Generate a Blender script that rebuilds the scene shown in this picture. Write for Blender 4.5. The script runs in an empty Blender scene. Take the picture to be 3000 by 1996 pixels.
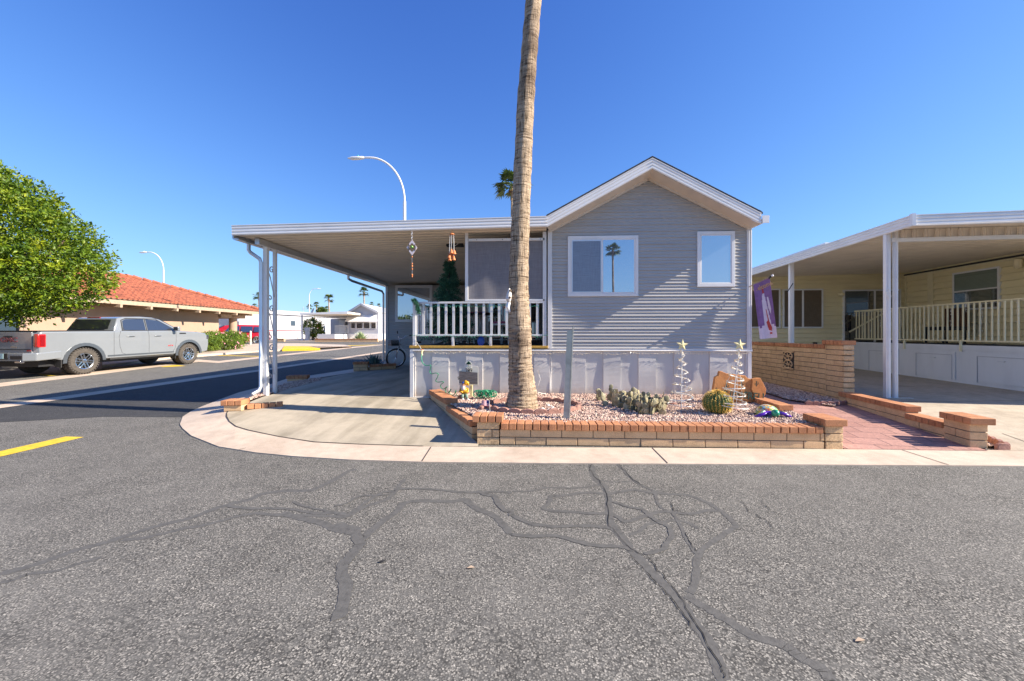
import bpy, bmesh, math, random
from mathutils import Vector, Matrix
random.seed(7)
R = math.radians
# ------------------------------------------------------------------ camera
F = 1167.0; HZ = 977.0; CH = 1.45; TH = math.atan2(60, F)
cs, sn = math.cos(TH), math.sin(TH)
scene = bpy.context.scene
cam_d = bpy.data.cameras.new("camera"); cam = bpy.data.objects.new("camera", cam_d)
scene.collection.objects.link(cam); scene.camera = cam
cam.location = (0, 0, CH); cam.rotation_euler = (R(90), 0, TH)
cam_d.sensor_width = 36; cam_d.lens = 36 * F / 3000.0
cam_d.shift_y = -(998 - HZ) / 3000.0
cam_d.clip_start = 0.05; cam_d.clip_end = 3000
# ------------------------------------------------------------------ sky and sun
SUN = Vector((8.1, -1.0, 5.0)).normalized()
world = bpy.data.worlds.new("World"); scene.world = world; world.use_nodes = True
wn = world.node_tree; wn.nodes.clear()
sky = wn.nodes.new("ShaderNodeTexSky"); sky.sky_type = 'NISHITA'; sky.sun_disc = False
sky.sun_elevation = math.asin(SUN.z); sky.sun_rotation = math.atan2(SUN.x, SUN.y)
sky.air_density = 1.0; sky.dust_density = 0.25; sky.ozone_density = 2.6; sky.altitude = 300
bg = wn.nodes.new("ShaderNodeBackground"); bg.inputs[1].default_value = 0.15
wo = wn.nodes.new("ShaderNodeOutputWorld")
# the clear desert sky of the photograph is deeper and more even than the model's: soft shoulder and blue balance per channel
def vm(op, a, b):
    n = wn.nodes.new("ShaderNodeVectorMath"); n.operation = op
    for i, q in enumerate((a, b)):
        if isinstance(q, tuple): n.inputs[i].default_value = q
        else: wn.links.new(q, n.inputs[i])
    return n.outputs[0]
num = vm('MULTIPLY', sky.outputs[0], (0.50, 0.80, 1.80)); den = vm('ADD', vm('MULTIPLY', sky.outputs[0], (0.15 * 2.37, 0.15 * 2.16, 0.15 * 2.95)), (1, 1, 1))
pw = vm('POWER', vm('MULTIPLY', vm('DIVIDE', num, den), (0.3446, 0.3446, 0.3446)), (1.8, 1.8, 1.8))
wn.links.new(vm('MULTIPLY', pw, (12.2, 6.7, 3.34)), bg.inputs[0]); wn.links.new(bg.outputs[0], wo.inputs[0])
sd = bpy.data.lights.new("sun", 'SUN'); sd.energy = 5.0; sd.angle = R(0.5); sd.color = (1.0, 0.90, 0.77)
so = bpy.data.objects.new("sun", sd); scene.collection.objects.link(so)
so.rotation_euler = SUN.to_track_quat('Z', 'Y').to_euler(); so.location = (20, -5, 15)
scene.view_settings.view_transform = 'Standard'; scene.view_settings.look = 'None'
scene.view_settings.exposure = 1.2; scene.view_settings.gamma = 1
scene.cycles.max_bounces = 6; scene.cycles.diffuse_bounces = 3; scene.cycles.glossy_bounces = 3
scene.cycles.transparent_max_bounces = 8
# ------------------------------------------------------------------ coordinates
def g(x, y):                       # the street rises gently away from the camera
    return 0.015 * (min(y, 85) - 5)
def slabz(x, y):                   # concrete parking pad of the grey home
    a = g(x, y) + 0.012
    if y < 5.15: return a
    if y < 7.5: return a + (0.215 - a) * (y - 5.15) / 2.35
    return 0.215 + 0.006 * (y - 7.5)
def padz(x, y):                    # drive of the yellow home
    a = g(x, y) + 0.012
    if y < 5.2: return a
    if y < 7.6: return a + (0.235 - a) * (y - 5.2) / 2.4
    return 0.235 + 0.012 * (y - 7.6)
def walkz(x, y):
    a = g(x, y) + 0.012
    if y < 5.2: return a
    if y < 7.8: return a + (0.15 - a) * (y - 5.2) / 2.6
    return 0.15 + 0.012 * (y - 7.8)
def gravz(x, y): return 0.27 + 0.012 * (y - 5.3)
def cw(x, t, z): return Vector((x * cs - t * sn, x * sn + t * cs, z))      # x right of the lens axis, t along it
def W(px, py, t): return cw((px - 1500) / F * t, t, CH + (HZ - py) / F * t)
def at(px, py, Y):
    u = (px - 1500) / F
    return W(px, py, Y / (cs + u * sn))
def on(px, py, fz):                # where the sight line meets a surface z = fz(x, y)
    lo, hi = 0.3, 400.0
    for _ in range(60):
        m = 0.5 * (lo + hi); p = W(px, py, m)
        if p.z > fz(p.x, p.y): lo = m
        else: hi = m
    p = W(px, py, lo); p.z = fz(p.x, p.y)
    return p
# ------------------------------------------------------------------ mesh helpers
class MB:
    def __init__(s): s.v = []; s.f = []; s.m = []; s.mi = 0; s.uv = None
    def vert(s, p): s.v.append(tuple(p)); return len(s.v) - 1
    def face(s, ids): s.f.append(tuple(ids)); s.m.append(s.mi)
    def poly(s, pts): s.face([s.vert(p) for p in pts])
    def box(s, x0, x1, y0, y1, z0, z1):
        b = len(s.v)
        for z in (z0, z1):
            for (x, y) in ((x0, y0), (x1, y0), (x1, y1), (x0, y1)): s.v.append((x, y, z))
        for q in ((0, 3, 2, 1), (4, 5, 6, 7), (0, 1, 5, 4), (1, 2, 6, 5), (2, 3, 7, 6), (3, 0, 4, 7)): s.face([b + i for i in q])
        return s
    def obox(s, c, ax, ay, az):    # oriented box: centre and three half vectors
        c, ax, ay, az = map(Vector, (c, ax, ay, az)); b = len(s.v)
        for k in (-1, 1):
            for (i, j) in ((-1, -1), (1, -1), (1, 1), (-1, 1)): s.v.append(tuple(c + ax * i + ay * j + az * k))
        for q in ((0, 3, 2, 1), (4, 5, 6, 7), (0, 1, 5, 4), (1, 2, 6, 5), (2, 3, 7, 6), (3, 0, 4, 7)): s.face([b + i for i in q])
        return s
    def beam(s, a, b, w, h, up=(0, 0, 1)):
        a, b = Vector(a), Vector(b); d = b - a; L = d.length; d.normalize(); up = Vector(up)
        sd_ = d.cross(up)
        if sd_.length < 1e-4: sd_ = d.cross(Vector((0, 1, 0)))
        sd_.normalize(); u = sd_.cross(d).normalized()
        return s.obox((a + b) / 2, sd_ * w / 2, d * L / 2, u * h / 2)
    def tube(s, pts, r, n=8, cap=True):
        pts = [Vector(p) for p in pts]; N = len(pts); rr = r if isinstance(r, (list, tuple)) else [r] * N
        prev = None; rings = []
        for i in range(N):
            d = (pts[min(i + 1, N - 1)] - pts[max(i - 1, 0)])
            if d.length < 1e-9: d = Vector((0, 0, 1))
            d.normalize()
            if prev is None:
                prev = d.orthogonal().normalized()
            prev = (prev - d * prev.dot(d))
            if prev.length < 1e-6: prev = d.orthogonal()
            prev.normalize(); q = d.cross(prev); b = len(s.v)
            for k in range(n):
                a = 2 * math.pi * k / n
                s.v.append(tuple(pts[i] + (prev * math.cos(a) + q * math.sin(a)) * rr[i]))
            rings.append(b)
        for i in range(N - 1):
            for k in range(n):
                k2 = (k + 1) % n; s.face((rings[i] + k, rings[i] + k2, rings[i + 1] + k2, rings[i + 1] + k))
        if cap and n > 2:
            s.face([rings[0] + k for k in range(n)][::-1]); s.face([rings[-1] + k for k in range(n)])
        return s
    def lathe(s, c, prof, n=16, ax=(0, 0, 1), loop=False):   # prof: (r, h)
        c = Vector(c); ax = Vector(ax).normalized(); o = ax.orthogonal().normalized(); q = ax.cross(o); rings = []
        for (r, h) in prof:
            b = len(s.v)
            for k in range(n):
                a = 2 * math.pi * k / n; s.v.append(tuple(c + ax * h + (o * math.cos(a) + q * math.sin(a)) * max(r, 1e-4)))
            rings.append(b)
        for i in range(len(prof) - 1):
            for k in range(n):
                k2 = (k + 1) % n; s.face((rings[i] + k, rings[i] + k2, rings[i + 1] + k2, rings[i + 1] + k))
        if loop:
            for k in range(n): k2 = (k + 1) % n; s.face((rings[-1] + k, rings[-1] + k2, rings[0] + k2, rings[0] + k))
            return s
        s.face([rings[0] + k for k in range(n)][::-1]); s.face([rings[-1] + k for k in range(n)])
        return s
    def prism(s, pts, off):        # planar polygon (3-D points) pushed along off
        off = Vector(off); n = len(pts); b = len(s.v)
        for p in pts: s.v.append(tuple(p))
        for p in pts: s.v.append(tuple(Vector(p) + off))
        s.face([b + i for i in range(n)][::-1]); s.face([b + n + i for i in range(n)])
        for i in range(n):
            j = (i + 1) % n; s.face((b + i, b + j, b + n + j, b + n + i))
        return s
    def sweep(s, prof, a, b, out, up):   # profile (out, up) swept from a to b
        a, b, out, up = map(Vector, (a, b, out, up)); n = len(prof); k = len(s.v)
        for p in (a, b):
            for (o, u) in prof: s.v.append(tuple(p + out * o + up * u))
        for i in range(n):
            j = (i + 1) % n; s.face((k + i, k + j, k + n + j, k + n + i))
        s.face([k + i for i in range(n)][::-1]); s.face([k + n + i for i in range(n)])
        return s
    def ball(s, c, rx, ry=None, rz=None, n=10, m=7, jit=0.0, rot=None):
        ry = ry or rx; rz = rz or rx; c = Vector(c); b = len(s.v)
        pts = []
        for i in range(1, m):
            th = math.pi * i / m
            for k in range(n):
                a = 2 * math.pi * k / n; pts.append((math.sin(th) * math.cos(a), math.sin(th) * math.sin(a), math.cos(th)))
        pts.append((0, 0, 1)); pts.append((0, 0, -1))
        for p in pts:
            j = 1 + random.uniform(-jit, jit); v = Vector((p[0] * rx * j, p[1] * ry * j, p[2] * rz * j))
            if rot: v = rot @ v
            s.v.append(tuple(c + v))
        for i in range(m - 2):
            for k in range(n):
                k2 = (k + 1) % n; s.face((b + i * n + k, b + (i + 1) * n + k, b + (i + 1) * n + k2, b + i * n + k2))
        T = b + (m - 1) * n; B = T + 1
        for k in range(n):
            k2 = (k + 1) % n; s.face((T, b + k, b + k2)); s.face((B, b + (m - 2) * n + k2, b + (m - 2) * n + k))
        return s
def link(o): scene.collection.objects.link(o); return o
def tag(o, label=None, cat=None, group=None, kind=None):
    if label: o["label"] = label
    if cat: o["category"] = cat
    if group: o["group"] = group
    if kind: o["kind"] = kind
    return o
def thing(name, label, cat, loc=(0, 0, 0), group=None, rz=0):
    o = link(bpy.data.objects.new(name, None)); o.location = loc; o.rotation_euler = (0, 0, rz); o.empty_display_size = 0.2
    return tag(o, label, cat, group)
def wloc(o):
    l = Vector((0, 0, 0))
    while o: l += o.location; o = o.parent
    return l
def build(name, mb, mats, parent=None, smooth=False, bevel=0, local=False):
    """link the collected geometry as ONE mesh object; world coordinates unless local"""
    me = bpy.data.meshes.new(name); off = Vector((0, 0, 0))
    if parent is not None and not local: off = wloc(parent)
    me.from_pydata([(v[0] - off.x, v[1] - off.y, v[2] - off.z) for v in mb.v], [], mb.f)
    for m in (mats if isinstance(mats, (list, tuple)) else [mats]): me.materials.append(m)
    if any(mb.m): me.polygons.foreach_set("material_index", mb.m)
    if smooth: me.polygons.foreach_set("use_smooth", [True] * len(me.polygons))
    me.update()
    bm = bmesh.new(); bm.from_mesh(me)
    if len(bm.faces) < 60000: bmesh.ops.recalc_face_normals(bm, faces=bm.faces)
    bm.to_mesh(me); bm.free()
    o = link(bpy.data.objects.new(name, me)); o.parent = parent
    if smooth and smooth != 'all':
        try: me.set_sharp_from_angle(angle=R(40))
        except Exception: pass
    if bevel:
        b = o.modifiers.new("bevel", 'BEVEL'); b.width = bevel; b.segments = 2; b.limit_method = 'ANGLE'; b.angle_limit = R(50)
        b.harden_normals = False
    return o
def drape(name, pts, fz, mat, thick=0.0, parent=None, ys=(), xs=(), off=0.0):
    """flat outline laid over the surface z = fz"""
    bm = bmesh.new(); vs = [bm.verts.new((p[0], p[1], 0)) for p in pts]; bm.faces.new(vs)
    bmesh.ops.triangulate(bm, faces=bm.faces)
    for y in ys: bmesh.ops.bisect_plane(bm, geom=bm.verts[:] + bm.edges[:] + bm.faces[:], plane_co=(0, y, 0), plane_no=(0, 1, 0))
    for x in xs: bmesh.ops.bisect_plane(bm, geom=bm.verts[:] + bm.edges[:] + bm.faces[:], plane_co=(x, 0, 0), plane_no=(1, 0, 0))
    if thick:
        r = bmesh.ops.extrude_face_region(bm, geom=bm.faces[:]); nv = {v for v in r['geom'] if isinstance(v, bmesh.types.BMVert)}
        for v in bm.verts: v.co.z = fz(v.co.x, v.co.y) + off - (0 if v in nv else thick)
    else:
        for v in bm.verts: v.co.z = fz(v.co.x, v.co.y) + off
    bmesh.ops.recalc_face_normals(bm, faces=bm.faces)
    if not thick:
        for f in bm.faces:
            if f.normal.z < 0: f.normal_flip()
    me = bpy.data.meshes.new(name); bm.to_mesh(me); bm.free(); me.materials.append(mat)
    o = link(bpy.data.objects.new(name, me)); o.parent = parent
    if parent is not None:
        l = wloc(parent); me.transform(Matrix.Translation(-l))
    return o
def copy_tree(o, parent=None):
    c = o.copy(); scene.collection.objects.link(c); c.parent = parent
    for ch in list(o.children): copy_tree(ch, c)
    return c
def text(name, s, size, mat, parent, M, ext=0.002, extrude_bold=0.0, sx=1.0):
    cu = bpy.data.curves.new(name, 'FONT'); cu.body = s; cu.size = size; cu.extrude = ext; cu.align_x = 'CENTER'; cu.align_y = 'CENTER'
    cu.offset = extrude_bold
    t = bpy.data.objects.new(name, cu); scene.collection.objects.link(t); bpy.context.view_layer.update()
    me = bpy.data.meshes.new_from_object(t); bpy.data.objects.remove(t); bpy.data.curves.remove(cu)
    me.name = name; me.transform(Matrix.Diagonal((sx, 1, 1, 1))); me.transform(M); me.materials.clear(); me.materials.append(mat)
    if parent is not None: me.transform(Matrix.Translation(-wloc(parent)))
    o = link(bpy.data.objects.new(name, me)); o.parent = parent
    return o
def frame_at(o, ux, uy):           # matrix whose local x, y run along ux, uy
    ux = Vector(ux).normalized(); uy = Vector(uy); uy = (uy - ux * uy.dot(ux)).normalized(); uz = ux.cross(uy)
    M = Matrix((ux, uy, uz)).transposed().to_4x4(); M.translation = Vector(o); return M
# ------------------------------------------------------------------ materials
def hexa(h): return tuple(((int(h[i:i + 2], 16) / 255) ** 2.2) for i in (0, 2, 4)) + (1,)
def nm(name):
    m = bpy.data.materials.new(name); m.use_nodes = True; nt = m.node_tree
    return m, nt, nt.nodes["Principled BSDF"]
def coords(nt, scale=(1, 1, 1), rot=(0, 0, 0), world_=True):
    if world_:
        c = nt.nodes.new("ShaderNodeNewGeometry"); o = c.outputs["Position"]
    else:
        c = nt.nodes.new("ShaderNodeTexCoord"); o = c.outputs["Object"]
    mp = nt.nodes.new("ShaderNodeMapping"); mp.inputs["Scale"].default_value = scale; mp.inputs["Rotation"].default_value = rot
    nt.links.new(o, mp.inputs["Vector"]); return mp.outputs[0]
def ramp(nt, fac, stops):
    r = nt.nodes.new("ShaderNodeValToRGB"); el = r.color_ramp.elements
    while len(el) > 1: el.remove(el[-1])
    el[0].position = stops[0][0]; el[0].color = stops[0][1]
    for p, c in stops[1:]:
        e = el.new(p); e.color = c
    nt.links.new(fac, r.inputs[0]); return r.outputs[0]
def noise(nt, vec, scale, detail=4, rough=0.55, dist=0.0):
    n = nt.nodes.new("ShaderNodeTexNoise"); n.inputs["Scale"].default_value = scale; n.inputs["Detail"].default_value = detail
    n.inputs["Roughness"].default_value = rough; n.inputs["Distortion"].default_value = dist
    nt.links.new(vec, n.inputs["Vector"]); return n.outputs["Fac"]
def voro(nt, vec, scale, feat='F1', out="Distance"):
    n = nt.nodes.new("ShaderNodeTexVoronoi"); n.feature = feat; n.inputs["Scale"].default_value = scale
    nt.links.new(vec, n.inputs["Vector"]); return n.outputs[out]
def mixc(nt, fac, a, b, mode='MIX'):
    m = nt.nodes.new("ShaderNodeMix"); m.data_type = 'RGBA'; m.blend_type = mode
    for s_, v in ((0, fac), (6, a), (7, b)):
        if isinstance(v, (float, int, tuple)): m.inputs[s_].default_value = v
        else: nt.links.new(v, m.inputs[s_])
    return m.outputs[2]
def bump(nt, bs, h, strength=0.3, dist=0.01):
    b = nt.nodes.new("ShaderNodeBump"); b.inputs["Strength"].default_value = strength; b.inputs["Distance"].default_value = dist
    nt.links.new(h, b.inputs["Height"]); nt.links.new(b.outputs[0], bs.inputs["Normal"]); return b
def sc(c, k): return (c[0] * k, c[1] * k, c[2] * k, 1)
def plain(name, col, rough=0.5, metal=0.0, var=0.08, ns=6.0, bs_=0.0, bsc=60, spec=0.5, coat=0.0, world_=True, stretch=(1, 1, 1)):
    """one colour with weathering noise and a little grain"""
    if isinstance(col, str): col = hexa(col)
    m, nt, b = nm(name); v = coords(nt, stretch, world_=world_)
    n1 = noise(nt, v, ns, 5, 0.6)
    c = ramp(nt, n1, [(0.25, sc(col, 1 - var * 1.6)), (0.5, col), (0.75, sc(col, 1 + var))])
    nt.links.new(c, b.inputs["Base Color"]); b.inputs["Roughness"].default_value = rough; b.inputs["Metallic"].default_value = metal
    b.inputs["Specular IOR Level"].default_value = spec; b.inputs["Coat Weight"].default_value = coat
    if bs_: bump(nt, b, noise(nt, v, bsc, 3), bs_, 0.004)
    return m
M = {}
def asphalt(name, dark, light, gscale, contrast, big):
    m, nt, b = nm(name); v = coords(nt)
    n0 = noise(nt, v, gscale * 1.1, 2, 0.6); vo = voro(nt, v, gscale); vc = voro(nt, v, gscale, out="Color"); sp = nt.nodes.new("ShaderNodeSeparateColor"); nt.links.new(vc, sp.inputs[0])
    stone_ = ramp(nt, sp.outputs[0], [(0.0, sc(dark, 1.2)), (0.35, sc(light, 0.42)), (0.75, sc(light, 0.75)), (1.0, sc(light, 1.15))])
    grain = mixc(nt, ramp(nt, vo, [(0.42, (0, 0, 0, 1)), (0.62, (1, 1, 1, 1))]), stone_, sc(dark, 0.45))
    grain = mixc(nt, ramp(nt, noise(nt, v, gscale * 0.33, 3, 0.6), [(0.40, (0, 0, 0, 1)), (0.66, (0.75, 0.75, 0.75, 1))]), grain, sc(dark, 1.5))
    pat = noise(nt, v, 0.55, 5, 0.6, 0.8); pat2 = noise(nt, v, 3.0, 4, 0.6)
    c = mixc(nt, ramp(nt, pat, [(0.35, (0, 0, 0, 1)), (0.7, (1, 1, 1, 1))]), grain, mixc(nt, 0.35, grain, big))
    c = mixc(nt, 1.0, c, ramp(nt, pat2, [(0.3, (0.86, 0.86, 0.86, 1)), (0.7, (1.1, 1.1, 1.1, 1))]), 'MULTIPLY')
    fl = voro(nt, v, 9.0); fm = ramp(nt, fl, [(0.0, (1, 1, 1, 1)), (0.035, (0, 0, 0, 1))])
    c = mixc(nt, fm, c, (0.42, 0.38, 0.33, 1))
    nt.links.new(c, b.inputs["Base Color"]); b.inputs["Roughness"].default_value = 0.85; b.inputs["Specular IOR Level"].default_value = 0.3
    bump(nt, b, vo, -0.9, 0.010)
    return m
M['asphalt'] = asphalt('asphalt', (0.080, 0.077, 0.069, 1), (0.43, 0.40, 0.34, 1), 108, 1.0, (0.19, 0.18, 0.16, 1))
M['asphalt_shade'] = asphalt('shade_dark_asphalt', (0.030, 0.031, 0.033, 1), (0.15, 0.145, 0.135, 1), 108, 1.0, (0.06, 0.06, 0.06, 1))  # asphalt darkened to deepen the shade on the left street
M['seal'] = plain('crack_sealant', (0.098, 0.094, 0.085, 1), 0.8, var=0.22, ns=26, bs_=0.5, bsc=90)
M['groove_shade'] = plain('brown_groove_shade', (0.20, 0.155, 0.11, 1), 0.7)  # painted shade for the grooves between the roof pans
M['crack'] = plain('crack_dark', (0.012, 0.012, 0.012, 1), 0.9)
def concrete(name, col, stain, speck=0.1, streak=None):
    m, nt, b = nm(name); v = coords(nt)
    n1 = noise(nt, v, 1.1, 6, 0.65, 0.6); n2 = noise(nt, v, 160, 2, 0.6); n3 = noise(nt, v, 7, 5, 0.6)
    c = ramp(nt, n1, [(0.3, stain), (0.55, col), (0.8, sc(col, 1.08))])
    c = mixc(nt, 1.0, c, ramp(nt, n3, [(0.3, (1 - speck, 1 - speck, 1 - speck, 1)), (0.65, (1.04, 1.04, 1.04, 1))]), 'MULTIPLY')
    c = mixc(nt, 1.0, c, ramp(nt, n2, [(0.35, (1 - speck * 1.4,) * 3 + (1,)), (0.6, (1.05,) * 3 + (1,))]), 'MULTIPLY')
    if streak:
        vs = coords(nt, (streak[0], streak[1], 1), (0, 0, streak[2])); n4 = noise(nt, vs, 1.0, 4, 0.55, 0.3)
        c = mixc(nt, 1.0, c, ramp(nt, n4, [(0.35, (0.70, 0.70, 0.68, 1)), (0.55, (1, 1, 1, 1))]), 'MULTIPLY')
    nt.links.new(c, b.inputs["Base Color"]); b.inputs["Roughness"].default_value = 0.8; b.inputs["Specular IOR Level"].default_value = 0.3
    bump(nt, b, n2, 0.25, 0.003)
    return m
M['curb'] = concrete('pink_concrete', (0.60, 0.485, 0.375, 1), (0.47, 0.37, 0.28, 1), 0.12)
M['slab'] = concrete('grey_concrete', (0.46, 0.395, 0.295, 1), (0.35, 0.30, 0.225, 1), 0.08, (2.6, 0.35, R(-24)))
M['pad'] = concrete('beige_aggregate', (0.52, 0.44, 0.33, 1), (0.42, 0.35, 0.26, 1), 0.18)
M['gutter'] = concrete('gutter_concrete', (0.60, 0.47, 0.35, 1), (0.48, 0.37, 0.28, 1), 0.1)
M['desert'] = concrete('desert_soil', (0.34, 0.25, 0.18, 1), (0.25, 0.19, 0.14, 1), 0.2)
M['yellow'] = plain('yellow_paint', (0.70, 0.47, 0.03, 1), 0.7, var=0.2, ns=12, bs_=0.4, bsc=90)
M['joint'] = plain('joint_dark', (0.05, 0.04, 0.035, 1), 0.9)
def paver(name):
    m, nt, b = nm(name); v = coords(nt, (1, 1, 1), (0, 0, R(8)))
    br = nt.nodes.new("ShaderNodeTexBrick"); br.inputs["Scale"].default_value = 1.0
    br.inputs["Brick Width"].default_value = 0.42; br.inputs["Row Height"].default_value = 0.28; br.inputs["Mortar Size"].default_value = 0.006
    br.inputs["Color1"].default_value = (0.36, 0.18, 0.14, 1); br.inputs["Color2"].default_value = (0.46, 0.255, 0.205, 1)
    br.inputs["Mortar"].default_value = (0.09, 0.05, 0.045, 1); nt.links.new(v, br.inputs["Vector"])
    n = noise(nt, v, 9, 4, 0.6, 2.2); c = mixc(nt, 1.0, br.outputs[0], ramp(nt, n, [(0.42, (1.05, 1.05, 1.05, 1)), (0.5, (0.78, 0.78, 0.8, 1)), (0.58, (1.08, 1.08, 1.06, 1))]), 'MULTIPLY')
    nt.links.new(c, b.inputs["Base Color"]); b.inputs["Roughness"].default_value = 0.75
    bump(nt, b, n, 0.5, 0.008); return m
M['paver'] = paver('rose_pavers')
def stone(name, cols, scale):
    m, nt, b = nm(name); v = coords(nt); c = voro(nt, v, scale, out="Color")
    sep = nt.nodes.new("ShaderNodeSeparateColor"); nt.links.new(c, sep.inputs[0])
    k = [(i / (len(cols) - 1), x) for i, x in enumerate(cols)]
    nt.links.new(ramp(nt, sep.outputs[0], k), b.inputs["Base Color"]); b.inputs["Roughness"].default_value = 0.8
    bump(nt, b, noise(nt, v, 90, 3), 0.3, 0.004); return m
GC = [(0.20, 0.12, 0.10, 1), (0.44, 0.28, 0.22, 1), (0.54, 0.38, 0.29, 1), (0.70, 0.55, 0.43, 1), (0.32, 0.20, 0.165, 1)]
M['gravel'] = stone('rose_gravel', GC, 24)
M['gravbase'] = stone('gravel_bed', [sc(c, 0.6) for c in GC], 34)
def block(name, c1, c2, split):
    m, nt, b = nm(name); v = coords(nt); n = noise(nt, v, 3.5, 5, 0.65); n2 = noise(nt, v, 45 if split else 90, 4, 0.7)
    c = ramp(nt, n, [(0.3, c2), (0.6, c1)])
    c = mixc(nt, 1.0, c, ramp(nt, n2, [(0.3, (0.72, 0.72, 0.72, 1)), (0.6, (1.08, 1.08, 1.08, 1))]), 'MULTIPLY')
    nt.links.new(c, b.inputs["Base Color"]); b.inputs["Roughness"].default_value = 0.9; b.inputs["Specular IOR Level"].default_value = 0.2
    bump(nt, b, n2, 0.8 if split else 0.4, 0.012 if split else 0.005); return m
M['block'] = block('tan_slump_block', (0.70, 0.47, 0.265, 1), (0.55, 0.36, 0.20, 1), False)
M['split'] = block('split_face_block', (0.70, 0.48, 0.27, 1), (0.46, 0.31, 0.17, 1), True)
M['brick'] = block('orange_brick', (0.55, 0.255, 0.125, 1), (0.36, 0.155, 0.078, 1), False)
M['mortar'] = plain('mortar_grey', (0.15, 0.125, 0.10, 1), 0.9, var=0.2, ns=20)
M['edging'] = block('scalloped_edging', (0.42, 0.23, 0.18, 1), (0.28, 0.16, 0.13, 1), True)
M['white'] = plain('white_enamel', (0.76, 0.75, 0.735, 1), 0.35, var=0.05, ns=3)
M['fascia'] = plain('white_aluminium_fascia', (0.80, 0.79, 0.775, 1), 0.3, var=0.05, ns=2, spec=0.6)
M['trim'] = plain('house_trim', (0.68, 0.67, 0.655, 1), 0.45, var=0.06, ns=4)
M['siding'] = plain('grey_vinyl_siding', (0.43, 0.412, 0.385, 1), 0.38, var=0.06, ns=2.2, stretch=(0.6, 0.6, 4), bs_=0.05, bsc=160)
M['skirt'] = plain('lilac_grey_metal_skirting', (0.57, 0.55, 0.52, 1), 0.42, var=0.07, ns=3, stretch=(1, 1, 0.4))
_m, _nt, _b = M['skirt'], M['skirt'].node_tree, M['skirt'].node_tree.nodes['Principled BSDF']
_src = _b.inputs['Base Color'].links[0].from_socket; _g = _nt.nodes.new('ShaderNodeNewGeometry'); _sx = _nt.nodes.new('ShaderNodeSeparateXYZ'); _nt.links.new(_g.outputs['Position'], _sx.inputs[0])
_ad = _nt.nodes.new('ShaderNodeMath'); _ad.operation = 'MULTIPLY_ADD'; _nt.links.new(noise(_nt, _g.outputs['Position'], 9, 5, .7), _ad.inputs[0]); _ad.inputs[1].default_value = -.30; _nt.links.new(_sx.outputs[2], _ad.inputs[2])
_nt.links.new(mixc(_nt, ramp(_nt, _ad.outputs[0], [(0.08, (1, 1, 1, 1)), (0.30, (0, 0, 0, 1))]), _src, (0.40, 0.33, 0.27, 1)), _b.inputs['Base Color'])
M['ceil'] = plain('beige_roof_pan', (0.78, 0.68, 0.54, 1), 0.5, var=0.08, ns=2)
M['soffit'] = plain('cream_soffit', (0.66, 0.58, 0.48, 1), 0.5, var=0.06, ns=3)
M['shingle'] = plain('grey_shingle', (0.075, 0.073, 0.075, 1), 0.9, var=0.4, ns=25, bs_=0.6, bsc=60)
M['gold'] = plain('gold_deck_edge', (0.50, 0.30, 0.055, 1), 0.7, var=0.25, ns=18)
M['grass_mat'] = plain('worn_turf_carpet', (0.16, 0.15, 0.10, 1), 0.95, var=0.4, ns=40)
M['dark'] = plain('black_plastic', (0.018, 0.018, 0.02, 1), 0.5)
M['rubber'] = plain('black_rubber', (0.03, 0.029, 0.028, 1), 0.85, var=0.3, ns=20)
M['tyre'] = plain('dusty_tyre', (0.075, 0.064, 0.052, 1), 0.95, var=0.3, ns=14, bs_=0.5, bsc=50)
M['tread'] = plain('tyre_tread', (0.06, 0.052, 0.045, 1), 0.95, var=0.3, ns=30, bs_=0.8, bsc=40)
M['chrome'] = plain('bright_metal', (0.68, 0.69, 0.70, 1), 0.22, 1.0, var=0.05)
M['alu'] = plain('brushed_aluminium', (0.62, 0.64, 0.67, 1), 0.35, 0.7, var=0.05)
M['turf'] = plain('dark_deck_boards', (0.07, 0.07, 0.075, 1), 0.8, var=0.3)
def glass(name, tint, refl, rough=0.02, wav=0.0):
    m, nt, b = nm(name); out = nt.nodes["Material Output"]
    gl = nt.nodes.new("ShaderNodeBsdfGlossy"); gl.inputs["Roughness"].default_value = rough; gl.inputs["Color"].default_value = (0.92, 0.95, 1, 1)
    b.inputs["Base Color"].default_value = tint; b.inputs["Roughness"].default_value = 0.4
    mx = nt.nodes.new("ShaderNodeMixShader"); mx.inputs[0].default_value = refl
    nt.links.new(b.outputs[0], mx.inputs[1]); nt.links.new(gl.outputs[0], mx.inputs[2]); nt.links.new(mx.outputs[0], out.inputs[0])
    if wav:
        v = coords(nt); bp = nt.nodes.new("ShaderNodeBump"); bp.inputs["Strength"].default_value = wav; bp.inputs["Distance"].default_value = 0.003
        nt.links.new(noise(nt, v, 5, 1), bp.inputs["Height"]); nt.links.new(bp.outputs[0], gl.inputs["Normal"])
    return m
M['glass'] = glass('window_glass', (0.10, 0.12, 0.15, 1), 0.50, 0.012)
M['glass_dark'] = glass('dark_tinted_glass', (0.012, 0.014, 0.018, 1), 0.22, 0.02)
M['glass_car'] = glass('car_glass', (0.014, 0.016, 0.02, 1), 0.17, 0.02)
M['blind'] = glass('glass_with_blind', (0.15, 0.20, 0.17, 1), 0.12, 0.1)
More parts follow.
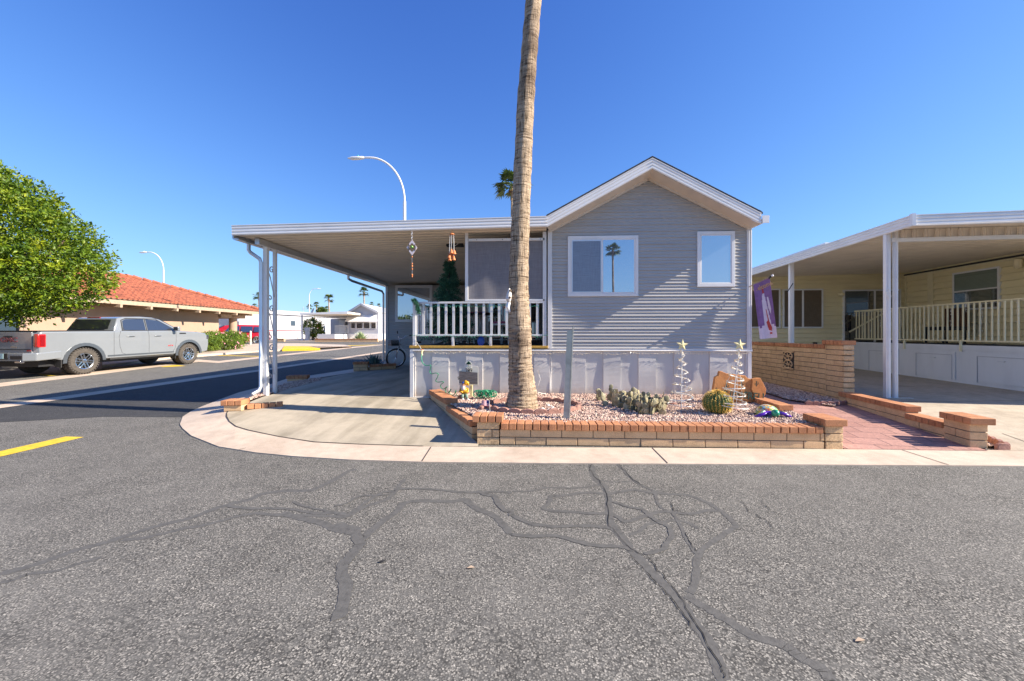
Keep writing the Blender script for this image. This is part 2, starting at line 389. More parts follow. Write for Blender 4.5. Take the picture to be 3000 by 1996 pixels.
def weave(name, c1, c2, s, refl=0.0):
    m, nt, b = nm(name); v = coords(nt); n1 = noise(nt, coords(nt, (s, s, 6)), 1, 3); n2 = noise(nt, coords(nt, (6, 6, s)), 1, 3)
    mm = nt.nodes.new("ShaderNodeMath"); mm.operation = 'ADD'; nt.links.new(n1, mm.inputs[0]); nt.links.new(n2, mm.inputs[1])
    h = nt.nodes.new("ShaderNodeMath"); h.operation = 'MULTIPLY'; h.inputs[1].default_value = 0.5; nt.links.new(mm.outputs[0], h.inputs[0])
    nt.links.new(ramp(nt, h.outputs[0], [(0.35, c1), (0.65, c2)]), b.inputs["Base Color"]); b.inputs["Roughness"].default_value = 0.85 if not refl else 0.25
    b.inputs["Specular IOR Level"].default_value = 0.2 + refl
    return m
M['shade'] = weave('grey_shade_cloth', (0.185, 0.175, 0.185, 1), (0.245, 0.235, 0.245, 1), 90)
M['screen'] = weave('insect_screen', (0.15, 0.18, 0.24, 1), (0.21, 0.25, 0.32, 1), 120, 0.6)
M['sunscreen'] = weave('brown_sunscreen', (0.13, 0.10, 0.07, 1), (0.18, 0.14, 0.10, 1), 100)
def leafm(name, c1, c2, c3, scale=3.0, trans=0.25):
    m, nt, b = nm(name); v = coords(nt); n = noise(nt, v, scale, 3, 0.6); oi = nt.nodes.new("ShaderNodeNewGeometry")
    c = ramp(nt, n, [(0.3, c1), (0.5, c2), (0.72, c3)])
    c = mixc(nt, 1.0, c, ramp(nt, oi.outputs["Random Per Island"], [(0.0, (0.65, 0.7, 0.65, 1)), (1.0, (1.25, 1.2, 1.1, 1))]), 'MULTIPLY')
    nt.links.new(c, b.inputs["Base Color"]); b.inputs["Roughness"].default_value = 0.5; b.inputs["Specular IOR Level"].default_value = 0.4
    if trans:
        out = nt.nodes["Material Output"]; tr = nt.nodes.new("ShaderNodeBsdfTranslucent"); mx = nt.nodes.new("ShaderNodeMixShader"); mx.inputs[0].default_value = trans
        nt.links.new(c, tr.inputs[0]); nt.links.new(b.outputs[0], mx.inputs[1]); nt.links.new(tr.outputs[0], mx.inputs[2]); nt.links.new(mx.outputs[0], out.inputs[0])
    return m
M['leaf'] = leafm('citrus_leaf', (0.025, 0.065, 0.005, 1), (0.11, 0.185, 0.007, 1), (0.34, 0.37, 0.013, 1), 2.4, 0.2)
M['leaf_bush'] = leafm('oleander_leaf', (0.06, 0.12, 0.015, 1), (0.15, 0.24, 0.03, 1), (0.27, 0.33, 0.05, 1), 1.5, 0.3)
M['leaf_far'] = leafm('far_leaf', (0.05, 0.09, 0.02, 1), (0.10, 0.15, 0.03, 1), (0.20, 0.23, 0.04, 1), 0.8, 0.2)
M['frond'] = leafm('palm_frond', (0.04, 0.08, 0.015, 1), (0.09, 0.14, 0.03, 1), (0.20, 0.22, 0.06, 1), 1.2, 0.2)
M['fir'] = leafm('artificial_fir', (0.02, 0.085, 0.06, 1), (0.045, 0.16, 0.11, 1), (0.10, 0.27, 0.18, 1), 9, 0.1)
M['flower'] = plain('pink_blossom', (0.75, 0.30, 0.36, 1), 0.6, var=0.2)
M['agave'] = leafm('blue_agave', (0.07, 0.13, 0.13, 1), (0.12, 0.19, 0.18, 1), (0.20, 0.28, 0.25, 1), 5, 0)
M['agave2'] = leafm('pale_agave', (0.20, 0.28, 0.14, 1), (0.34, 0.42, 0.22, 1), (0.50, 0.55, 0.30, 1), 5, 0.1)
M['bark'] = plain('tree_bark', (0.16, 0.11, 0.075, 1), 0.95, var=0.4, ns=10, bs_=0.6, bsc=30)
M['stucco'] = plain('tan_stucco', (0.38, 0.265, 0.19, 1), 0.9, var=0.06, ns=2, bs_=0.2, bsc=60)
M['wood'] = plain('tan_painted_wood', (0.40, 0.30, 0.21, 1), 0.8, var=0.15, ns=8)
M['tile'] = block('clay_roof_tile', (0.42, 0.135, 0.075, 1), (0.17, 0.06, 0.042, 1), False)
M['truck'] = plain('silver_white_paint', (0.225, 0.24, 0.25, 1), 0.26, 0.15, var=0.03, ns=2, coat=1.0)
M['truck_dk'] = plain('gloss_grey_paint', (0.09, 0.10, 0.11, 1), 0.3, 0.3, var=0.05, coat=0.6)
M['red_car'] = plain('red_paint', (0.42, 0.010, 0.025, 1), 0.3, 0.1, var=0.03, coat=0.8)
M['lamp_red'] = plain('red_lens', (0.55, 0.012, 0.012, 1), 0.15, var=0.15, ns=9, coat=1)
M['lamp_dk'] = plain('dark_red_lens', (0.22, 0.006, 0.008, 1), 0.15, coat=1)
M['ycol'] = plain('yellow_siding_paint', (0.82, 0.72, 0.44, 1), 0.6, var=0.06, ns=2, stretch=(0.6, 0.6, 4))
M['ycream'] = plain('cream_paint', (0.80, 0.71, 0.46, 1), 0.5, var=0.05)
M['wh2'] = plain('white_skirting', (0.70, 0.71, 0.72, 1), 0.6, var=0.05, ns=3, stretch=(1, 1, 0.3))
M['mobile'] = plain('white_home_wall', (0.50, 0.50, 0.51, 1), 0.6, var=0.05, ns=1)
M['mobile2'] = plain('pale_grey_home_wall', (0.42, 0.43, 0.48, 1), 0.6, var=0.05, ns=1)
M['metroof'] = plain('grey_metal_roof', (0.46, 0.47, 0.49, 1), 0.5, var=0.06, ns=1)
M['hose'] = plain('green_hose', (0.03, 0.30, 0.14, 1), 0.35, var=0.15, ns=20)
M['black'] = plain('black_ink', (0.012, 0.012, 0.012, 1), 0.6)
M['grey'] = plain('grey_wood', (0.13, 0.12, 0.12, 1), 0.8, var=0.5, ns=14, stretch=(1, 1, 8))
M['cactus'] = leafm('prickly_pear_pad', (0.19, 0.17, 0.105, 1), (0.30, 0.265, 0.17, 1), (0.48, 0.41, 0.29, 1), 9, 0)
M['cactus_b'] = plain('barrel_cactus_skin', (0.07, 0.13, 0.025, 1), 0.6, var=0.2)
M['spine'] = plain('golden_spine', (0.85, 0.55, 0.12, 1), 0.6, var=0.25, ns=20)
M['rock'] = block('rust_flagstone', (0.60, 0.27, 0.10, 1), (0.42, 0.17, 0.065, 1), False)
M['boulder'] = plain('pale_stone', (0.60, 0.56, 0.52, 1), 0.85, var=0.25, ns=16, bs_=0.6, bsc=30)
M['star'] = plain('pale_yellow_star', (0.80, 0.70, 0.36, 1), 0.5, var=0.12, ns=30)
M['wire'] = plain('white_wire', (0.80, 0.78, 0.72, 1), 0.45, var=0.05)
M['bulb'] = plain('clear_bulb', (0.85, 0.72, 0.50, 1), 0.2, var=0.1)
M['terra'] = plain('terracotta', (0.62, 0.20, 0.06, 1), 0.6, var=0.15, ns=20)
M['blue'] = plain('blue_glaze', (0.02, 0.07, 0.38, 1), 0.25)
M['purple'] = plain('deep_purple_glaze', (0.09, 0.02, 0.34, 1), 0.3, var=0.2, ns=20)
M['skin'] = plain('painted_skin', (0.55, 0.28, 0.18, 1), 0.5)
M['sunyel'] = plain('yellow_glaze', (0.72, 0.38, 0.02, 1), 0.4)
M['postgrn'] = plain('faded_green_white_post', (0.46, 0.46, 0.38, 1), 0.6, var=0.2, ns=6)
def trunkm():
    m, nt, b = nm('palm_trunk_bark'); v = coords(nt, world_=False)
    n1 = noise(nt, coords(nt, (3, 3, 26), world_=False), 1.6, 5, 0.7, 0.6); n2 = noise(nt, coords(nt, (34, 34, 3.2), world_=False), 1.2, 4, 0.65, 0.5); n3 = noise(nt, v, 1.3, 4, 0.6)
    c = ramp(nt, n1, [(0.36, (0.11, 0.075, 0.05, 1)), (0.45, (0.38, 0.285, 0.195, 1)), (0.65, (0.54, 0.42, 0.30, 1))])
    c = mixc(nt, 1.0, c, ramp(nt, n2, [(0.36, (0.28, 0.27, 0.25, 1)), (0.46, (0.95, 0.95, 0.95, 1)), (0.7, (1.12, 1.12, 1.12, 1))]), 'MULTIPLY')
    c = mixc(nt, 1.0, c, ramp(nt, n3, [(0.30, (0.45, 0.42, 0.42, 1)), (0.48, (1, 1, 1, 1)), (0.7, (1.15, 1.12, 1.05, 1))]), 'MULTIPLY')
    nt.links.new(c, b.inputs["Base Color"]); b.inputs["Roughness"].default_value = 0.95; b.inputs["Specular IOR Level"].default_value = 0.15
    a = nt.nodes.new("ShaderNodeMath"); a.operation = 'ADD'; nt.links.new(n1, a.inputs[0]); nt.links.new(n2, a.inputs[1])
    bump(nt, b, a.outputs[0], 0.9, 0.03); return m
M['trunk'] = trunkm()
def mosaic():
    m, nt, b = nm('painted_mosaic'); v = coords(nt); c = voro(nt, v, 38, out="Color"); sep = nt.nodes.new("ShaderNodeSeparateColor"); nt.links.new(c, sep.inputs[0])
    k = ramp(nt, sep.outputs[0], [(0.0, (0.03, 0.30, 0.45, 1)), (0.2, (0.75, 0.42, 0.03, 1)), (0.4, (0.12, 0.42, 0.16, 1)), (0.55, (0.62, 0.10, 0.03, 1)), (0.7, (0.30, 0.62, 0.70, 1)), (0.85, (0.75, 0.60, 0.12, 1)), (1, (0.8, 0.75, 0.7, 1))])
    nt.links.new(k, b.inputs["Base Color"]); b.inputs["Roughness"].default_value = 0.25; return m
M['mosaic'] = mosaic()
# ================================================================== THE SETTING
def GP(px, py): return on(px, py, g)
YSP = [5.15 + .3 * i for i in range(34)]
drape('road', [(-70, -70), (60, -70), (60, 95), (-70, 95)], g, M['asphalt'], ys=(85,))['kind'] = 'structure'
drape('ground', [(-900, -900), (900, -900), (900, 900), (-900, 900)], lambda x, y: g(x, max(y, -60)) - 0.06, M['desert'], ys=(-60, 85))['kind'] = 'structure'
# concrete kerb ring round the corner lot: outer edge (street), inner edge (parking pad)
outer = [(3300, 1367), (2700, 1363), (2050, 1359), (1650, 1357), (1240, 1353), (1022, 1346.5), (856, 1336), (749, 1325.5), (640, 1308), (560, 1276), (535, 1255), (527, 1243), (535, 1221), (560, 1205), (592, 1191), (640, 1172), (700, 1150), (777, 1131), (838, 1111), (1038, 1081), (1110, 1062), (1160, 1050)]
inner = [(3300, 1319), (2700, 1318), (2050, 1313), (1650, 1311), (1240, 1308), (1047, 1302), (920, 1295.6), (818, 1280), (727, 1261), (691, 1250), (672, 1236), (664, 1222), (664, 1212), (670, 1203), (690, 1190), (715, 1176), (750, 1156), (800, 1137), (850, 1120), (1040, 1091), (1112, 1070), (1162, 1058)]
def ringz(x, y): return g(x, y) + 0.012
mb = MB(); oo = [on(a, b, ringz) for a, b in outer]
ii = []
for k, (a, b) in enumerate(inner):
    ii.append(on(a, b, slabz) if k >= 6 else on(a, b, ringz))
n = len(oo)
for k in range(n - 1):
    for (p, q, r_, s_) in ((oo[k], oo[k + 1], ii[k + 1], ii[k]),):
        m1, m2 = (p + s_) / 2, (q + r_) / 2
        mb.poly([p, q, m2, m1]); mb.poly([m1, m2, r_, s_])
        lo, lq = p.copy(), q.copy(); lo.z -= .08; lq.z -= .08
        mb.poly([lo, lq, q, p])
build('pavement', mb, M['curb'])['kind'] = 'structure'
mb = MB()      # control joints and the dark joint between kerb and pad
def strip_on(mb, pts, fz, w, off, irr=0.0):
    P = [on(a, b, fz) for a, b in pts]; L = []; Rr = []
    for i, p in enumerate(P):
        d = (P[min(i + 1, len(P) - 1)] - P[max(i - 1, 0)]); d.z = 0; d.normalize(); s_ = Vector((-d.y, d.x, 0))
        ww = (w[i] if isinstance(w, (list, tuple)) else w) / 2 * (1 + random.uniform(-irr, irr))
        for lst, sg in ((L, 1), (Rr, -1)):
            q = p + s_ * ww * sg; q.z = fz(q.x, q.y) + off; lst.append(q)
    for i in range(len(P) - 1): mb.poly([L[i], Rr[i], Rr[i + 1], L[i + 1]])
strip_on(mb, [(1240, 1308), (1047, 1302), (920, 1295.6), (818, 1280), (727, 1261), (691, 1250), (672, 1236), (664, 1222), (664, 1212), (670, 1203)], slabz, 0.018, 0.006, 0.4)
for a in (((1263, 1310), (1236, 1352)), ((1911, 1313), (1956, 1358)), ((2643, 1319), (2780, 1363)), ((840, 1285), (700, 1318))):
    strip_on(mb, a, ringz, 0.012, 0.004)
build('pavement_joints', mb, M['joint'])['kind'] = 'structure'
# parking pad of the grey home
sl = [on(a, b, slabz) for a, b in [(1400, 1308.5), (1240, 1308), (1047, 1302), (920, 1295.6), (818, 1280), (727, 1261), (691, 1250), (672, 1236), (664, 1222), (664, 1212), (671, 1203), (770, 1163), (805, 1154), (850, 1135), (938, 1109), (1037, 1092), (1111, 1074)]]
sl = [(p.x, p.y) for p in sl] + [(-5.35, 14.6), (0.3, 14.6), (0.3, 7.7), (-2.0, 7.55), (-0.70, 5.14)]
drape('parking_pad', sl, slabz, M['slab'], ys=YSP, off=0.002)['kind'] = 'structure'
# gravel strip left of the pad
gl = [on(a, b, slabz) for a, b in [(690, 1190), (715, 1176), (750, 1156), (800, 1137), (850, 1120), (935, 1107), (945, 1113), (805, 1151), (770, 1160)]]
GRAV = []
def gravel_bed(name, pts, fz, n, lo, hi, label):
    t_ = thing(name, label, 'gravel'); tag(t_, kind='stuff'); return t_
def inside(x, y, P):
    c = False; j = len(P) - 1
    for i in range(len(P)):
        if (P[i][1] > y) != (P[j][1] > y) and x < (P[j][0] - P[i][0]) * (y - P[i][1]) / (P[j][1] - P[i][1]) + P[i][0]: c = not c
        j = i
    return c
def pebbles(name, pts, fz, dens, s0, s1, label, mat='gravel', seed=1):
    """bed + thousands of small stones, one object"""
    rnd = random.Random(seed); P = [(p[0], p[1]) for p in pts]
    bed = drape(name, P, fz, M['gravbase'], ys=[5.3 + .4 * i for i in range(12)])
    xs = [p[0] for p in P]; ys = [p[1] for p in P]; area = (max(xs) - min(xs)) * (max(ys) - min(ys))
    v = []; f = []
    base = [(1, 0, 0), (0.3, 0.95, 0), (-0.8, 0.6, 0), (-0.8, -0.6, 0), (0.3, -0.95, 0), (0.1, 0.1, 0.75), (0, 0, -0.6)]
    fc = [(0, 1, 5), (1, 2, 5), (2, 3, 5), (3, 4, 5), (4, 0, 5), (1, 0, 6), (2, 1, 6), (3, 2, 6), (4, 3, 6), (0, 4, 6)]
    for _ in range(int(area * dens)):
        x = rnd.uniform(min(xs), max(xs)); y = rnd.uniform(min(ys), max(ys))
        if not inside(x, y, P): continue
        s_ = rnd.uniform(s0, s1); a = rnd.uniform(0, 6.28); ca, sa = math.cos(a), math.sin(a); el = rnd.uniform(0.6, 1.0); b = len(v)
        tl = rnd.uniform(-.4, .4)
        for (px, py, pz) in base:
            px *= s_; py *= s_ * el; pz = pz * s_ + px * tl
            v.append((x + px * ca - py * sa + rnd.uniform(-.1, .1) * s_, y + px * sa + py * ca, fz(x, y) + pz + s_ * 0.35))
        f += [(b + i, b + j, b + k) for i, j, k in fc]
    me = bpy.data.meshes.new('s'); me.from_pydata(v, [], f); me.materials.append(M['gravel'])
    bm = bmesh.new(); bm.from_mesh(bed.data)
    n0 = len(bm.faces); bm.from_mesh(me)
    for i, fa in enumerate(bm.faces): fa.material_index = 0 if i < n0 else 1
    bm.to_mesh(bed.data); bm.free(); bed.data.materials.append(M[mat]); bpy.data.meshes.remove(me)
    return tag(bed, label, 'gravel', kind='stuff')
XW0, XW1, YF = 0.325, 4.01, 7.6
pl = [(-0.62, 5.25), (3.72, 5.25), (3.84, 5.3), (3.84, 6.9), (3.95, 8.6), (0.3, 8.0), (-2.0, 7.65), (-1.9, 7.5)]
pebbles('rose_gravel', [(-0.62, 5.25), (3.84, 5.25), (3.86, 7.0), (3.86, 7.62), (-2.0, 7.62), (-1.92, 7.45)], gravz, 1500, .011, .024, 'pink and cream gravel filling the brick planter in front of the grey home')
pebbles('rose_gravel', [(p.x, p.y) for p in gl], slabz, 1300, .012, .026, 'shaded pink gravel strip between parking pad and street kerb', seed=2)
pebbles('rose_gravel', [(5.02, 9.5), (4.9, 7.9), (5.35, 7.35), (5.6, 7.6), (5.86, 7.8), (5.84, 13), (5.1, 13)], lambda x, y: walkz(x, y) + .03, 900, .012, .026, 'pink gravel at the foot of the tall tan block wall', seed=3)
pebbles('rose_gravel', [(3.98, 6.9), (4.12, 6.95), (4.25, 8.2), (4.1, 13), (4.02, 13)], lambda x, y: walkz(x, y) + .03, 900, .012, .026, 'narrow gravel band beside the grey home wall, left of the rose path', seed=4)
pebbles('rose_gravel', [(5.72, 5.3), (5.80, 5.3), (5.92, 6.3), (6.05, 7.8), (5.86, 7.8), (5.68, 6.0)], lambda x, y: padz(x, y) + .01, 1300, .010, .020, 'thin gravel strip between low brick wall and beige drive', seed=5)
# rose paver path
drape('path', [(3.87, 5.15), (5.55, 5.15), (5.85, 7.8), (5.2, 8.2), (5.1, 13), (4.2, 13), (4.15, 8.2), (3.9, 6.9)], walkz, M['paver'], ys=YSP, off=0.004)['kind'] = 'structure'
drape('driveway', [(5.78, 5.18), (6.0, 7.8), (6.06, 15), (18, 15), (18, 5.18)], padz, M['pad'], ys=YSP, off=0.002)['kind'] = 'structure'
mb = MB(); strip_on(mb, [(2640, 1178), (2910, 1176), (3100, 1174)], padz, 0.012, 0.006); strip_on(mb, [(2936, 1271), (3000, 1294), (3080, 1322)], padz, 0.012, 0.006)
build('driveway_joints', mb, M['joint'])['kind'] = 'structure'
# valley gutters, paint, island, far lots
def gpoly(name, px, mat, off=0.006, thick=0):
    return tag(drape(name, [(lambda p: (p.x, p.y))(GP(a, b)) for a, b in px], g, mat, thick=thick, off=off), kind='structure')
gpoly('street_gutter', [(-200, 1147), (0, 1123), (581, 1054), (640, 1058.5), (1035, 1016.8), (1160, 1006), (1160, 1008), (1035, 1020), (640, 1064), (581, 1061), (0, 1134), (-200, 1160)], M['gutter'])
gpoly('street_gutter', [(-300, 1230), (0, 1187), (640, 1098.5), (773, 1082), (1112, 1031.6), (1200, 1022), (1200, 1024), (1112, 1035.4), (773, 1087), (640, 1105.5), (0, 1197), (-300, 1243)], M['gutter'])
gpoly('side_street_shade', [(-300, 1243), (0, 1197), (640, 1105.5), (773, 1087), (1112, 1035.4), (1160, 1029), (1160, 1049), (1110, 1061), (1038, 1080), (838, 1110), (777, 1130), (700, 1149), (640, 1171), (592, 1190), (560, 1204), (533, 1223), (300, 1222), (0, 1238), (-300, 1262)], M['asphalt_shade'], off=0.003)  # dark sheet over the road, painted-in shade
gpoly('painted_line', [(-80, 1341), (-80, 1358), (246, 1281.5), (192, 1280)], M['yellow'], off=0.004)
gpoly('painted_line', [(110, 1097.5), (180, 1100), (140, 1103), (128, 1101)], M['yellow'], off=0.004)
gpoly('painted_line', [(440, 1073), (520, 1070), (545, 1073), (480, 1076)], M['yellow'], off=0.004)
gpoly('painted_line', [(640, 1041), (770, 1044), (770, 1045.5), (640, 1042.5)], M['yellow'], off=0.004)
gpoly('painted_line', [(1010, 1012.5), (1120, 1010), (1120, 1011), (1015, 1014)], M['yellow'], off=0.004)
isl = gpoly('planting_island', [(300, 1078), (515, 1050), (581, 1046), (640, 1041), (773, 1031), (826, 1029), (832, 1019), (890, 1018), (1030, 1019), (1010, 1014), (870, 1009), (760, 1010), (600, 1018), (300, 1035)], M['curb'], off=0.10, thick=0.2)
# red kerb piece painted yellow
P = [GP(a, b) for a, b in [(826, 1029.5), (938, 1027), (905, 1020.5), (832, 1019.5)]]
mb = MB(); mb.prism([(p.x, p.y, p.z - .05) for p in P], (0, 0, .19)); tag(build('yellow_curb', mb, M['yellow'], bevel=0.02), 'low kerb nose painted yellow at the tip of the planting island', 'kerb')
drape('far_lots', [(-80, 42.5), (40, 41.5), (40, 94), (-80, 94)], g, M['curb'], off=0.05, thick=.12)['kind'] = 'structure'
# crack sealer bands on the asphalt, traced on the road
mb = MB(); 
def seal(px, w, irr=0.16):
    # resample
    pts = []
    for i in range(len(px) - 1):
        for k in range(14):
            t = k / 14; pts.append((px[i][0] * (1 - t) + px[i + 1][0] * t + random.uniform(-1.6, 1.6) + 5 * math.sin(len(pts) * .23), px[i][1] * (1 - t) + px[i + 1][1] * t + random.uniform(-.7, .7) + 3 * math.sin(len(pts) * .31)))
    pts.append(px[-1])
    strip_on(mb, pts, g, w * .74, 0.0012 + 0.0003 * seal.k, irr); seal.k = (seal.k + 1) % 9
seal.k = 0
A = lambda L: [(x * .6364, 1000 + y * .6364) for x, y in L]
B = lambda L: [(1500 + x * .6364, 1000 + y * .6364) for x, y in L]
seal(A([(0, 1070), (300, 985), (560, 900), (830, 825), (1060, 755), (1200, 705), (1420, 685), (1640, 590)]), .085)
seal(A([(0, 1110), (120, 1080), (280, 1050), (470, 995)]), .05); seal(A([(560, 915), (800, 880), (1000, 830), (1190, 790), (1500, 810), (1620, 800), (1770, 730), (1870, 635)]), .06)
seal(A([(1300, 790), (1480, 840), (1570, 870), (1670, 910), (1780, 820), (1860, 745), (2050, 735), (2150, 735), (2240, 790), (2357, 880)]), .085)
seal(A([(1550, 840), (1640, 870), (1660, 930), (1580, 1030), (1590, 1120), (1560, 1280)]), .10)
seal(A([(1050, 760), (1300, 775), (1500, 790), (1600, 800), (1760, 700), (1840, 680), (2100, 690), (2357, 700)]), .055)
seal(A([(1350, 740), (1450, 775), (1620, 800)]), .04); seal(A([(1540, 760), (1650, 720), (1800, 700)]), .04)
seal(A([(2200, 690), (2280, 720), (2330, 780), (2357, 800)]), .07)
seal(B([(360, 560), (370, 610), (420, 660), (450, 780), (470, 870), (560, 970), (660, 1080), (800, 1230), (880, 1350), (980, 1565)]), .085)
seal(B([(800, 1170), (960, 1270), (1150, 1370), (1290, 1420), (1420, 1510), (1480, 1575)]), .075)
seal(B([(820, 1160), (850, 1050), (870, 960), (960, 900), (1030, 860), (990, 800), (900, 740), (800, 710), (650, 690)]), .06)
seal(B([(480, 560), (530, 620), (640, 680), (670, 740), (740, 800), (800, 900), (850, 980)]), .04)
seal(B([(140, 770), (180, 720), (250, 705), (420, 700), (560, 690), (700, 700)]), .06); seal(B([(140, 770), (260, 790), (420, 790), (520, 830), (680, 790), (860, 790), (960, 780)]), .06)
seal(B([(0, 800), (100, 850), (240, 850), (450, 860)]), .06); seal(B([(0, 890), (200, 900), (400, 940), (560, 960)]), .06)
seal(B([(470, 740), (600, 780), (700, 840), (740, 900), (700, 960), (610, 975)]), .055); seal(B([(540, 890), (620, 850), (740, 820), (860, 860)]), .045)
seal(B([(400, 640), (560, 650), (700, 700)]), .035); seal(B([(0, 690), (160, 680), (340, 670), (420, 665)]), .045)
build('crack_sealer', mb, M['seal'])['kind'] = 'structure'
mb = MB()
def crk(px, w=0.0042):
    pts = []
    for i in range(len(px) - 1):
        for k in range(7):
            t = k / 7; pts.append((px[i][0] * (1 - t) + px[i + 1][0] * t + random.uniform(-4, 4), px[i][1] * (1 - t) + px[i + 1][1] * t + random.uniform(-3, 3)))
    strip_on(mb, pts, g, w, 0.0046, 0.7)
crk(B([(365, 570), (360, 600), (430, 680), (450, 850), (540, 950), (640, 1010), (760, 1160), (860, 1320), (960, 1500), (985, 1565)]))
crk(B([(540, 985), (640, 1090), (740, 1190), (840, 1330)])); crk(B([(1040, 720), (1100, 790), (1180, 830), (1215, 880)])); crk(B([(1150, 735), (1190, 780), (1240, 800)]))
crk(B([(490, 570), (560, 640), (640, 680)]), .005); crk(B([(730, 740), (750, 780), (830, 800)]), .005); crk(B([(800, 880), (820, 930), (850, 970)]), .004)
build('road_cracks', mb, M['crack'])['kind'] = 'structure'
# ================================================================== BRICK WALLS
def blocks(mbB, mbM, A, Bp, zb, zt, th, split=0.0, ln=0.40, ch=0.102, seed=0):
    """courses of slump block laid from the top down between A and Bp (x, y); returns nothing"""
    rn = random.Random(seed); A = Vector((A[0], A[1], 0)); Bv = Vector((Bp[0], Bp[1], 0)); d = Bv - A; L = d.length; d.normalize(); nrm = Vector((d.y, -d.x, 0))
    mbM.obox((A + Bv) / 2 + Vector((0, 0, (zb + zt) / 2)), d * (L / 2 - .012), nrm * (th / 2 - .012), (0, 0, (zt - zb) / 2))
    k = 0; z = zt
    while z > zb + .01:
        z0 = max(z - ch + .009, zb - .02); s_ = -(ln / 2 if k % 2 else 0)
        while s_ < L:
            a = max(s_, 0); b = min(s_ + ln - .009, L)
            if b - a > .03:
                j = rn.uniform(-.003, .003); c = A + d * (a + b) / 2 + Vector((0, 0, (z + z0) / 2))
                mbB.obox(c, d * (b - a) / 2, nrm * (th / 2 + j), (0, 0, (z - z0) / 2))
            s_ += ln
        z -= ch; k += 1
def cap(mb, A, Bp, z, th, h=.082, w=.103, seed=0):
    rn = random.Random(seed); A = Vector((A[0], A[1], 0)); Bv = Vector((Bp[0], Bp[1], 0)); d = Bv - A; L = d.length; d.normalize(); nrm = Vector((d.y, -d.x, 0))
    n = max(1, round(L / w)); w = L / n
    for i in range(n):
        c = A + d * (w * (i + .5)) + Vector((0, 0, z + h / 2 + rn.uniform(-.002, .002))) + nrm * rn.uniform(-.003, .003)
        mb.obox(c, d * (w / 2 - .004 - rn.uniform(0, .003)), nrm * (th / 2), (0, 0, h / 2))
def wall(name, label, segs, caps, cat='brick wall', split=False):
    """segs: (A, B, zb, zt, th, splitface); caps: (A, B, z, th)"""
    a0 = segs[0][0]; t_ = thing(name, label, cat, (a0[0], a0[1], segs[0][2])); b1 = MB(); b2 = MB(); m_ = MB(); c_ = MB()
    for i, s_ in enumerate(segs): blocks(b2 if s_[5] else b1, m_, s_[0], s_[1], s_[2], s_[3], s_[4], seed=i)
    for i, s_ in enumerate(caps): cap(c_, *s_, seed=i + 9)
    if b1.f: build('block_courses', b1, M['block'], t_, bevel=0.006)
    if b2.f: build('split_face_blocks', b2, M['split'], t_, bevel=0.008)
    build('mortar', m_, M['mortar'], t_)
    if c_.f: build('brick_cap', c_, M['brick'], t_, bevel=0.006)
    return t_
# planter of the grey home
t_ = wall('planter_wall', 'orange-capped tan block wall round the front of the gravel planter', [
    ((-0.42, 5.24), (3.62, 5.24), -.05, .205, .19, 0), ((-0.72, 5.245), (-0.43, 5.245), -.05, .30, .20, 1), ((3.74, 5.14), (3.74, 5.50), -.05, .30, .21, 1),
    ((-0.74, 5.36), (-1.33, 6.5), -.05, .185, .17, 0), ((-1.33, 6.5), (-1.86, 7.52), -.05, .29, .17, 0), ((3.76, 5.52), (3.76, 6.15), -.05, .155, .17, 0), ((3.76, 6.15), (3.76, 7.0), -.05, .295, .17, 0)],
    [((-0.41, 5.235), (3.60, 5.235), .207, .24), ((-0.78, 5.245), (-0.38, 5.245), .302, .27), ((3.74, 5.10), (3.74, 5.52), .302, .27), ((-0.75, 5.38), (-1.32, 6.48), .187, .21),
     ((-1.32, 6.47), (-1.88, 7.55), .292, .21), ((3.78, 5.54), (3.78, 6.13), .157, .2), ((3.78, 6.13), (3.78, 7.02), .297, .21)], 'planter')
# low walls left of the pad
a = on(690, 1203, slabz)
wall('brick_stub', 'sunlit stepped orange brick stub at the left front edge of the parking pad', [((a.x - .16, a.y + .02), (a.x + .12, a.y + .06), 0, .235, .2, 0), ((a.x + .14, a.y + .07), (a.x + .5, a.y + .26), .02, .12, .1, 0)],
     [((a.x - .2, a.y + .02), (a.x + .14, a.y + .06), .237, .26), ((a.x + .15, a.y + .075), (a.x + .62, a.y + .33), .155, .12)])
a = on(866, 1113, slabz); cz = slabz(a.x, a.y)
wall('brick_stub', 'short dark brick stub lying in shade between pad gravel and street', [((a.x - .20, a.y), (a.x + .25, a.y + .12), cz - .1, cz + .03, .18, 0)], [((a.x - .22, a.y), (a.x + .28, a.y + .13), cz + .03, .26)])
a = on(1055, 1086, slabz); cz = slabz(a.x, a.y)
wall('brick_stub', 'shaded brick stub with step beside the spiky blue agave', [((a.x - .20, a.y), (a.x + .22, a.y + .1), cz - .1, cz + .2, .2, 0), ((a.x + .24, a.y + .12), (a.x + .9, a.y + .7), cz - .1, cz + .10, .15, 0)],
     [((a.x - .22, a.y), (a.x + .24, a.y + .1), cz + .2, .28), ((a.x + .26, a.y + .14), (a.x + .92, a.y + .72), cz + .1, .16)])
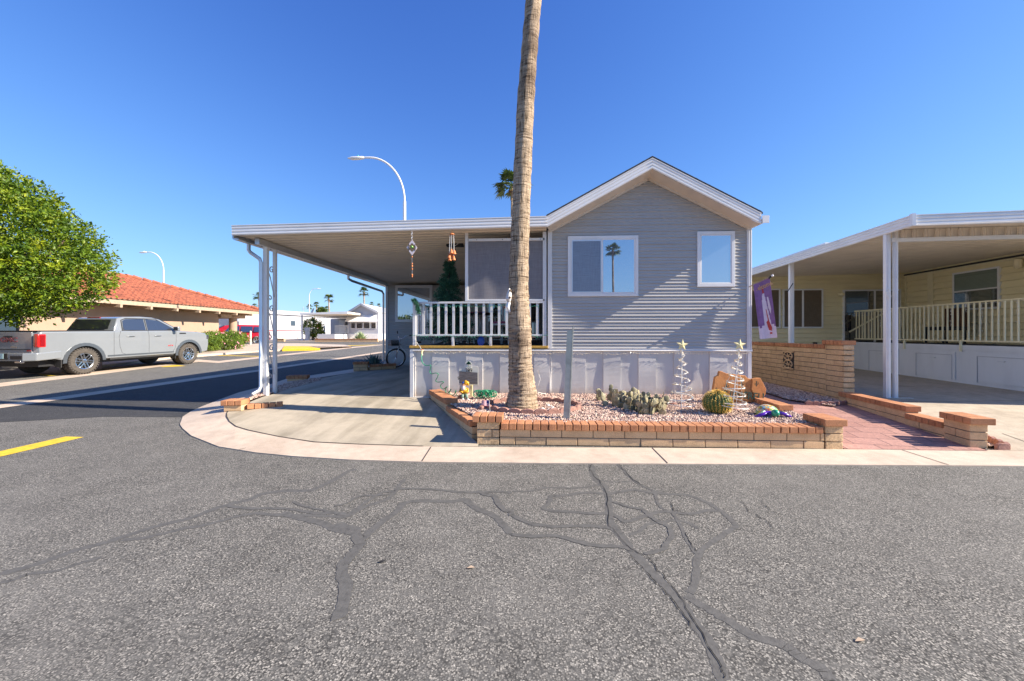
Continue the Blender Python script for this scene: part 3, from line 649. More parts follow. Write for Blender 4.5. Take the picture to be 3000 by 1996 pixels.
# tall wall between the lots
XB = 5.94
t_ = wall('block_wall', 'tall tan block wall with orange cap and pierced breeze block', [((XB, 8.28), (XB, 11.6), .1, 1.14, .18, 0), ((XB, 7.84), (XB, 8.27), .05, 1.23, .2, 0)],
     [((XB, 8.28), (XB, 11.6), 1.142, .21), ((XB, 7.80), (XB, 8.32), 1.232, .27)])
mb = MB(); x_ = XB - .095
for k in range(11): mb.box(x_ - .025, x_ + .01, 7.75, 7.86, 0, 0.001)
mb = MB(); rn = random.Random(4)
for k in range(11):
    z = 1.232 - .102 * k; mb.obox((XB, 7.825, z - .048), (.1 + rn.uniform(-.004, .004), 0, 0), (0, .03, 0), (0, 0, .044))
o = build('split_face_end', mb, M['split'], t_, bevel=0.014)
o = mb = MB(); yc, zc = 9.42, .84           # breeze block: dark opening with a spoked double ring
mb.box(XB - .10, XB - .093, yc - .19, yc + .19, zc - .19, zc + .19); bb = build('breeze_block', mb, M['joint'], t_)
mb = MB()
for z1 in (-.095, .095):
    mb.tube([(XB - .108, yc + math.cos(a) * .155, zc + z1 + math.sin(a) * .088) for a in [i * math.pi / 10 for i in range(21)]], .014, 6)
    for k in range(6):
        a = k * math.pi / 3 + .3; mb.tube([(XB - .108, yc, zc + z1), (XB - .108, yc + math.cos(a) * .15, zc + z1 + math.sin(a) * .085)], .011, 5)
mb.beam((XB - .108, yc - .19, zc - .19), (XB - .108, yc + .19, zc - .19), .02, .03); mb.beam((XB - .108, yc - .19, zc + .19), (XB - .108, yc + .19, zc + .19), .02, .03)
build('spoked_ring', mb, M['block'], bb)
wall('block_pillar', 'distant brick capped pillar just past the corner of the grey home', [((XB, 11.65), (XB, 12.0), .2, 1.38, .2, 0)], [((XB, 11.6), (XB, 12.05), 1.382, .26)], 'pillar')
wall('low_brick_wall', 'stepped low orange brick wall between the rose path and the beige drive', [((5.56, 5.26), (5.60, 5.62), -.05, .315, .19, 0), ((5.61, 5.64), (5.68, 6.28), -.05, .17, .17, 0), ((5.69, 6.28), (5.84, 7.80), -.02, .275, .17, 0)],
     [((5.555, 5.20), (5.60, 5.64), .317, .27), ((5.61, 5.65), (5.68, 6.27), .172, .2), ((5.69, 6.25), (5.84, 7.78), .277, .21)])
# scalloped edging strips
def scallop(name, pts, fz, label, w=.13, h=.1, group=None):
    P = [Vector(p) for p in pts]; mb = MB()
    for i in range(len(P) - 1):
        d = P[i + 1] - P[i]; n_ = max(1, round(d.length / w)); u = d.normalized()
        for k in range(n_):
            c = P[i] + d * ((k + .5) / n_); z = fz(c.x, c.y) - .02; hw = d.length / n_ / 2; prof = []
            for j in range(7):
                a = math.pi * j / 6; prof.append(Vector((c.x, c.y, 0)) + Vector((u.x, u.y, 0)) * (-math.cos(a) * hw) + Vector((0, 0, z + h * .65 + math.sin(a) * h * .35)))
            prof.append(Vector((c.x + u.x * hw, c.y + u.y * hw, z))); prof.append(Vector((c.x - u.x * hw, c.y - u.y * hw, z)))
            nn = Vector((-u.y, u.x, 0)) * .05; mb.prism([p - nn / 2 for p in prof], nn)
    o = build(name, mb, M['edging'], bevel=0.006); return tag(o, label, 'edging')
c0 = at(1530, 1200, 6.3)
pts = [(c0.x + math.cos(a) * .74 + .16, c0.y + math.sin(a) * .52) for a in [math.pi * 2 * i / 24 + .3 for i in range(25)]]
scallop('scalloped_edging', [(x, y, 0) for x, y in pts], gravz, 'ring of pink scalloped edging round the foot of the tall palm')
scallop('scalloped_edging', [(5.72, 5.22, 0), (5.86, 5.22, 0), (5.93, 5.5, 0), (6.02, 6.0, 0)], padz, 'scalloped edging at the corner of the beige drive by the brick column', w=.11)
scallop('scalloped_edging', [(4.98, 7.55, 0), (5.45, 7.5, 0), (5.8, 7.62, 0)], walkz, 'rose scalloped edging where the path meets gravel under the tall block wall')

# ================================================================== GREY PARK HOME
home = thing('park_home', 'grey vinyl-sided park home with white gable trim behind the planter', 'house', ((XW0 + XW1) / 2, YF, .25))
XP = (XW0 + XW1) / 2; ZE, ZP = 3.41, 4.37
def hx(z):
    if z <= ZE: return XW0, XW1
    k = (z - ZE) / (ZP - ZE); return XW0 + (XP - XW0) * k, XW1 - (XW1 - XP) * k
PROF = [(0, .002), (.004, .0195), (.012, .0178), (.030, .0085), (.046, .0040), (.0605, .0022), (.0612, .0085), (.065, .0155), (.073, .0148), (.091, .0070), (.107, .0030), (.1205, .0)]
def siding(mb, org, ux, out, xf, z0, z1, per=.122, prof=PROF, k=1.0):
    org, ux, out = Vector(org), Vector(ux), Vector(out); z = z0; prev = None
    while z < z1:
        for (dz, o_) in prof:
            zz = z + dz * per / .122
            if zz > z1: break
            a, b = xf(zz)
            cur = (mb.vert(org + ux * a + out * (o_ * k) + Vector((0, 0, zz))), mb.vert(org + ux * b + out * (o_ * k) + Vector((0, 0, zz))))
            if prev: mb.face((prev[0], prev[1], cur[1], cur[0]))
            prev = cur
        z += per
    return mb
mb = MB(); siding(mb, (0, YF, 0), (1, 0, 0), (0, -1, 0), lambda z: (hx(z)[0] + .03, hx(z)[1] - .03), 1.165, ZP - .02)
siding(mb, (XW0, 0, 0), (0, 1, 0), (-1, 0, 0), lambda z: (YF + .05, 17.6), 1.2, 3.40)
build('siding', mb, M['siding'], home)
mb = MB(); mb.prism([(XW0 + .003, YF + .003, .2), (XW1 - .003, YF + .003, .2), (XW1 - .003, YF + .003, ZE), (XP, YF + .003, ZP), (XW0 + .003, YF + .003, ZE)], (0, 10, 0)); build('wall', mb, M['siding'], home)
# corner posts, skirt trim, base trim
mb = MB(); mb.box(XW0 - .035, XW0 + .045, YF - .030, YF + .06, 1.16, ZE - .0); build('corner_trim', mb, M['trim'], home, bevel=.003)
mb = MB(); mb.box(XW1 - .05, XW1 + .035, YF - .030, YF + .06, 1.16, ZE + .02)
mb.box(XW1 - .028, XW1 - .008, YF - .036, YF - .029, 1.16, ZE); mb.box(XW1 + .012, XW1 + .026, YF - .036, YF - .029, 1.16, ZE)
build('corner_trim', mb, M['trim'], home, bevel=.003)
mb = MB(); mb.sweep([(0, 0), (.04, 0), (.048, .012), (.03, .02), (.03, .045), (.036, .055), (0, .055)], (XW0, YF, 1.112), (XW1 + .04, YF, 1.112), (0, -1, 0), (0, 0, 1)); build('ledge_trim', mb, M['trim'], home)
def skirt(x0, x1, zb, par, ph=0.0):
    """box ribbed sheet: raised and recessed bands, the edge of each bowed a little"""
    mb = MB(); P = .326; x = x0 + .02; k = 0; z0, z1 = zb, 1.112; NZ = 9; rn = random.Random(int(x0 * 100) + 5)
    cols = [(x0, .004)]
    xe = XW1 - .07 - ph
    es = []
    e = xe
    while e > x0 + .02: es.append(e); e -= P
    es = es[::-1]
    raised = (len(es) % 2 == 0)
    path = []
    last = x0; r = raised
    for e in es + [x1]:
        path.append((last + .002, .021 if r else .002)); path.append((min(e, x1) - .002, .021 if r else .002)); last = min(e, x1); r = not r
    zs = [z0 + (z1 - z0) * i / NZ for i in range(NZ + 1)]; rows = []
    ph_ = [rn.uniform(0, 6) for _ in path]
    for z in zs:
        rows.append([mb.vert((px_, YF - o_ - (.0045 * math.sin(z * 8 + ph_[i]) if o_ > .01 else 0), z)) for i, (px_, o_) in enumerate(path)])
    for a in range(NZ):
        for b in range(len(path) - 1): mb.face((rows[a][b], rows[a][b + 1], rows[a + 1][b + 1], rows[a + 1][b]))
    return build('skirting', mb, M['skirt'], par)
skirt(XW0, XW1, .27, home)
mb = MB(); mb.box(XW0, XW1 + .02, YF - .035, YF, .262, .288); mb.box(XW1 - .035, XW1 + .03, YF - .03, YF + .05, .2, 1.11); build('base_trim', mb, M['trim'], home, bevel=.003)
# gable roof
YG = 7.24; PK = Vector((2.135, YG, 4.58)); EL = Vector((0.262, YG, 3.565)); ER = Vector((4.02, YG, 3.565))
mb = MB(); D = Vector((0, 10.6, 0))
for a, b in ((EL, PK), (PK, ER)):
    a2, b2 = a.copy(), b.copy(); d = (b - a).normalized()
    if a is EL: a2 = a - d * .02
    if b is ER: b2 = b + d * .03
    mb.prism([a2 + Vector((0, -.02, .002)), b2 + Vector((0, -.02, .002)), b2 + Vector((0, -.02, .032)), a2 + Vector((0, -.02, .032))], D)
rn = random.Random(8)
for a, b in ((EL, PK), (PK, ER)):
    n_ = 26
    for i in range(n_):
        p = a.lerp(b, i / n_); q = a.lerp(b, (i + .97) / n_); mb.beam(p + Vector((0, -.022, .028)), q + Vector((0, -.022, .028 + rn.uniform(0, .003))), .012, .007)
build('roof', mb, M['shingle'], home)
FL = [(0, 0), (.012, .004), (.022, .018), (.022, .038), (.010, .050), (.010, .060), (.022, .074), (.022, .098), (.010, .110), (.010, .120), (.024, .134), (.024, .160), (.012, .172), (.028, .180), (.028, .192), (0, .192)]
mb = MB(); dn = Vector((0, 0, -.192))
for a, b in ((EL, PK), (PK, ER)):
    mb.sweep([(o_, u_) for o_, u_ in FL], a + dn, b + dn, (0, -1, 0), (0, 0, 1))
build('gable_fascia', mb, M['fascia'], home)
mb = MB()
for a, b, wa, wb in ((EL, PK, (XW0, ZE), (XP, ZP)), (PK, ER, (XP, ZP), (XW1, ZE))):
    p1, p2 = a + dn + Vector((0, .01, .002)), b + dn + Vector((0, .01, .002)); q1, q2 = Vector((wa[0], YF - .02, wa[1] - .02)), Vector((wb[0], YF - .02, wb[1] - .02))
    mb.poly([p1, p2, q2, q1]); mb.poly([q1, q2, q2 + Vector((0, .03, .1)), q1 + Vector((0, .03, .1))])
    mb.beam(q1 + Vector((0, -.012, -.018)), q2 + Vector((0, -.012, -.018)), .03, .038)
build('soffit', mb, M['soffit'], home)
mb = MB(); mb.sweep([(0, 0), (.11, .03), (.125, .11), (.10, .115), (.09, .045), (.01, .02)], (4.035, YG - .02, 3.40), (4.035, 17.6, 3.40), (1, 0, 0), (0, 0, 1)); mb.box(4.036, 4.15, YG - .03, YG - .015, 3.39, 3.52)
build('roof_gutter', mb, M['white'], home)
def window(par, px0, py0, px1, py1, Y, mat, fw=.058, out=.035, split=None, label=None, mats=None, rail=None, fm='white'):
    a, b = at(px0, py0, Y), at(px1, py1, Y); x0, x1, z1, z0 = a.x, b.x, (a.z + at(px1, py0, Y).z) / 2, (b.z + at(px0, py1, Y).z) / 2
    mb = MB(); yo = Y - out
    mb.box(x0, x1, yo, Y + .02, z1 - fw, z1); mb.box(x0, x1, yo, Y + .02, z0, z0 + fw); mb.box(x0, x0 + fw, yo + .001, Y + .02, z0 + fw, z1 - fw); mb.box(x1 - fw, x1, yo + .001, Y + .02, z0 + fw, z1 - fw)
    st = .022  # inner step of the frame
    for (c0_, c1_, d0, d1) in ((x0 + fw, x1 - fw, z1 - fw - st, z1 - fw), (x0 + fw, x1 - fw, z0 + fw, z0 + fw + st), (x0 + fw, x0 + fw + st, z0 + fw + st, z1 - fw - st), (x1 - fw - st, x1 - fw, z0 + fw + st, z1 - fw - st)): mb.box(c0_, c1_, yo + .004, Y + .02, d0, d1)
    if split: xm = x0 + (x1 - x0) * split; mb.box(xm - .018, xm + .018, yo + .006, Y + .02, z0 + fw + st, z1 - fw - st)
    if rail: zm = z0 + (z1 - z0) * rail; mb.box(x0 + fw + st, x1 - fw - st, yo + .006, Y + .02, zm - .015, zm + .015)
    w = build('window', mb, M[fm], par, bevel=.004)
    if label: w["label"] = label
    yp = yo + .008; xs = [x0 + fw + st, x1 - fw - st]; mm = mats or [mat]
    if split:
        for k, (p, q) in enumerate(((xs[0], xm - .018), (xm + .018, xs[1]))):
            m2 = MB(); m2.box(p, q, yp, yp + .01, z0 + fw + st, z1 - fw - st); o = build('pane', m2, M[mm[min(k, len(mm) - 1)]], w)
            if k == 0 and mm[0] == 'screen':
                o["label"] = 'left sash behind insect screen'; m3 = MB(); q0, q1, r0, r1 = p + .012, q - .012, z0 + fw + st + .012, z1 - fw - st - .02
                for bx in ((p, q, r1, r1 + .02), (p, q, r0 - .012, r0), (p, q0, r0, r1), (q1, q, r0, r1)): m3.box(bx[0], bx[1], yp - .008, yp, bx[2], bx[3])
                build('screen_frame', m3, M['alu'], w)
    else:
        m2 = MB(); m2.box(xs[0], xs[1], yp, yp + .01, z0 + fw + st, z1 - fw - st); build('pane', m2, M[mm[0]], w)
    return w
window(home, 1663, 692, 1869, 869, YF, 'glass', split=.49, mats=['screen', 'glass'], label='wide sliding window with screened left half')
window(home, 2041, 679, 2151, 841, YF, 'glass', label='narrow upright window at the right of the gable wall')

# ------------------------------------------------------------------ rear room with the bicycle wall
YR = 14.5; XL = -5.40
shed = thing('storage_room', 'grey sided room under the back of the carport, bicycle in front', 'shed', (-2.5, YR, .25))
mb = MB(); mb.box(XL, XW0 - .03, YR + .003, 17.9, .2, 3.22); build('wall', mb, M['siding'], shed)
mb = MB(); siding(mb, (0, YR, 0), (1, 0, 0), (0, -1, 0), lambda z: (XL + .05, XW0 - .04), .86, 3.21); build('siding', mb, M['siding'], shed)
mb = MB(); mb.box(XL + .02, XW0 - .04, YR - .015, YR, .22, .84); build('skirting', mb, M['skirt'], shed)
mb = MB(); mb.box(XL - .03, XL + .06, YR - .03, YR + .05, .22, 3.2); mb.box(XL, XW0 - .03, YR - .02, YR, .84, .862); build('corner_trim', mb, M['trim'], shed)
window(shed, 1158.5, 836, 1267, 944, YR, 'glass', fw=.075, label='square window with cream frame, sky in its glass')
window(shed, 1283, 845, 1310, 944, YR, 'glass_dark', fw=.05, label='narrow window behind the fir tree')
x0 = -.62
mb = MB(); mb.box(x0 - 1.05, x0 + .8, YR - .03, YR, 1.2, 1.24); mb.box(x0 - 1.05, x0 - .98, YR - .031, YR, 1.24, 3.08); mb.box(x0 + .73, x0 + .8, YR - .031, YR, 1.24, 3.08); mb.box(x0 - .15, x0 - .09, YR - .031, YR, 1.24, 3.08); mb.box(x0 - 1.05, x0 + .8, YR - .031, YR, 3.08, 3.14)
dr = build('sliding_door', mb, M['white'], shed)
mb = MB(); mb.box(x0 - .98, x0 + .73, YR - .02, YR - .005, 1.24, 3.08); build('pane', mb, M['glass_dark'], dr)

# ------------------------------------------------------------------ deck
XD = -2.34
deck = thing('porch_deck', 'raised porch deck with white picket railing and gold edge board', 'deck', (-1.0, YF, .22))
mb = MB(); mb.box(XD + .02, XW0 - .005, YF + .03, 14.45, 1.10, 1.205); build('floor', mb, M['turf'], deck)
mb = MB(); mb.box(XD - .03, XW0 - .03, YF - .045, YF + .028, 1.168, 1.212); build('edge_board', mb, M['gold'], deck, bevel=.006)
mb = MB(); mb.box(XD - .02, XW0 - .035, YF - .03, YF + .02, 1.150, 1.167); build('carpet_edge', mb, M['grass_mat'], deck)
mb = MB(); mb.sweep([(0, 0), (.04, 0), (.048, .012), (.03, .02), (.03, .030), (.036, .038), (0, .038)], (XD + .03, YF, 1.110), (XW0, YF, 1.110), (0, -1, 0), (0, 0, 1))
mb.box(XD - .02, XD + .05, YF - .035, YF + .04, .2, 1.148); mb.box(XD, XW0, YF - .032, YF, .205, .225); build('deck_trim', mb, M['trim'], deck, bevel=.003)
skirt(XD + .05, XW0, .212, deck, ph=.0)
mb = MB(); mb.box(XD - .005, XD + .02, YF + .03, 14.4, .2, 1.15); build('side_skirting', mb, M['skirt'], deck)
# railing (parts of the deck)
def railing(par, A, Bp, z0, ztop, zbot, sp, w, posts=(), mat='trim', rail_w=.045, name='railing'):
    A, Bv = Vector((A[0], A[1], 0)), Vector((Bp[0], Bp[1], 0)); d = Bv - A; L = d.length; d.normalize(); r_ = MB(); up = Vector((0, 0, 1))
    r_.beam(A + up * (ztop - .018), Bv + up * (ztop - .018), rail_w * 1.3, .036); r_.beam(A + up * (zbot), Bv + up * zbot, rail_w, .036)
    ra = build(name, r_, M[mat], par, bevel=.003)
    n_ = int(L / sp); s_ = (L - n_ * sp) / 2 if not posts else 0
    for i in range(n_ + 1):
        q = A + d * (s_ + sp * i); mb = MB(); mb.obox(q + up * ((ztop + zbot) / 2 - .008), d * w / 2, Vector((-d.y, d.x, 0)) * w * .38, up * ((ztop - zbot) / 2 - .022)); build('baluster', mb, M[mat], ra)
    for p in posts:
        q = A + d * p; mb = MB(); mb.obox(q + up * ((z0 + zbot) / 2), d * w / 2, Vector((-d.y, d.x, 0)) * w * .4, up * ((zbot - z0) / 2)); build('post', mb, M[mat], ra)
    return ra
railing(deck, (XD + .09, YF + .01), (XW0 - .10, YF + .01), 1.21, 2.06, 1.415, .1465, .046, posts=(.72, 1.45, 2.18))
mb = MB(); mb.box(XD + .03, XD + .09, YF - .02, YF + .04, 1.21, 2.06); build('post', mb, M['trim'], deck, bevel=.003); mb = MB(); mb.box(XW0 - .13, XW0 - .06, YF - .02, YF + .04, 1.21, 3.38); build('post', mb, M['trim'], deck, bevel=.003)
railing(deck, (XD + .05, YF + .15), (XD + .05, 12.0), 1.21, 2.05, 1.415, .18, .04, posts=(1.4, 2.8, 4.2))
railing(deck, (XD + .1, 12.1), (-1.0, 12.1), 1.21, 1.95, 1.35, .12, .03)
# roll-down shade frame and cloth
a = at(1363, 696, YF); b = at(1596, 882, YF); a2 = at(1363, 680, YF)
sh = thing('sun_shade', 'grey roll-down shade cloth in a white frame above the porch railing', 'shade', ((a.x + b.x) / 2, YF, 2.08))
mb = MB(); mb.box(a.x, a.x + .058, YF - .02, YF + .03, 2.065, 3.40); mb.box(a.x + .058, b.x, YF - .02, YF + .02, 3.215, 3.265); mb.box(b.x - .03, b.x, YF - .019, YF + .02, 2.10, 3.214); mb.box(a.x + .058, b.x, YF - .02, YF + .02, 2.065, 2.10); build('frame', mb, M['white'], sh, bevel=.004)
mb = MB(); N = 24
for i in range(N):
    x1_, x2_ = a.x + .058 + (b.x - .03 - a.x - .058) * i / N, a.x + .058 + (b.x - .03 - a.x - .058) * (i + 1) / N
    y1_, y2_ = YF + .004 * math.sin(i * .9), YF + .004 * math.sin((i + 1) * .9); mb.poly([(x1_, y1_, 2.10), (x2_, y2_, 2.10), (x2_, y2_, 3.215), (x1_, y1_, 3.215)])
build('cloth', mb, M['shade'], sh)
mb = MB()
for px in (1372, 1397, 1472, 1584): mb = MB(); p = at(px, 699, YF - .02); mb.lathe((p.x, YF - .021, 3.24), [(.008, 0), (.008, .004)], 8, (0, -1, 0)); build('screw', mb, M['dark'], sh)

# ------------------------------------------------------------------ carport
cp = thing('carport', 'flat white carport roof on twin posts beside the grey home', 'carport', (-5.35, 7.85, .22))
XC = -5.66; XR = .262; zl, zr_ = 3.30, 3.385    # underside of fascia left / right
def cz(x): return zl + (zr_ - zl) * (x - XC) / (XR - XC)
mb = MB(); fl2 = [(o_, u_ * .99) for o_, u_ in FL]; mb.sweep(fl2, (XC, YG, cz(XC) - .005), (XR, YG, cz(XR) - .005), (0, -1, 0), (0, 0, 1)); build('fascia', mb, M['fascia'], cp)
mb = MB(); y = YG + .002; prev = None; up_ = .03
while y < 18:                      # ribbed roof pans, ribs running across
    for dy, dz in ((0, .0), (.004, .075), (.052, .075), (.056, 0), (.075, -.016), (.182, -.016), (.20, 0)):
        yy = y + dy; cur = (mb.vert((XC + .02, yy, cz(XC) + .03 + dz)), mb.vert((XR, yy, cz(XR) + .03 + dz)))
        if prev: mb.mi = 1 if (dz > .05 or 0 < dy < .06) else 0; mb.face((prev[0], prev[1], cur[1], cur[0]))  # groove walls get the dark colour that imitates shade
        prev = cur
    y += .203
pan = build('roof_pan', mb, [M['ceil'], M['groove_shade']], cp)
mb = MB(); mb.prism([(XC, YG + .004, cz(XC) + .11), (XR, YG + .004, cz(XR) + .11), (XR, YG + .004, cz(XR) + .135), (XC, YG + .004, cz(XC) + .135)], (0, 10.7, 0)); build('roof_top', mb, M['white'], cp)
mb = MB(); mb.box(-5.40, -5.31, YG + .25, YR - .05, 3.185, 3.30); build('beam', mb, M['dark'] if 0 else M['alu'], cp)
mb = MB(); mb.sweep([(0, 0), (.10, .0), (.13, .03), (.13, .12), (.10, .12), (.10, .03), (0, .015)], (XC + .1, YG + .03, 3.225), (XC + .1, 17.8, 3.225), (-1, 0, 0), (0, 0, 1)); build('gutter', mb, M['alu'], cp)
mb = MB(); p1 = W(781, 1159, 8.02); x1_, y1_ = -5.345, 7.74; x2_, y2_ = -5.355, 8.03
mb.box(x1_ - .04, x1_ + .04, y1_ - .04, y1_ + .04, slabz(0, 7.7) - .02, 3.19); build('post', mb, M['white'], cp, bevel=.006)
mb = MB(); mb.box(x2_ - .032, x2_ + .032, y2_ - .032, y2_ + .032, slabz(0, 8) - .02, 3.19); build('post', mb, M['white'], cp, bevel=.006)
mb = MB()                          # wrought scroll work between the posts
def scroll(c, r0, turns, sgn, ph, n_=26):
    return [Vector((x1_ - .003, c[0] + sgn * math.cos(ph + t * turns * 6.28 / n_) * r0 * (1 - .75 * t / n_), c[1] + math.sin(ph + t * turns * 6.28 / n_) * r0 * (1 - .75 * t / n_))) for t in range(n_ + 1)]
ym = (y1_ + y2_) / 2
for zc in (2.75, 1.95, 1.15):
    mb.tube(scroll((ym + .03, zc), .07, 1.1, 1, 1.0), .011, 5); mb.tube(scroll((ym - .02, zc - .58), .07, 1.1, -1, -1.0), .011, 5)
    mb.tube([(x1_, y1_ + .05, zc - .02), (x1_, ym - .02, zc - .15), (x1_, ym + .06, zc - .40), (x1_, y2_ - .04, zc - .55)], .010, 5)
build('scrollwork', mb, M['metroof'], cp)
mb = MB(); zb = slabz(0, 7.7)
mb.tube([(XC + .04, 7.62, 3.22), (XC + .04, 7.62, 3.10), (XC + .08, 7.62, 3.05), (-5.42, 7.66, 2.93), (-5.405, 7.67, 2.86), (-5.405, 7.67, zb + .18), (-5.41, 7.62, zb + .10), (-5.46, 7.50, zb + .04)], .036, 8); build('downspout', mb, M['alu'], cp, smooth=True)
mb = MB(); mb.tube([(XC + .04, 11.9, 3.22), (XC + .04, 11.9, 3.12), (XC + .06, 12.1, 3.08), (XL - .06, 14.2, 2.98), (XL - .07, 14.38, 2.9), (XL - .07, 14.38, .4), (XL - .1, 14.2, .27)], .04, 8); build('downspout', mb, M['alu'], cp, smooth=True)
# ================================================================== YELLOW HOME ON THE RIGHT
YAW = R(4.4); RR = Vector((math.cos(YAW), -math.sin(YAW), 0)); DD = Vector((math.sin(YAW), math.cos(YAW), 0)); UP = Vector((0, 0, 1))
def onp(px, py, org, nrm):
    o = Vector((0, 0, CH)); d = W(px, py, 1.0) - o; return o + d * ((Vector(org) - o).dot(Vector(nrm)) / d.dot(Vector(nrm)))
yh = thing('yellow_home', 'yellow sided home with white skirting in the shade on the right', 'house', tuple(W(2655, 1000, 13.3).xy) + (.3,))
BW = W(2655, 977, 13.3); BW.z = 0                      # inner corner of back wall and side wall
def side_xf(z): return (0, 9.5)
mb = MB(); siding(mb, BW, -DD, -RR, lambda z: (.02, 5.2), 1.0, 3.56, per=.36, k=2.4); siding(mb, BW, -RR, -DD, lambda z: (.02, 5.0), .25, 3.50, per=.30, k=2.2); build('siding', mb, M['ycol'], yh)
mb = MB(); mb.obox(BW + RR * 2.05 + UP * 1.8 + DD * (-.4), RR * 2.04, DD * 4.8, UP * 1.67); mb.obox(BW - RR * 2.5 + DD * 1.6 + UP * 1.8, RR * 2.5, DD * 1.59, UP * 1.68); build('wall', mb, M['ycol'], yh)
mb = MB(); mb.obox(BW + UP * 2.3 - RR * .03 - DD * .03, RR * .03, DD * .03, UP * 1.2)
q = onp(2730, 900, BW, RR); q.z = 0; mb.obox(q + UP * 2.3 - RR * .03, RR * .015, DD * .10, UP * 1.2); mb.beam(BW - RR * .035 + UP * 3.34, BW - RR * .035 - DD * 5.2 + UP * 3.34, .03, .06); build('corner_trim', mb, M['ycream'], yh)
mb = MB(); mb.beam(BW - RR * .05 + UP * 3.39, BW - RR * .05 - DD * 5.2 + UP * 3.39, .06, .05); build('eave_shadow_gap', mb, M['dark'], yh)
def owin(par, c0, c1, org, nrm, ux, mat, fw=.05, mid=None, vs=None, label=None, mm2=None, fm='white'):
    """window on an oblique wall; c0, c1 opposite corners in the photograph's pixels"""
    a, b = onp(*c0, org, nrm), onp(*c1, org, nrm); ux = Vector(ux); L0, L1 = sorted(((a - Vector(org)).dot(ux), (b - Vector(org)).dot(ux))); z1, z0 = max(a.z, b.z), min(a.z, b.z)
    O = Vector(org); O.z = 0; n_ = Vector(nrm); mb = MB()
    def bx(m_, l0, l1, zz0, zz1, d0, d1): m_.obox(O + ux * (l0 + l1) / 2 + n_ * (d0 + d1) / 2 + UP * (zz0 + zz1) / 2, ux * (l1 - l0) / 2, n_ * (d1 - d0) / 2, UP * (zz1 - zz0) / 2)
    bx(mb, L0, L1, z1 - fw, z1, 0, .065); bx(mb, L0, L1, z0, z0 + fw, 0, .065); bx(mb, L0, L0 + fw, z0 + fw, z1 - fw, 0, .064); bx(mb, L1 - fw, L1, z0 + fw, z1 - fw, 0, .064)
    if mid: zm = z0 + (z1 - z0) * mid; bx(mb, L0 + fw, L1 - fw, zm - .02, zm + .02, 0, .062)
    if vs: lm = L0 + (L1 - L0) * vs; bx(mb, lm - .03, lm + .03, z0 + fw, z1 - fw, 0, .062)
    w = build('window', mb, M[fm], par, bevel=.004)
    if label: w['label'] = label
    m2 = MB(); bx(m2, L0 + fw, L1 - fw, (zm if mid else z0 + fw), z1 - fw, .047, .052); build('pane', m2, M[mat], w)
    if mid: m2 = MB(); bx(m2, L0 + fw, L1 - fw, z0 + fw, zm, .047, .052); build('pane', m2, M[mm2 or mat], w)
    return w
w = owin(yh, (2796.5, 801), (2935, 904), BW, -RR, -DD, 'blind', mid=.5, mm2='glass_dark', label='side window with closed green blind above dark lower sash')
mb = MB(); a = onp(2800, 812, BW, RR); b = onp(2930, 845, BW, RR)
for k in range(22):
    z = a.z - .05 - k * .034
    mb.beam(Vector((a.x, a.y, z)) - RR * .056 - DD * .06, Vector((b.x, b.y, z)) - RR * .056 + DD * .03, .004, .008)
build('blind_slats', mb, plain('green_grey_blind', (0.22, 0.28, 0.24, 1), .6), w)
owin(yh, (2150, 848), (2284, 962), BW, -DD, -RR, 'sunscreen', label='back window half hidden behind the flag')
owin(yh, (2291, 848), (2409, 962), BW, -DD, -RR, 'sunscreen', vs=.5, label='wide back window with brown sunscreen')
sdoor = owin(yh, (2467, 850), (2636, 1012), BW, -DD, -RR, 'glass_dark', vs=.45, label='sliding patio door with dark glass'); sdoor.name = 'patio_door'
p = onp(2458, 862, BW, DD) - DD * .12
mb = MB(); mb.lathe(p + DD * .1, [(.06, 0), (.06, .03)], 12, -DD); mb.lathe(p, [(.02, -.10), (.09, -.06), (.09, .0), (.06, .03)], 12); wl = build('wall_lamp', mb, M['ycream'], yh); wl['label'] = 'round cream wall lamp by the patio door'
p = onp(2996, 772, BW, RR) - RR * .1
mb = MB(); mb.lathe(p, [(.03, .13), (.08, .10), (.08, -.05), (.05, -.12)], 12); build('wall_lamp', mb, M['ycream'], yh)
mb = MB(); q = onp(2385, 1011, BW, DD); mb.obox(q - DD * .05, RR * .05, DD * .04, UP * .09); build('outlet_box', mb, M['dark'], yh)
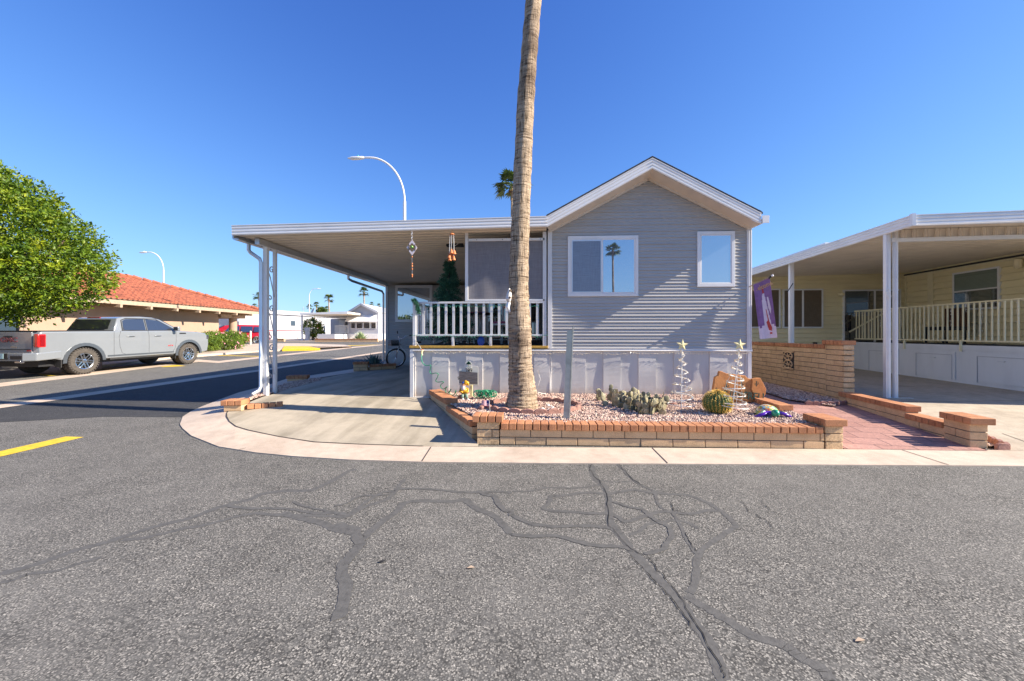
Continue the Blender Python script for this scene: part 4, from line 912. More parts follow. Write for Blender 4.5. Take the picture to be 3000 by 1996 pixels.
# deck of the yellow home
DF = W(2508, 977, 12.9); DF.z = 0
yd = thing('side_deck', 'long deck with cream picket railing over white panelled skirting', 'deck', (DF.x, DF.y, .3))
mb = MB(); mb.obox(DF + RR * 1.08 - DD * 2.7 + UP * 1.13, RR * 1.05, DD * 3.0, UP * .035); build('floor', mb, M['turf'], yd)
mb = MB(); mb.obox(DF + RR * .02 - DD * 2.7 + UP * .70, RR * .02, DD * 3.0, UP * .47); mb.obox(DF - RR * .012 - DD * 2.7 + UP * 1.11, RR * .012, DD * 3.0, UP * .055); mb.obox(DF + RR * 1.0 + DD * .32 + UP * .7, RR * 1.0, DD * .02, UP * .45); build('skirting', mb, M['wh2'], yd)
for (x0_, x1_, y0_, y1_) in ((2548, 2628, 1037, 1094), (2686, 2793, 1044, 1119), (2866, 3020, 1052, 1150)):
    a, b = onp(x0_, y0_, DF, RR), onp(x1_, y0_, DF, RR); L = (a - b).dot(DD); c = (a + b) / 2; zt_, zb_ = .93, .33
    m2 = MB(); O = Vector((c.x, c.y, 0)) - RR * .016
    m2.obox(O + UP * (zt_ + .035), RR * .008, DD * (L / 2 + .07), UP * .035); m2.obox(O + DD * (L / 2 + .035) + UP * (zt_ + zb_) / 2, RR * .008, DD * .035, UP * (zt_ - zb_) / 2); m2.obox(O - DD * (L / 2 + .035) + UP * (zt_ + zb_) / 2, RR * .008, DD * .035, UP * (zt_ - zb_) / 2)
    pn = build('access_panel', m2, M['wh2'], yd)
    m3 = MB(); m3.obox(O + UP * (zt_ + zb_) / 2, RR * .004, DD * (L / 2 - .012), UP * ((zt_ - zb_) / 2 - .012)); build('panel_door', m3, M['wh2'], pn); m3 = MB()
    for sg in (-1, 1): m3.beam(O + DD * sg * (L / 2 - .006) + UP * zb_ - RR * .012, O + DD * sg * (L / 2 - .006) + UP * zt_ - RR * .012, .008, .014)
    m3.beam(O - DD * (L / 2) + UP * (zt_ - .004) - RR * .012, O + DD * (L / 2) + UP * (zt_ - .004) - RR * .012, .008, .014); build('panel_gap', m3, M['metroof'], pn)
    m3 = MB(); m3.beam(O - RR * .02 - DD * .07 + UP * (zt_ - .09), O - RR * .02 + DD * .07 + UP * (zt_ - .09), .02, .02); build('handle', m3, M['alu'], pn)
r_ = MB(); A0 = DF - RR * .03 - DD * 0; B0 = A0 - DD * 5.6
r_.beam(A0 + UP * 2.165, B0 + UP * 2.165, .05, .03); r_.beam(A0 + UP * 1.275, B0 + UP * 1.275, .035, .03); r_.beam(A0 + UP * 2.165, A0 + RR * 1.2 + UP * 2.165, .05, .03); r_.beam(A0 + UP * 1.275, A0 + RR * 1.2 + UP * 1.275, .03, .03); r_.beam(A0 + UP * 1.5 - RR * .1 + DD * .1, A0 + RR * .9 + UP * 2.1 + DD * .1, .04, .04)
rr_ = build('railing', r_, M['ycream'], yd)
for i in range(44):
    q = A0 - DD * (.06 + .128 * i); mb = MB(); mb.beam(q + UP * 1.285, q + UP * 2.155, .024, .024, up=RR); build('baluster', mb, M['ycream'], rr_)
for i in range(8):
    q = A0 + RR * (.13 + .14 * i); mb = MB(); mb.beam(q + UP * 1.285, q + UP * 2.155, .022, .022, up=DD); build('baluster', mb, M['ycream'], rr_)
for py in (2654, 2820):
    q = onp(py, 1000, DF, RR); q.z = 0; q -= RR * .04; mb = MB(); mb.beam(q + UP * 1.02, q + UP * 1.27, .03, .04, up=DD); build('post', mb, M['ycream'], rr_)
# icicle lights over that railing
mb = MB(); rn = random.Random(5); q = A0 + UP * 2.13 - RR * .02
wp = []
for i in range(62): wp.append(q - DD * (i * .09) + UP * rn.uniform(-.015, .015))
mb.tube(wp, .003, 4, cap=False)
for i in range(0, 62, 4):
    b0 = wp[i]; L = rn.choice((.2, .35, .5, .65)); mb.tube([b0, b0 - UP * L * .5 + DD * rn.uniform(-.03, .03), b0 - UP * L + DD * rn.uniform(-.06, .06)], .0025, 3, cap=False)
    for k in range(int(L / .08)): mb.ball(b0 - UP * (k * .08 + .05) + DD * rn.uniform(-.03, .03), .007, .007, .012, 5, 4)
il = build('string_lights', mb, M['wire']); tag(il, 'icicle string lights hanging on the cream railing of the yellow home', 'string lights')
# furniture on that deck
ch = thing('patio_chair', 'dark wicker chair behind the cream railing of the yellow home', 'chair', tuple((DF + RR * 1.2 - DD * 1.6).xy) + (1.165,))
l_ = Vector(ch.location)
mb = MB(); mb.obox(l_ + UP * .42, RR * .3, DD * .3, UP * .05); build('seat', mb, M['dark'], ch, bevel=.01)
mb = MB(); mb.obox(l_ + UP * .72 + RR * .28, RR * .04, DD * .3, UP * .27); build('backrest', mb, plain('brown_wicker', (0.09, 0.04, 0.02, 1), .8), ch, bevel=.01)
for sx in (-1, 1):
    for sy in (-1, 1): mb = MB(); mb.beam(l_ + RR * .26 * sx + DD * .26 * sy, l_ + RR * .26 * sx + DD * .26 * sy + UP * .38, .04, .04); build('leg', mb, M['dark'], ch)
# canopy of the yellow home
CC = W(2675, 977, 6.9); CC.z = 0; ZC = 3.50
yc = thing('canopy', 'large white-edged patio canopy of the yellow home on slim white posts', 'canopy', tuple(W(2608, 1000, 7.5).xy) + (.23,))
mb = MB(); mb.sweep(FL, CC + UP * (ZC - .192) - RR * .0, CC + RR * 7 + UP * (ZC - .192 + .06), -DD, UP); build('fascia', mb, M['fascia'], yc)
mb = MB(); mb.sweep(FL, CC + UP * (ZC - .192) - DD * .03, CC + DD * 9.5 + UP * (ZC - .192), -RR, UP); mb.obox(CC - RR * .02 - DD * .02 + UP * (ZC - .09), RR * .03, DD * .03, UP * .105); build('side_fascia', mb, M['fascia'], yc)
mb = MB(); b_ = .02; prev = None
while b_ < 12:
    for dy, dz in ((0, .0), (.004, .06), (.052, .06), (.056, 0), (.075, -.016), (.182, -.016), (.20, 0)):
        o_ = CC + DD * (b_ + dy) + UP * (ZC - .085 + dz); cur = (mb.vert(o_ + RR * .01), mb.vert(o_ + RR * 8 + UP * .10))
        if prev: mb.mi = 1 if (dz > .05 or 0 < dy < .06) else 0; mb.face((prev[0], prev[1], cur[1], cur[0]))  # shade painted into the canopy grooves too
        prev = cur
    b_ += .203
build('roof_pan', mb, [M['ceil'], M['groove_shade']], yc)
mb = MB(); mb.obox(CC + RR * 4 + DD * 6 + UP * (ZC + .0), RR * 3.98, DD * 5.95, UP * .02); mb.obox(CC + RR * 2.2 + DD * 5.6 + UP * (ZC + .09), RR * 1.8, DD * 2.6, UP * .10); build('roof_top', mb, M['white'], yc)
mb = MB(); mb.obox(CC + RR * 3.5 + DD * .04 + UP * (ZC - .197), RR * 3.5, DD * .09, UP * .006); build('soffit', mb, M['soffit'], yc)
PB = W(2608, 977, 7.5); PB.z = 0
mb = MB(); e0 = PB + RR * .10 + DD * .0; u_ = 0
while u_ < 6:
    for (w_, d_) in ((.05, .0), (.03, .02), (.012, .02), (.03, .02), (.03, 0)):
        pass
    for (s0_, s1_, d_) in ((0, .07, 0), (.07, .115, .022), (.13, .175, .022)):
        mb.obox(e0 + RR * (u_ + (s0_ + s1_) / 2) - DD * d_ + UP * 3.31, RR * (s1_ - s0_) / 2, DD * .004, UP * .08)
    mb.obox(e0 + RR * (u_ + .1225) + UP * 3.31, RR * .0075, DD * .003, UP * .08)
    u_ += .19
build('infill_panel', mb, M['soffit'], yc)
mb = MB(); mb.beam(PB + UP * 3.20, PB + RR * 6.3 + UP * 3.20, .07, .07); build('beam', mb, M['white'], yc)
zb_ = .215
for (dx_, wd) in ((-.055, .040), (.085, .030)):
    mb = MB(); c = PB + RR * dx_
    mb.obox(c + UP * (zb_ + 3.38) / 2, RR * wd, DD * wd, UP * (3.38 - zb_) / 2); mb.obox(c - DD * (wd + .006) + UP * (zb_ + 3.38) / 2, RR * wd * .35, DD * .006, UP * (3.38 - zb_) / 2 * .998); build('post', mb, M['white'], yc, bevel=.004)
mb = MB(); mb.beam(PB - RR * .10 + DD * .0 + UP * (zb_ + .015), PB + RR * .36 + UP * (zb_ + .015), .10, .03); build('base_plate', mb, M['alu'], yc)
P2 = W(2318, 977, 10.85); P2.z = 0
mb = MB(); mb.obox(P2 + UP * 1.75, RR * .05, DD * .05, UP * 1.62); mb.obox(P2 + UP * 1.75 - DD * .054, RR * .02, DD * .006, UP * 1.55); build('post', mb, M['white'], yc, bevel=.004)
p = W(2602, 860, 7.42)
mb = MB()
for k in range(3): mb.tube([p + RR * (.03 * math.cos(a) + .012 * (k - 1)) + UP * (.05 * (1 - k) + .035 * math.sin(a)) for a in [i * .52 for i in range(13)]], .010, 6)
o = build('hanging_ornament', mb, M['wire']); tag(o, 'small white ornament of rings on the twin canopy posts of the yellow home', 'ornament')
mb = MB(); p = W(2308, 835, 10.7); mb.tube([p + Vector((0.1, -.05, .03)), p + Vector((-.02, -.1, -.12)), p + Vector((-.08, -.1, -.2))], .012, 6); o = build('flag_bracket', mb, M['dark']); tag(o, 'short black bracket sticking out of the middle canopy post', 'bracket')

# ================================================================== THINGS IN THE PLANTER
# tall palm
def palm_crown(mb, mt, c, Rr, n, rn, seg=11, droop=.5, core=None):
    for i in range(n):
        a = i * 2.399 + rn.uniform(-.2, .2); e = rn.uniform(-.75, 1.15) if i > 3 else 1.2; L = Rr * rn.uniform(.75, 1.05)
        d = Vector((math.cos(a) * math.cos(e), math.sin(a) * math.cos(e), math.sin(e))); m_ = c + d * L * .5 - UP * droop * .06 * L
        mt.tube([c, c + d * L * .28 + UP * .02, m_], Rr * .012, 4, cap=False); s_ = d.cross(UP)
        if s_.length < .05: s_ = Vector((1, 0, 0))
        s_.normalize(); up2 = s_.cross(d)
        for k in range(seg):
            f = (k / (seg - 1) - .5) * 2; an = f * 1.35; dd = d * math.cos(an) + s_ * math.sin(an); q = m_ + dd * L * .30 * (1 - .15 * abs(f)); e2 = q + dd * L * .26 - UP * L * .26 * droop * rn.uniform(.6, 1.5)
            wv = (s_ * math.cos(an) - d * math.sin(an)) * L * .055; b = len(mb.v)
            mb.v += [tuple(m_ - wv * .3), tuple(m_ + wv * .3), tuple(q + wv + up2 * .012 * L), tuple(q - wv + up2 * .012 * L), tuple(e2)]
            mb.f += [(b, b + 1, b + 2, b + 3), (b + 3, b + 2, b + 4)]; mb.m += [0, 0]
def palm_tree(label, cat, loc, H, Rr, rt, seed, n=34, group=None, seg=11, skirt_=True):
    rn = random.Random(seed); t_ = thing('palm_tree', label, cat, loc, group); loc = Vector(loc); top = loc + UP * H + Vector((rn.uniform(-.3, .3), rn.uniform(-.3, .3), 0))
    mb = MB(); mb.tube([loc - UP * .2, loc + UP * H * .3 + Vector((.1, 0, 0)), loc.lerp(top, .7), top], [rt * 1.1, rt * .8, rt * .7, rt * .6], 10); build('trunk', mb, M['trunk'], t_)
    mb = MB(); mt = MB(); palm_crown(mb, mt, top, Rr, n, rn, seg); mb.v += []; build('crown', mb, M['frond'], t_); build('leaf_stalks', mt, M['frond'], t_)
    if skirt_:
        mb = MB()
        for i in range(26):
            a = rn.uniform(0, 6.28); q = top - UP * rn.uniform(0, Rr * .25); o_ = Vector((math.cos(a), math.sin(a), 0)); mb.tube([q, q + o_ * Rr * .16 - UP * .05 * Rr, q + o_ * Rr * .17 - UP * Rr * rn.uniform(.2, .4)], [Rr * .03, Rr * .02, .004], 4)
        build('dead_fronds', mb, plain('dead_frond', (0.20, 0.12, 0.06, 1), .9) if 'dead' not in M else M['dead'], t_)
    return t_
M['dead'] = plain('dead_frond', (0.22, 0.14, 0.07, 1), .9, var=.3)
b0 = at(1528, 1201, 6.25)
pt = thing('palm_tree', 'tall palm trunk rising out of the frame in front of the porch', 'palm tree', (b0.x, 6.25, .26))
cen = [(1201, 1528, 50), (1180, 1529, 46), (1150, 1531, 41.5), (1120, 1528, 38), (1085, 1525, 35.5), (1060, 1524, 34), (1000, 1523.5, 33.5), (967, 1523, 33.5), (900, 1520, 31), (850, 1519, 29), (779, 1520.5, 27.8), (640, 1525.5, 26.5), (480, 1532, 26), (300, 1540, 25), (150, 1551, 23.8), (0, 1563, 23)]
pts = []; rad = []
for i in range(len(cen) - 1):
    for k in range(8):
        t = k / 8; y_ = cen[i][0] * (1 - t) + cen[i + 1][0] * t; x_ = cen[i][1] * (1 - t) + cen[i + 1][1] * t; r_ = cen[i][2] * (1 - t) + cen[i + 1][2] * t
        p = at(x_, y_, 6.25); pts.append(Vector((p.x, 6.25, p.z))); rad.append(r_ / F * 6.25 * (1 + .03 * math.sin(len(pts) * 1.9) + random.uniform(-.02, .02)))
pts[0].z = .18
last = pts[-1]
for k in range(1, 12): pts.append(last + Vector((.07 * k, .02 * k, .62 * k))); rad.append(.125)
mb = MB(); mb.tube(pts, rad, 40)
rn = random.Random(2)
for i, v in enumerate(mb.v):
    row = i // 40; c = pts[min(row, len(pts) - 1)]; d = Vector(v) - c; d.z = 0; k = rn.uniform(-.018, .018) + .014 * math.sin((i % 40) * 5.3 + row * .7); mb.v[i] = tuple(Vector(v) + d * k)
build('trunk', mb, M['trunk'], pt, smooth='all')
rn = random.Random(12); mb = MB(); mt = MB(); palm_crown(mb, mt, pts[-1], 2.1, 36, rn); build('crown', mb, M['frond'], pt); build('leaf_stalks', mt, M['frond'], pt)
# stones round it
rn = random.Random(5)
for i in range(22):
    a = -2.9 + i * .155 + rn.uniform(-.04, .04); rx = .30 + rn.uniform(0, .08); x_, y_ = b0.x + math.cos(a) * (rx + .08) + .03, 6.25 + math.sin(a) * (rx + .02); s_ = rn.uniform(.022, .045)
    mb = MB(); mb.ball((x_, y_, gravz(x_, y_) + s_ * .45), s_, s_ * rn.uniform(.7, 1.1), s_ * .7, 8, 6, .16); o = build('white_stone', mb, M['boulder'], smooth=True)
    tag(o, 'pale rounded stone, one of the ring packed against the foot of the tall palm', 'stone', 'stones around the palm foot')
# roadside metal post
a = on(1659, 1228, gravz); p = a
mb = MB(); zt_ = 1.50
ps = thing('metal_post', 'upright faded green angle post in the gravel right of the palm', 'post', (a.x, a.y, a.z))
lean = Vector((.055, .0, 0))
mb.prism([(a.x - .045, a.y, .2), (a.x + .035, a.y, .2), (a.x + .035 + lean.x, a.y, zt_), (a.x - .045 + lean.x, a.y, zt_ - .015)], (0, .012, 0)); build('face_plate', mb, M['postgrn'], ps)
mb = MB(); mb.prism([(a.x + .035, a.y - .01, .2), (a.x + .047, a.y - .01, .2), (a.x + .047 + lean.x, a.y - .01, zt_ + .05), (a.x + .035 + lean.x, a.y - .01, zt_ + .03)], (0, .07, 0)); build('flange', mb, M['postgrn'], ps)
# prickly pear
a = on(1850, 1216, gravz); rn = random.Random(31)
mb = MB()
def pad(c, w, h, nrm, tilt):
    nrm = Vector(nrm).normalized(); u = Vector((-nrm.y, nrm.x, 0)).normalized(); v = (UP * math.cos(tilt) + u * math.sin(tilt)); v = (v - nrm * v.dot(nrm)).normalized(); u = v.cross(nrm)
    m3 = Matrix((u, nrm, v)).transposed(); b = len(mb.v)
    mb.ball((0, 0, 0), w / 2, w * .085, h / 2, 12, 7)
    for i in range(b, len(mb.v)):
        q = Vector(mb.v[i]); q.x *= (1 + .25 * q.z / (h / 2)); mb.v[i] = tuple(c + m3 @ (q + Vector((0, 0, h * .46))))
    return c + v * h * .9
pads = []
for i in range(50):
    t = rn.random(); px_ = 1765 + 175 * t + rn.uniform(-12, 18); py_ = 1180 + 38 * t + rn.uniform(-16, 10); q = on(px_, max(1176, min(1222, py_)), gravz); a_ = rn.uniform(-.85, .85) - 1.57; n_ = (math.cos(a_), math.sin(a_), rn.uniform(-.3, .3))
    s_ = rn.uniform(.10, .14); top = pad(q - UP * .015, s_ * .92, s_ * 1.2, n_, rn.uniform(-.5, .5))
    for k in range(rn.choice((1, 2, 2))):
        a2_ = a_ + rn.uniform(-1, 1); s2 = rn.uniform(.09, .12); tp = pad(top - UP * .01 + Vector((rn.uniform(-.02, .02), rn.uniform(-.02, .02), 0)), s2 * .78, s2 * 1.1, (math.cos(a2_), math.sin(a2_), rn.uniform(-.3, .3)), rn.uniform(-.8, .8))
        if rn.random() < .35: pad(tp - UP * .008, s2 * .6, s2 * .85, (math.cos(a2_ + .5), math.sin(a2_ + .5), 0), rn.uniform(-.9, .9))
q = on(1752, 1172, gravz); t1 = pad(q, .08, .12, (.2, -1, 0), 0); pad(t1, .09, .10, (.3, -1, 0), .1)
o = build('prickly_pear', mb, M['cactus'], smooth='all'); tag(o, 'sprawling grey-green prickly pear cactus in the middle of the planter', 'cactus')
# barrel cactus
c = W(2102, 1180, 5.83); Rc = .19; cc = thing('barrel_cactus', 'round golden barrel cactus between the two spiral light trees', 'cactus', (c.x, c.y, c.z - .15))
mb = MB(); NR, NZ = 96, 16; ribs = 24
for i in range(NZ + 1):
    th = .06 + (math.pi - .5) * i / NZ
    for k in range(NR):
        a = 2 * math.pi * k / NR; r_ = Rc * (1 - .11 * (0.5 - .5 * math.cos(a * ribs))) * math.sin(th); mb.v.append((c.x + r_ * math.cos(a), c.y + r_ * math.sin(a), c.z + Rc * .86 * math.cos(th)))
for i in range(NZ):
    for k in range(NR): k2 = (k + 1) % NR; mb.face((i * NR + k, (i + 1) * NR + k, (i + 1) * NR + k2, i * NR + k2))
mb.face([k for k in range(NR)]); build('body', mb, M['cactus_b'], cc, smooth='all')
mb = MB(); rn = random.Random(6)
for j in range(ribs):
    a = 2 * math.pi * (j) / ribs
    for i in range(15):
        th = .05 + 2.35 * i / 15; n_ = Vector((math.sin(th) * math.cos(a), math.sin(th) * math.sin(a), math.cos(th))); q = c + Vector((n_.x * Rc, n_.y * Rc, n_.z * Rc * .86))
        for k in range(10):
            d = (n_ + Vector((rn.uniform(-1, 1), rn.uniform(-1, 1), rn.uniform(-1, 1))) * .75).normalized(); L = rn.uniform(.024, .042) * (1.15 if th > 1.5 else 1); s_ = d.orthogonal().normalized() * .0026
            b = len(mb.v); mb.v += [tuple(q - s_), tuple(q + s_), tuple(q + d * L)]; mb.face((b, b + 1, b + 2))
build('spines', mb, M['spine'], cc)
# spiral light trees
def star(mb, c, r, th=.012, n=5, rot=0):
    pts = []
    for i in range(2 * n):
        a = math.pi / 2 + math.pi * i / n + rot; rr_2 = r if i % 2 == 0 else r * .42; pts.append((c[0] + math.cos(a) * rr_2, c[1], c[2] + math.sin(a) * rr_2))
    b = len(mb.v); mb.v += pts; f_ = mb.vert((c[0], c[1] - th, c[2])); k_ = mb.vert((c[0], c[1] + th, c[2]))
    for i in range(2 * n): j = (i + 1) % (2 * n); mb.face((f_, b + i, b + j)); mb.face((k_, b + j, b + i))
def spiral(base_px, top_px, t, turns, Rb, label, ph, zb):
    base = W(*base_px, t); top = W(*top_px, t); ax = top - base; L = ax.length; u = ax.normalized(); s_ = thing('spiral_light_tree', label, 'light decoration', tuple(base)); e1 = Vector((1, 0, 0)); e1 = (e1 - u * e1.dot(u)).normalized(); e2 = u.cross(e1)
    mb = MB(); mb.tube([base - u * .05, top], .006, 6); build('pole', mb, M['wire'], s_)
    mb = MB(); P = []; n_ = int(turns * 22)
    for i in range(n_ + 1):
        f = i / n_; g_ = 1 - (1 - f) ** 1.0; r_ = Rb * (1 - f) + .012; a = ph + f * turns * 2 * math.pi; P.append(base + u * L * (.02 + .95 * f) + (e1 * math.cos(a) + e2 * math.sin(a)) * r_)
    mb.tube(P, .0068, 5); mb.mi = 1; rn = random.Random(3)
    for i in range(0, n_, 2):
        for k in range(2): mb.ball(P[i] + Vector((rn.uniform(-.014, .014), rn.uniform(-.014, .014), rn.uniform(-.012, .014))), .008, .008, .011, 5, 4)
    build('coil', mb, [M['wire'], M['bulb']], s_)
    mb = MB()
    for a in (.3, 2.4, 4.5): mb.tube([base + e1 * Rb * 1.1 * math.cos(a) + e2 * Rb * 1.1 * math.sin(a), top - u * .08], .0016, 4, cap=False)
    mb.tube([base + e1 * Rb * 1.15 * math.cos(a) + e2 * Rb * 1.15 * math.sin(a) + UP * .008 for a in [i * .35 for i in range(19)]], .005, 5); build('base_ring', mb, M['wire'], s_)
    mb = MB(); star(mb, (top.x, top.y - .01, top.z + .045), .092, rot=-.08); build('star', mb, M['star'], s_)
spiral((1996, 1186), (1998, 1020), 5.95, 6.5, .165, 'white spiral light tree with star, left one, beside the prickly pear', .8, 0)
spiral((2146, 1192), (2166, 1020), 5.72, 7.5, .17, 'white spiral light tree with star, leaning in front of the rust stone sign', 2.2, 0)
for px_, py_, lb in ((1970, 1183, 'flat pinkish stone tucked under the left spiral light tree'), (2150, 1200, 'round pinkish stone holding down the right spiral light tree'), (2000, 1181, 'flat pink brick weighing the left spiral light tree')):
    q = on(px_, py_ + 3, gravz); mb = MB(); mb.ball(q + UP * .02, .075, .055, .03, 9, 6, .12); tag(build('flat_stone', mb, M['edging'], smooth=True), lb, 'stone')
# rust flagstone sign
o5 = lambda x, y: (2050 + x * .1913, 960 + y * .1913)
def stone_piece(pts_, t, label=None):
    pp = [W(*o5(x, y), t) for x, y in pts_]; mb = MB(); mb.prism(pp, (0, .06, 0)); return mb
sg = thing('stone_name_sign', 'rust flagstone slabs painted with a surname and small cacti', 'sign', tuple(W(2170, 1178, 6.62)))
mb = stone_piece([(300, 672), (330, 668), (420, 705), (560, 722), (700, 738), (735, 775), (795, 790), (800, 850), (785, 940), (820, 1010), (850, 1130), (760, 1155), (560, 1150), (380, 1090), (205, 1010), (205, 940), (235, 760), (285, 735)], 6.62); build('slab', mb, M['rock'], sg, bevel=.008)
mb = stone_piece([(800, 790), (860, 775), (930, 773), (975, 850), (1022, 945), (1005, 1030), (975, 1088), (930, 1150), (860, 1160), (825, 1010), (790, 940), (806, 850)], 6.60); build('slab', mb, M['rock'], sg, bevel=.008)
M['sgreen'] = plain('dark_green_ink', (0.02, 0.05, 0.035, 1), .6)
p = W(*o5(625, 1040), 6.585); text('lettering', 'SCHEUERELL', .155, M['sgreen'], sg, frame_at(p, W(*o5(925, 1062), 6.585) - p, UP), .002, .003, sx=.98)
mb = MB()
for (x_, y_, s_) in ((645, 870, 1.0), (872, 865, .8), (410, 905, .9), (255, 950, .6)):
    q = W(*o5(x_, y_), 6.575); k = .05 * s_
    mb.beam(q - UP * k * 1.0, q + UP * k * 1.2, .018 * s_, .004, up=(0, 1, 0)); mb.tube([q + Vector((.0, 0, -.01)), q + Vector((k * .7, 0, 0)), q + Vector((k * .7, 0, k * .7))], .006 * s_, 5); mb.tube([q + Vector((.0, 0, -.02)), q + Vector((-k * .6, 0, -.02)), q + Vector((-k * .6, 0, k * .35))], .006 * s_, 5)
build('painted_cacti', mb, M['sgreen'], sg)
# turtle
c = on(2249, 1218, gravz); tu = thing('turtle_figurine', 'colourful mosaic turtle ornament on the gravel near the planter corner', 'figurine', tuple(c))
mb = MB(); n_ = 20; rings = 8
for i in range(rings + 1):
    th = math.pi / 2 * i / rings
    for k in range(n_): a = 2 * math.pi * k / n_; mb.v.append((c.x + math.cos(a) * .155 * math.sin(th), c.y + .02 + math.sin(a) * .17 * math.sin(th), c.z + .03 + .125 * math.cos(th)))
for i in range(rings):
    for k in range(n_): k2 = (k + 1) % n_; mb.face((i * n_ + k, (i + 1) * n_ + k, (i + 1) * n_ + k2, i * n_ + k2))
build('shell', mb, M['mosaic'], tu, smooth='all')
mb = MB(); mb.ball((c.x - .005, c.y - .19, c.z + .075), .048, .06, .05, 12, 9); build('head', mb, plain('turtle_green', (0.03, 0.32, 0.18, 1), .3, var=.4, ns=60), tu, smooth='all')
mb = MB(); mb.ball((c.x, c.y - .10, c.z + .06), .13, .07, .035, 12, 8); build('collar', mb, M['purple'], tu, smooth='all')
for sx in (-1, 1):
    mb = MB(); P = [(.09, -.10, .065, .055), (.15, -.14, .05, .05), (.20, -.14, .025, .042), (.255, -.10, .008, .016)]
    mb.tube([(c.x + sx * a, c.y + b, c.z + h) for a, b, h, r_ in P], [r_ for *_, r_ in P], 10)
    for i, v in enumerate(mb.v): zc_ = c.z + P[i // 10][2]; mb.v[i] = (v[0], v[1], zc_ + (v[2] - zc_) * .45)
    build('flipper', mb, M['purple'], tu, smooth='all')
    mb = MB(); mb.tube([(c.x + sx * .11, c.y - .125, c.z + .088), (c.x + sx * .17, c.y - .14, c.z + .062), (c.x + sx * .24, c.y - .10, c.z + .022)], [.014, .014, .004], 6); build('flipper_band', mb, M['mosaic'], tu, smooth='all')
# lot number sign
o4 = lambda x, y: (1200 + x * .1913, 1020 + y * .1913)
p0 = W(*o4(942, 760), 7.2); s9 = thing('lot_sign', 'cream yard sign numbered 289 with a dark name board', 'sign', (p0.x, p0.y, gravz(0, 7.2)))
mb = MB(); a, b = W(*o4(925, 570), 7.22), W(*o4(962, 770), 7.22); mb.box(a.x, b.x, a.y, a.y + .04, gravz(0, 7.2) - .02, a.z); build('post', mb, M['star'], s9)
mb = MB(); a, b = W(*o4(758, 280), 7.2), W(*o4(1052, 565), 7.2); r_ = .03
mb.prism([(a.x, a.y, b.z), (b.x, a.y, b.z), (b.x, a.y, a.z - r_), (b.x - r_ * .3, a.y, a.z - r_ * .3), (b.x - r_, a.y, a.z), (a.x + r_, a.y, a.z), (a.x + r_ * .3, a.y, a.z - r_ * .3), (a.x, a.y, a.z - r_)], (0, .015, 0)); build('plate', mb, M['star'] if 0 else plain('cream_sign', (0.62, 0.60, 0.52, 1), .5), s9)
mb = MB(); c = W(*o4(898, 285), 7.185); q = W(*o4(960, 375), 7.185); rx = q.x - c.x; rz = c.z - q.z
mb.prism([(c.x + math.cos(t) * rx * (1 if math.sin(t) > 0 else .8), c.y, c.z + math.sin(t) * rz) for t in [i * .314 for i in range(20)]], (0, .012, 0)); build('oval', mb, plain('cream_oval', (0.66, 0.65, 0.58, 1), .5), s9)
text('number', '289', .098, M['black'], s9, frame_at(W(*o4(906, 345), 7.178), (1, 0, 0), UP), .001, .0015, sx=.85)
mb = MB(); c = W(*o4(903, 235), 7.178)
for dx_, dz_, r_ in ((-.02, .0, .018), (.02, .0, .018), (0, .018, .02), (0, 0, .02), (-.03, -.008, .01), (.032, -.01, .01)): mb.lathe(c + Vector((dx_, 0, dz_)), [(r_, 0), (r_, .003)], 10, (0, -1, 0))
mb.beam(c + Vector((0, -.001, -.06)), c, .006, .003, up=(0, 1, 0)); mb.beam(c + Vector((-.035, -.001, -.068)), c + Vector((.035, -.001, -.068)), .003, .006); build('tree_emblem', mb, plain('emblem_green', (0.01, 0.10, 0.06, 1), .6), s9)
a, b = W(*o4(760, 365), 7.17), W(*o4(1042, 545), 7.17)
mb = MB(); mb.obox(((a.x + b.x) / 2, a.y, (a.z + b.z) / 2), ((b.x - a.x) / 2, 0, -.012), (0, .008, 0), (0, 0, (a.z - b.z) / 2)); build('name_board', mb, M['grey'], s9)
text('lettering', 'SCHEUERELL', .072, M['black'], s9, frame_at(W(*o4(885, 455), 7.158), (1, 0, .06), UP), .001, .0022, sx=.86)
text('lettering', 'the', .05, M['black'], s9, frame_at(W(*o4(880, 400), 7.158), (1, 0, 0), UP), .001, .001)
# garden gnome
def G(x, y, t=7.02): return W(*o4(x, y), t)
gn = thing('garden_gnome', 'seated bearded garden gnome in a yellow hat and jacket before the lot sign', 'figurine', tuple(G(830, 800)))
mb = MB(); c = G(838, 660); mb.ball(c, .062, .055, .075, 12, 9); build('jacket', mb, M['sunyel'], gn, smooth='all')
mb = MB(); c2 = G(830, 575); mb.ball(c2, .040, .042, .046, 12, 9); mb.ball(c2 + Vector((-.008, -.042, -.004)), .012, .012, .012, 8, 6); build('head', mb, M['skin'], gn, smooth='all')
mb = MB(); mb.ball(c2 + Vector((-.005, -.03, -.045)), .036, .028, .055, 10, 8, .06); mb.ball(c2 + Vector((-.028, -.02, -.02)), .018, .02, .03, 8, 6, .05); build('beard', mb, M['boulder'], gn, smooth='all')
mb = MB(); h = c2 + Vector((.014, .012, .028)); mb.tube([h, h + Vector((.03, 0, .035)), h + Vector((.055, 0, .02)), h + Vector((.062, 0, -.03))], [.046, .034, .026, .014], 10); build('hat', mb, M['sunyel'], gn, smooth='all')
mb = MB(); mb.ball(h + Vector((-.02, -.01, .02)), .028, .03, .022, 10, 7); build('hat_brim', mb, M['blue'], gn, smooth='all')
for sx in (-1, 1): mb = MB(); mb.tube([c + Vector((sx * .05, 0, .05)), c + Vector((sx * .072, -.03, -.005)), c + Vector((sx * .02, -.065, -.01))], [.022, .02, .015], 8); build('arm', mb, M['sunyel'], gn, smooth='all')
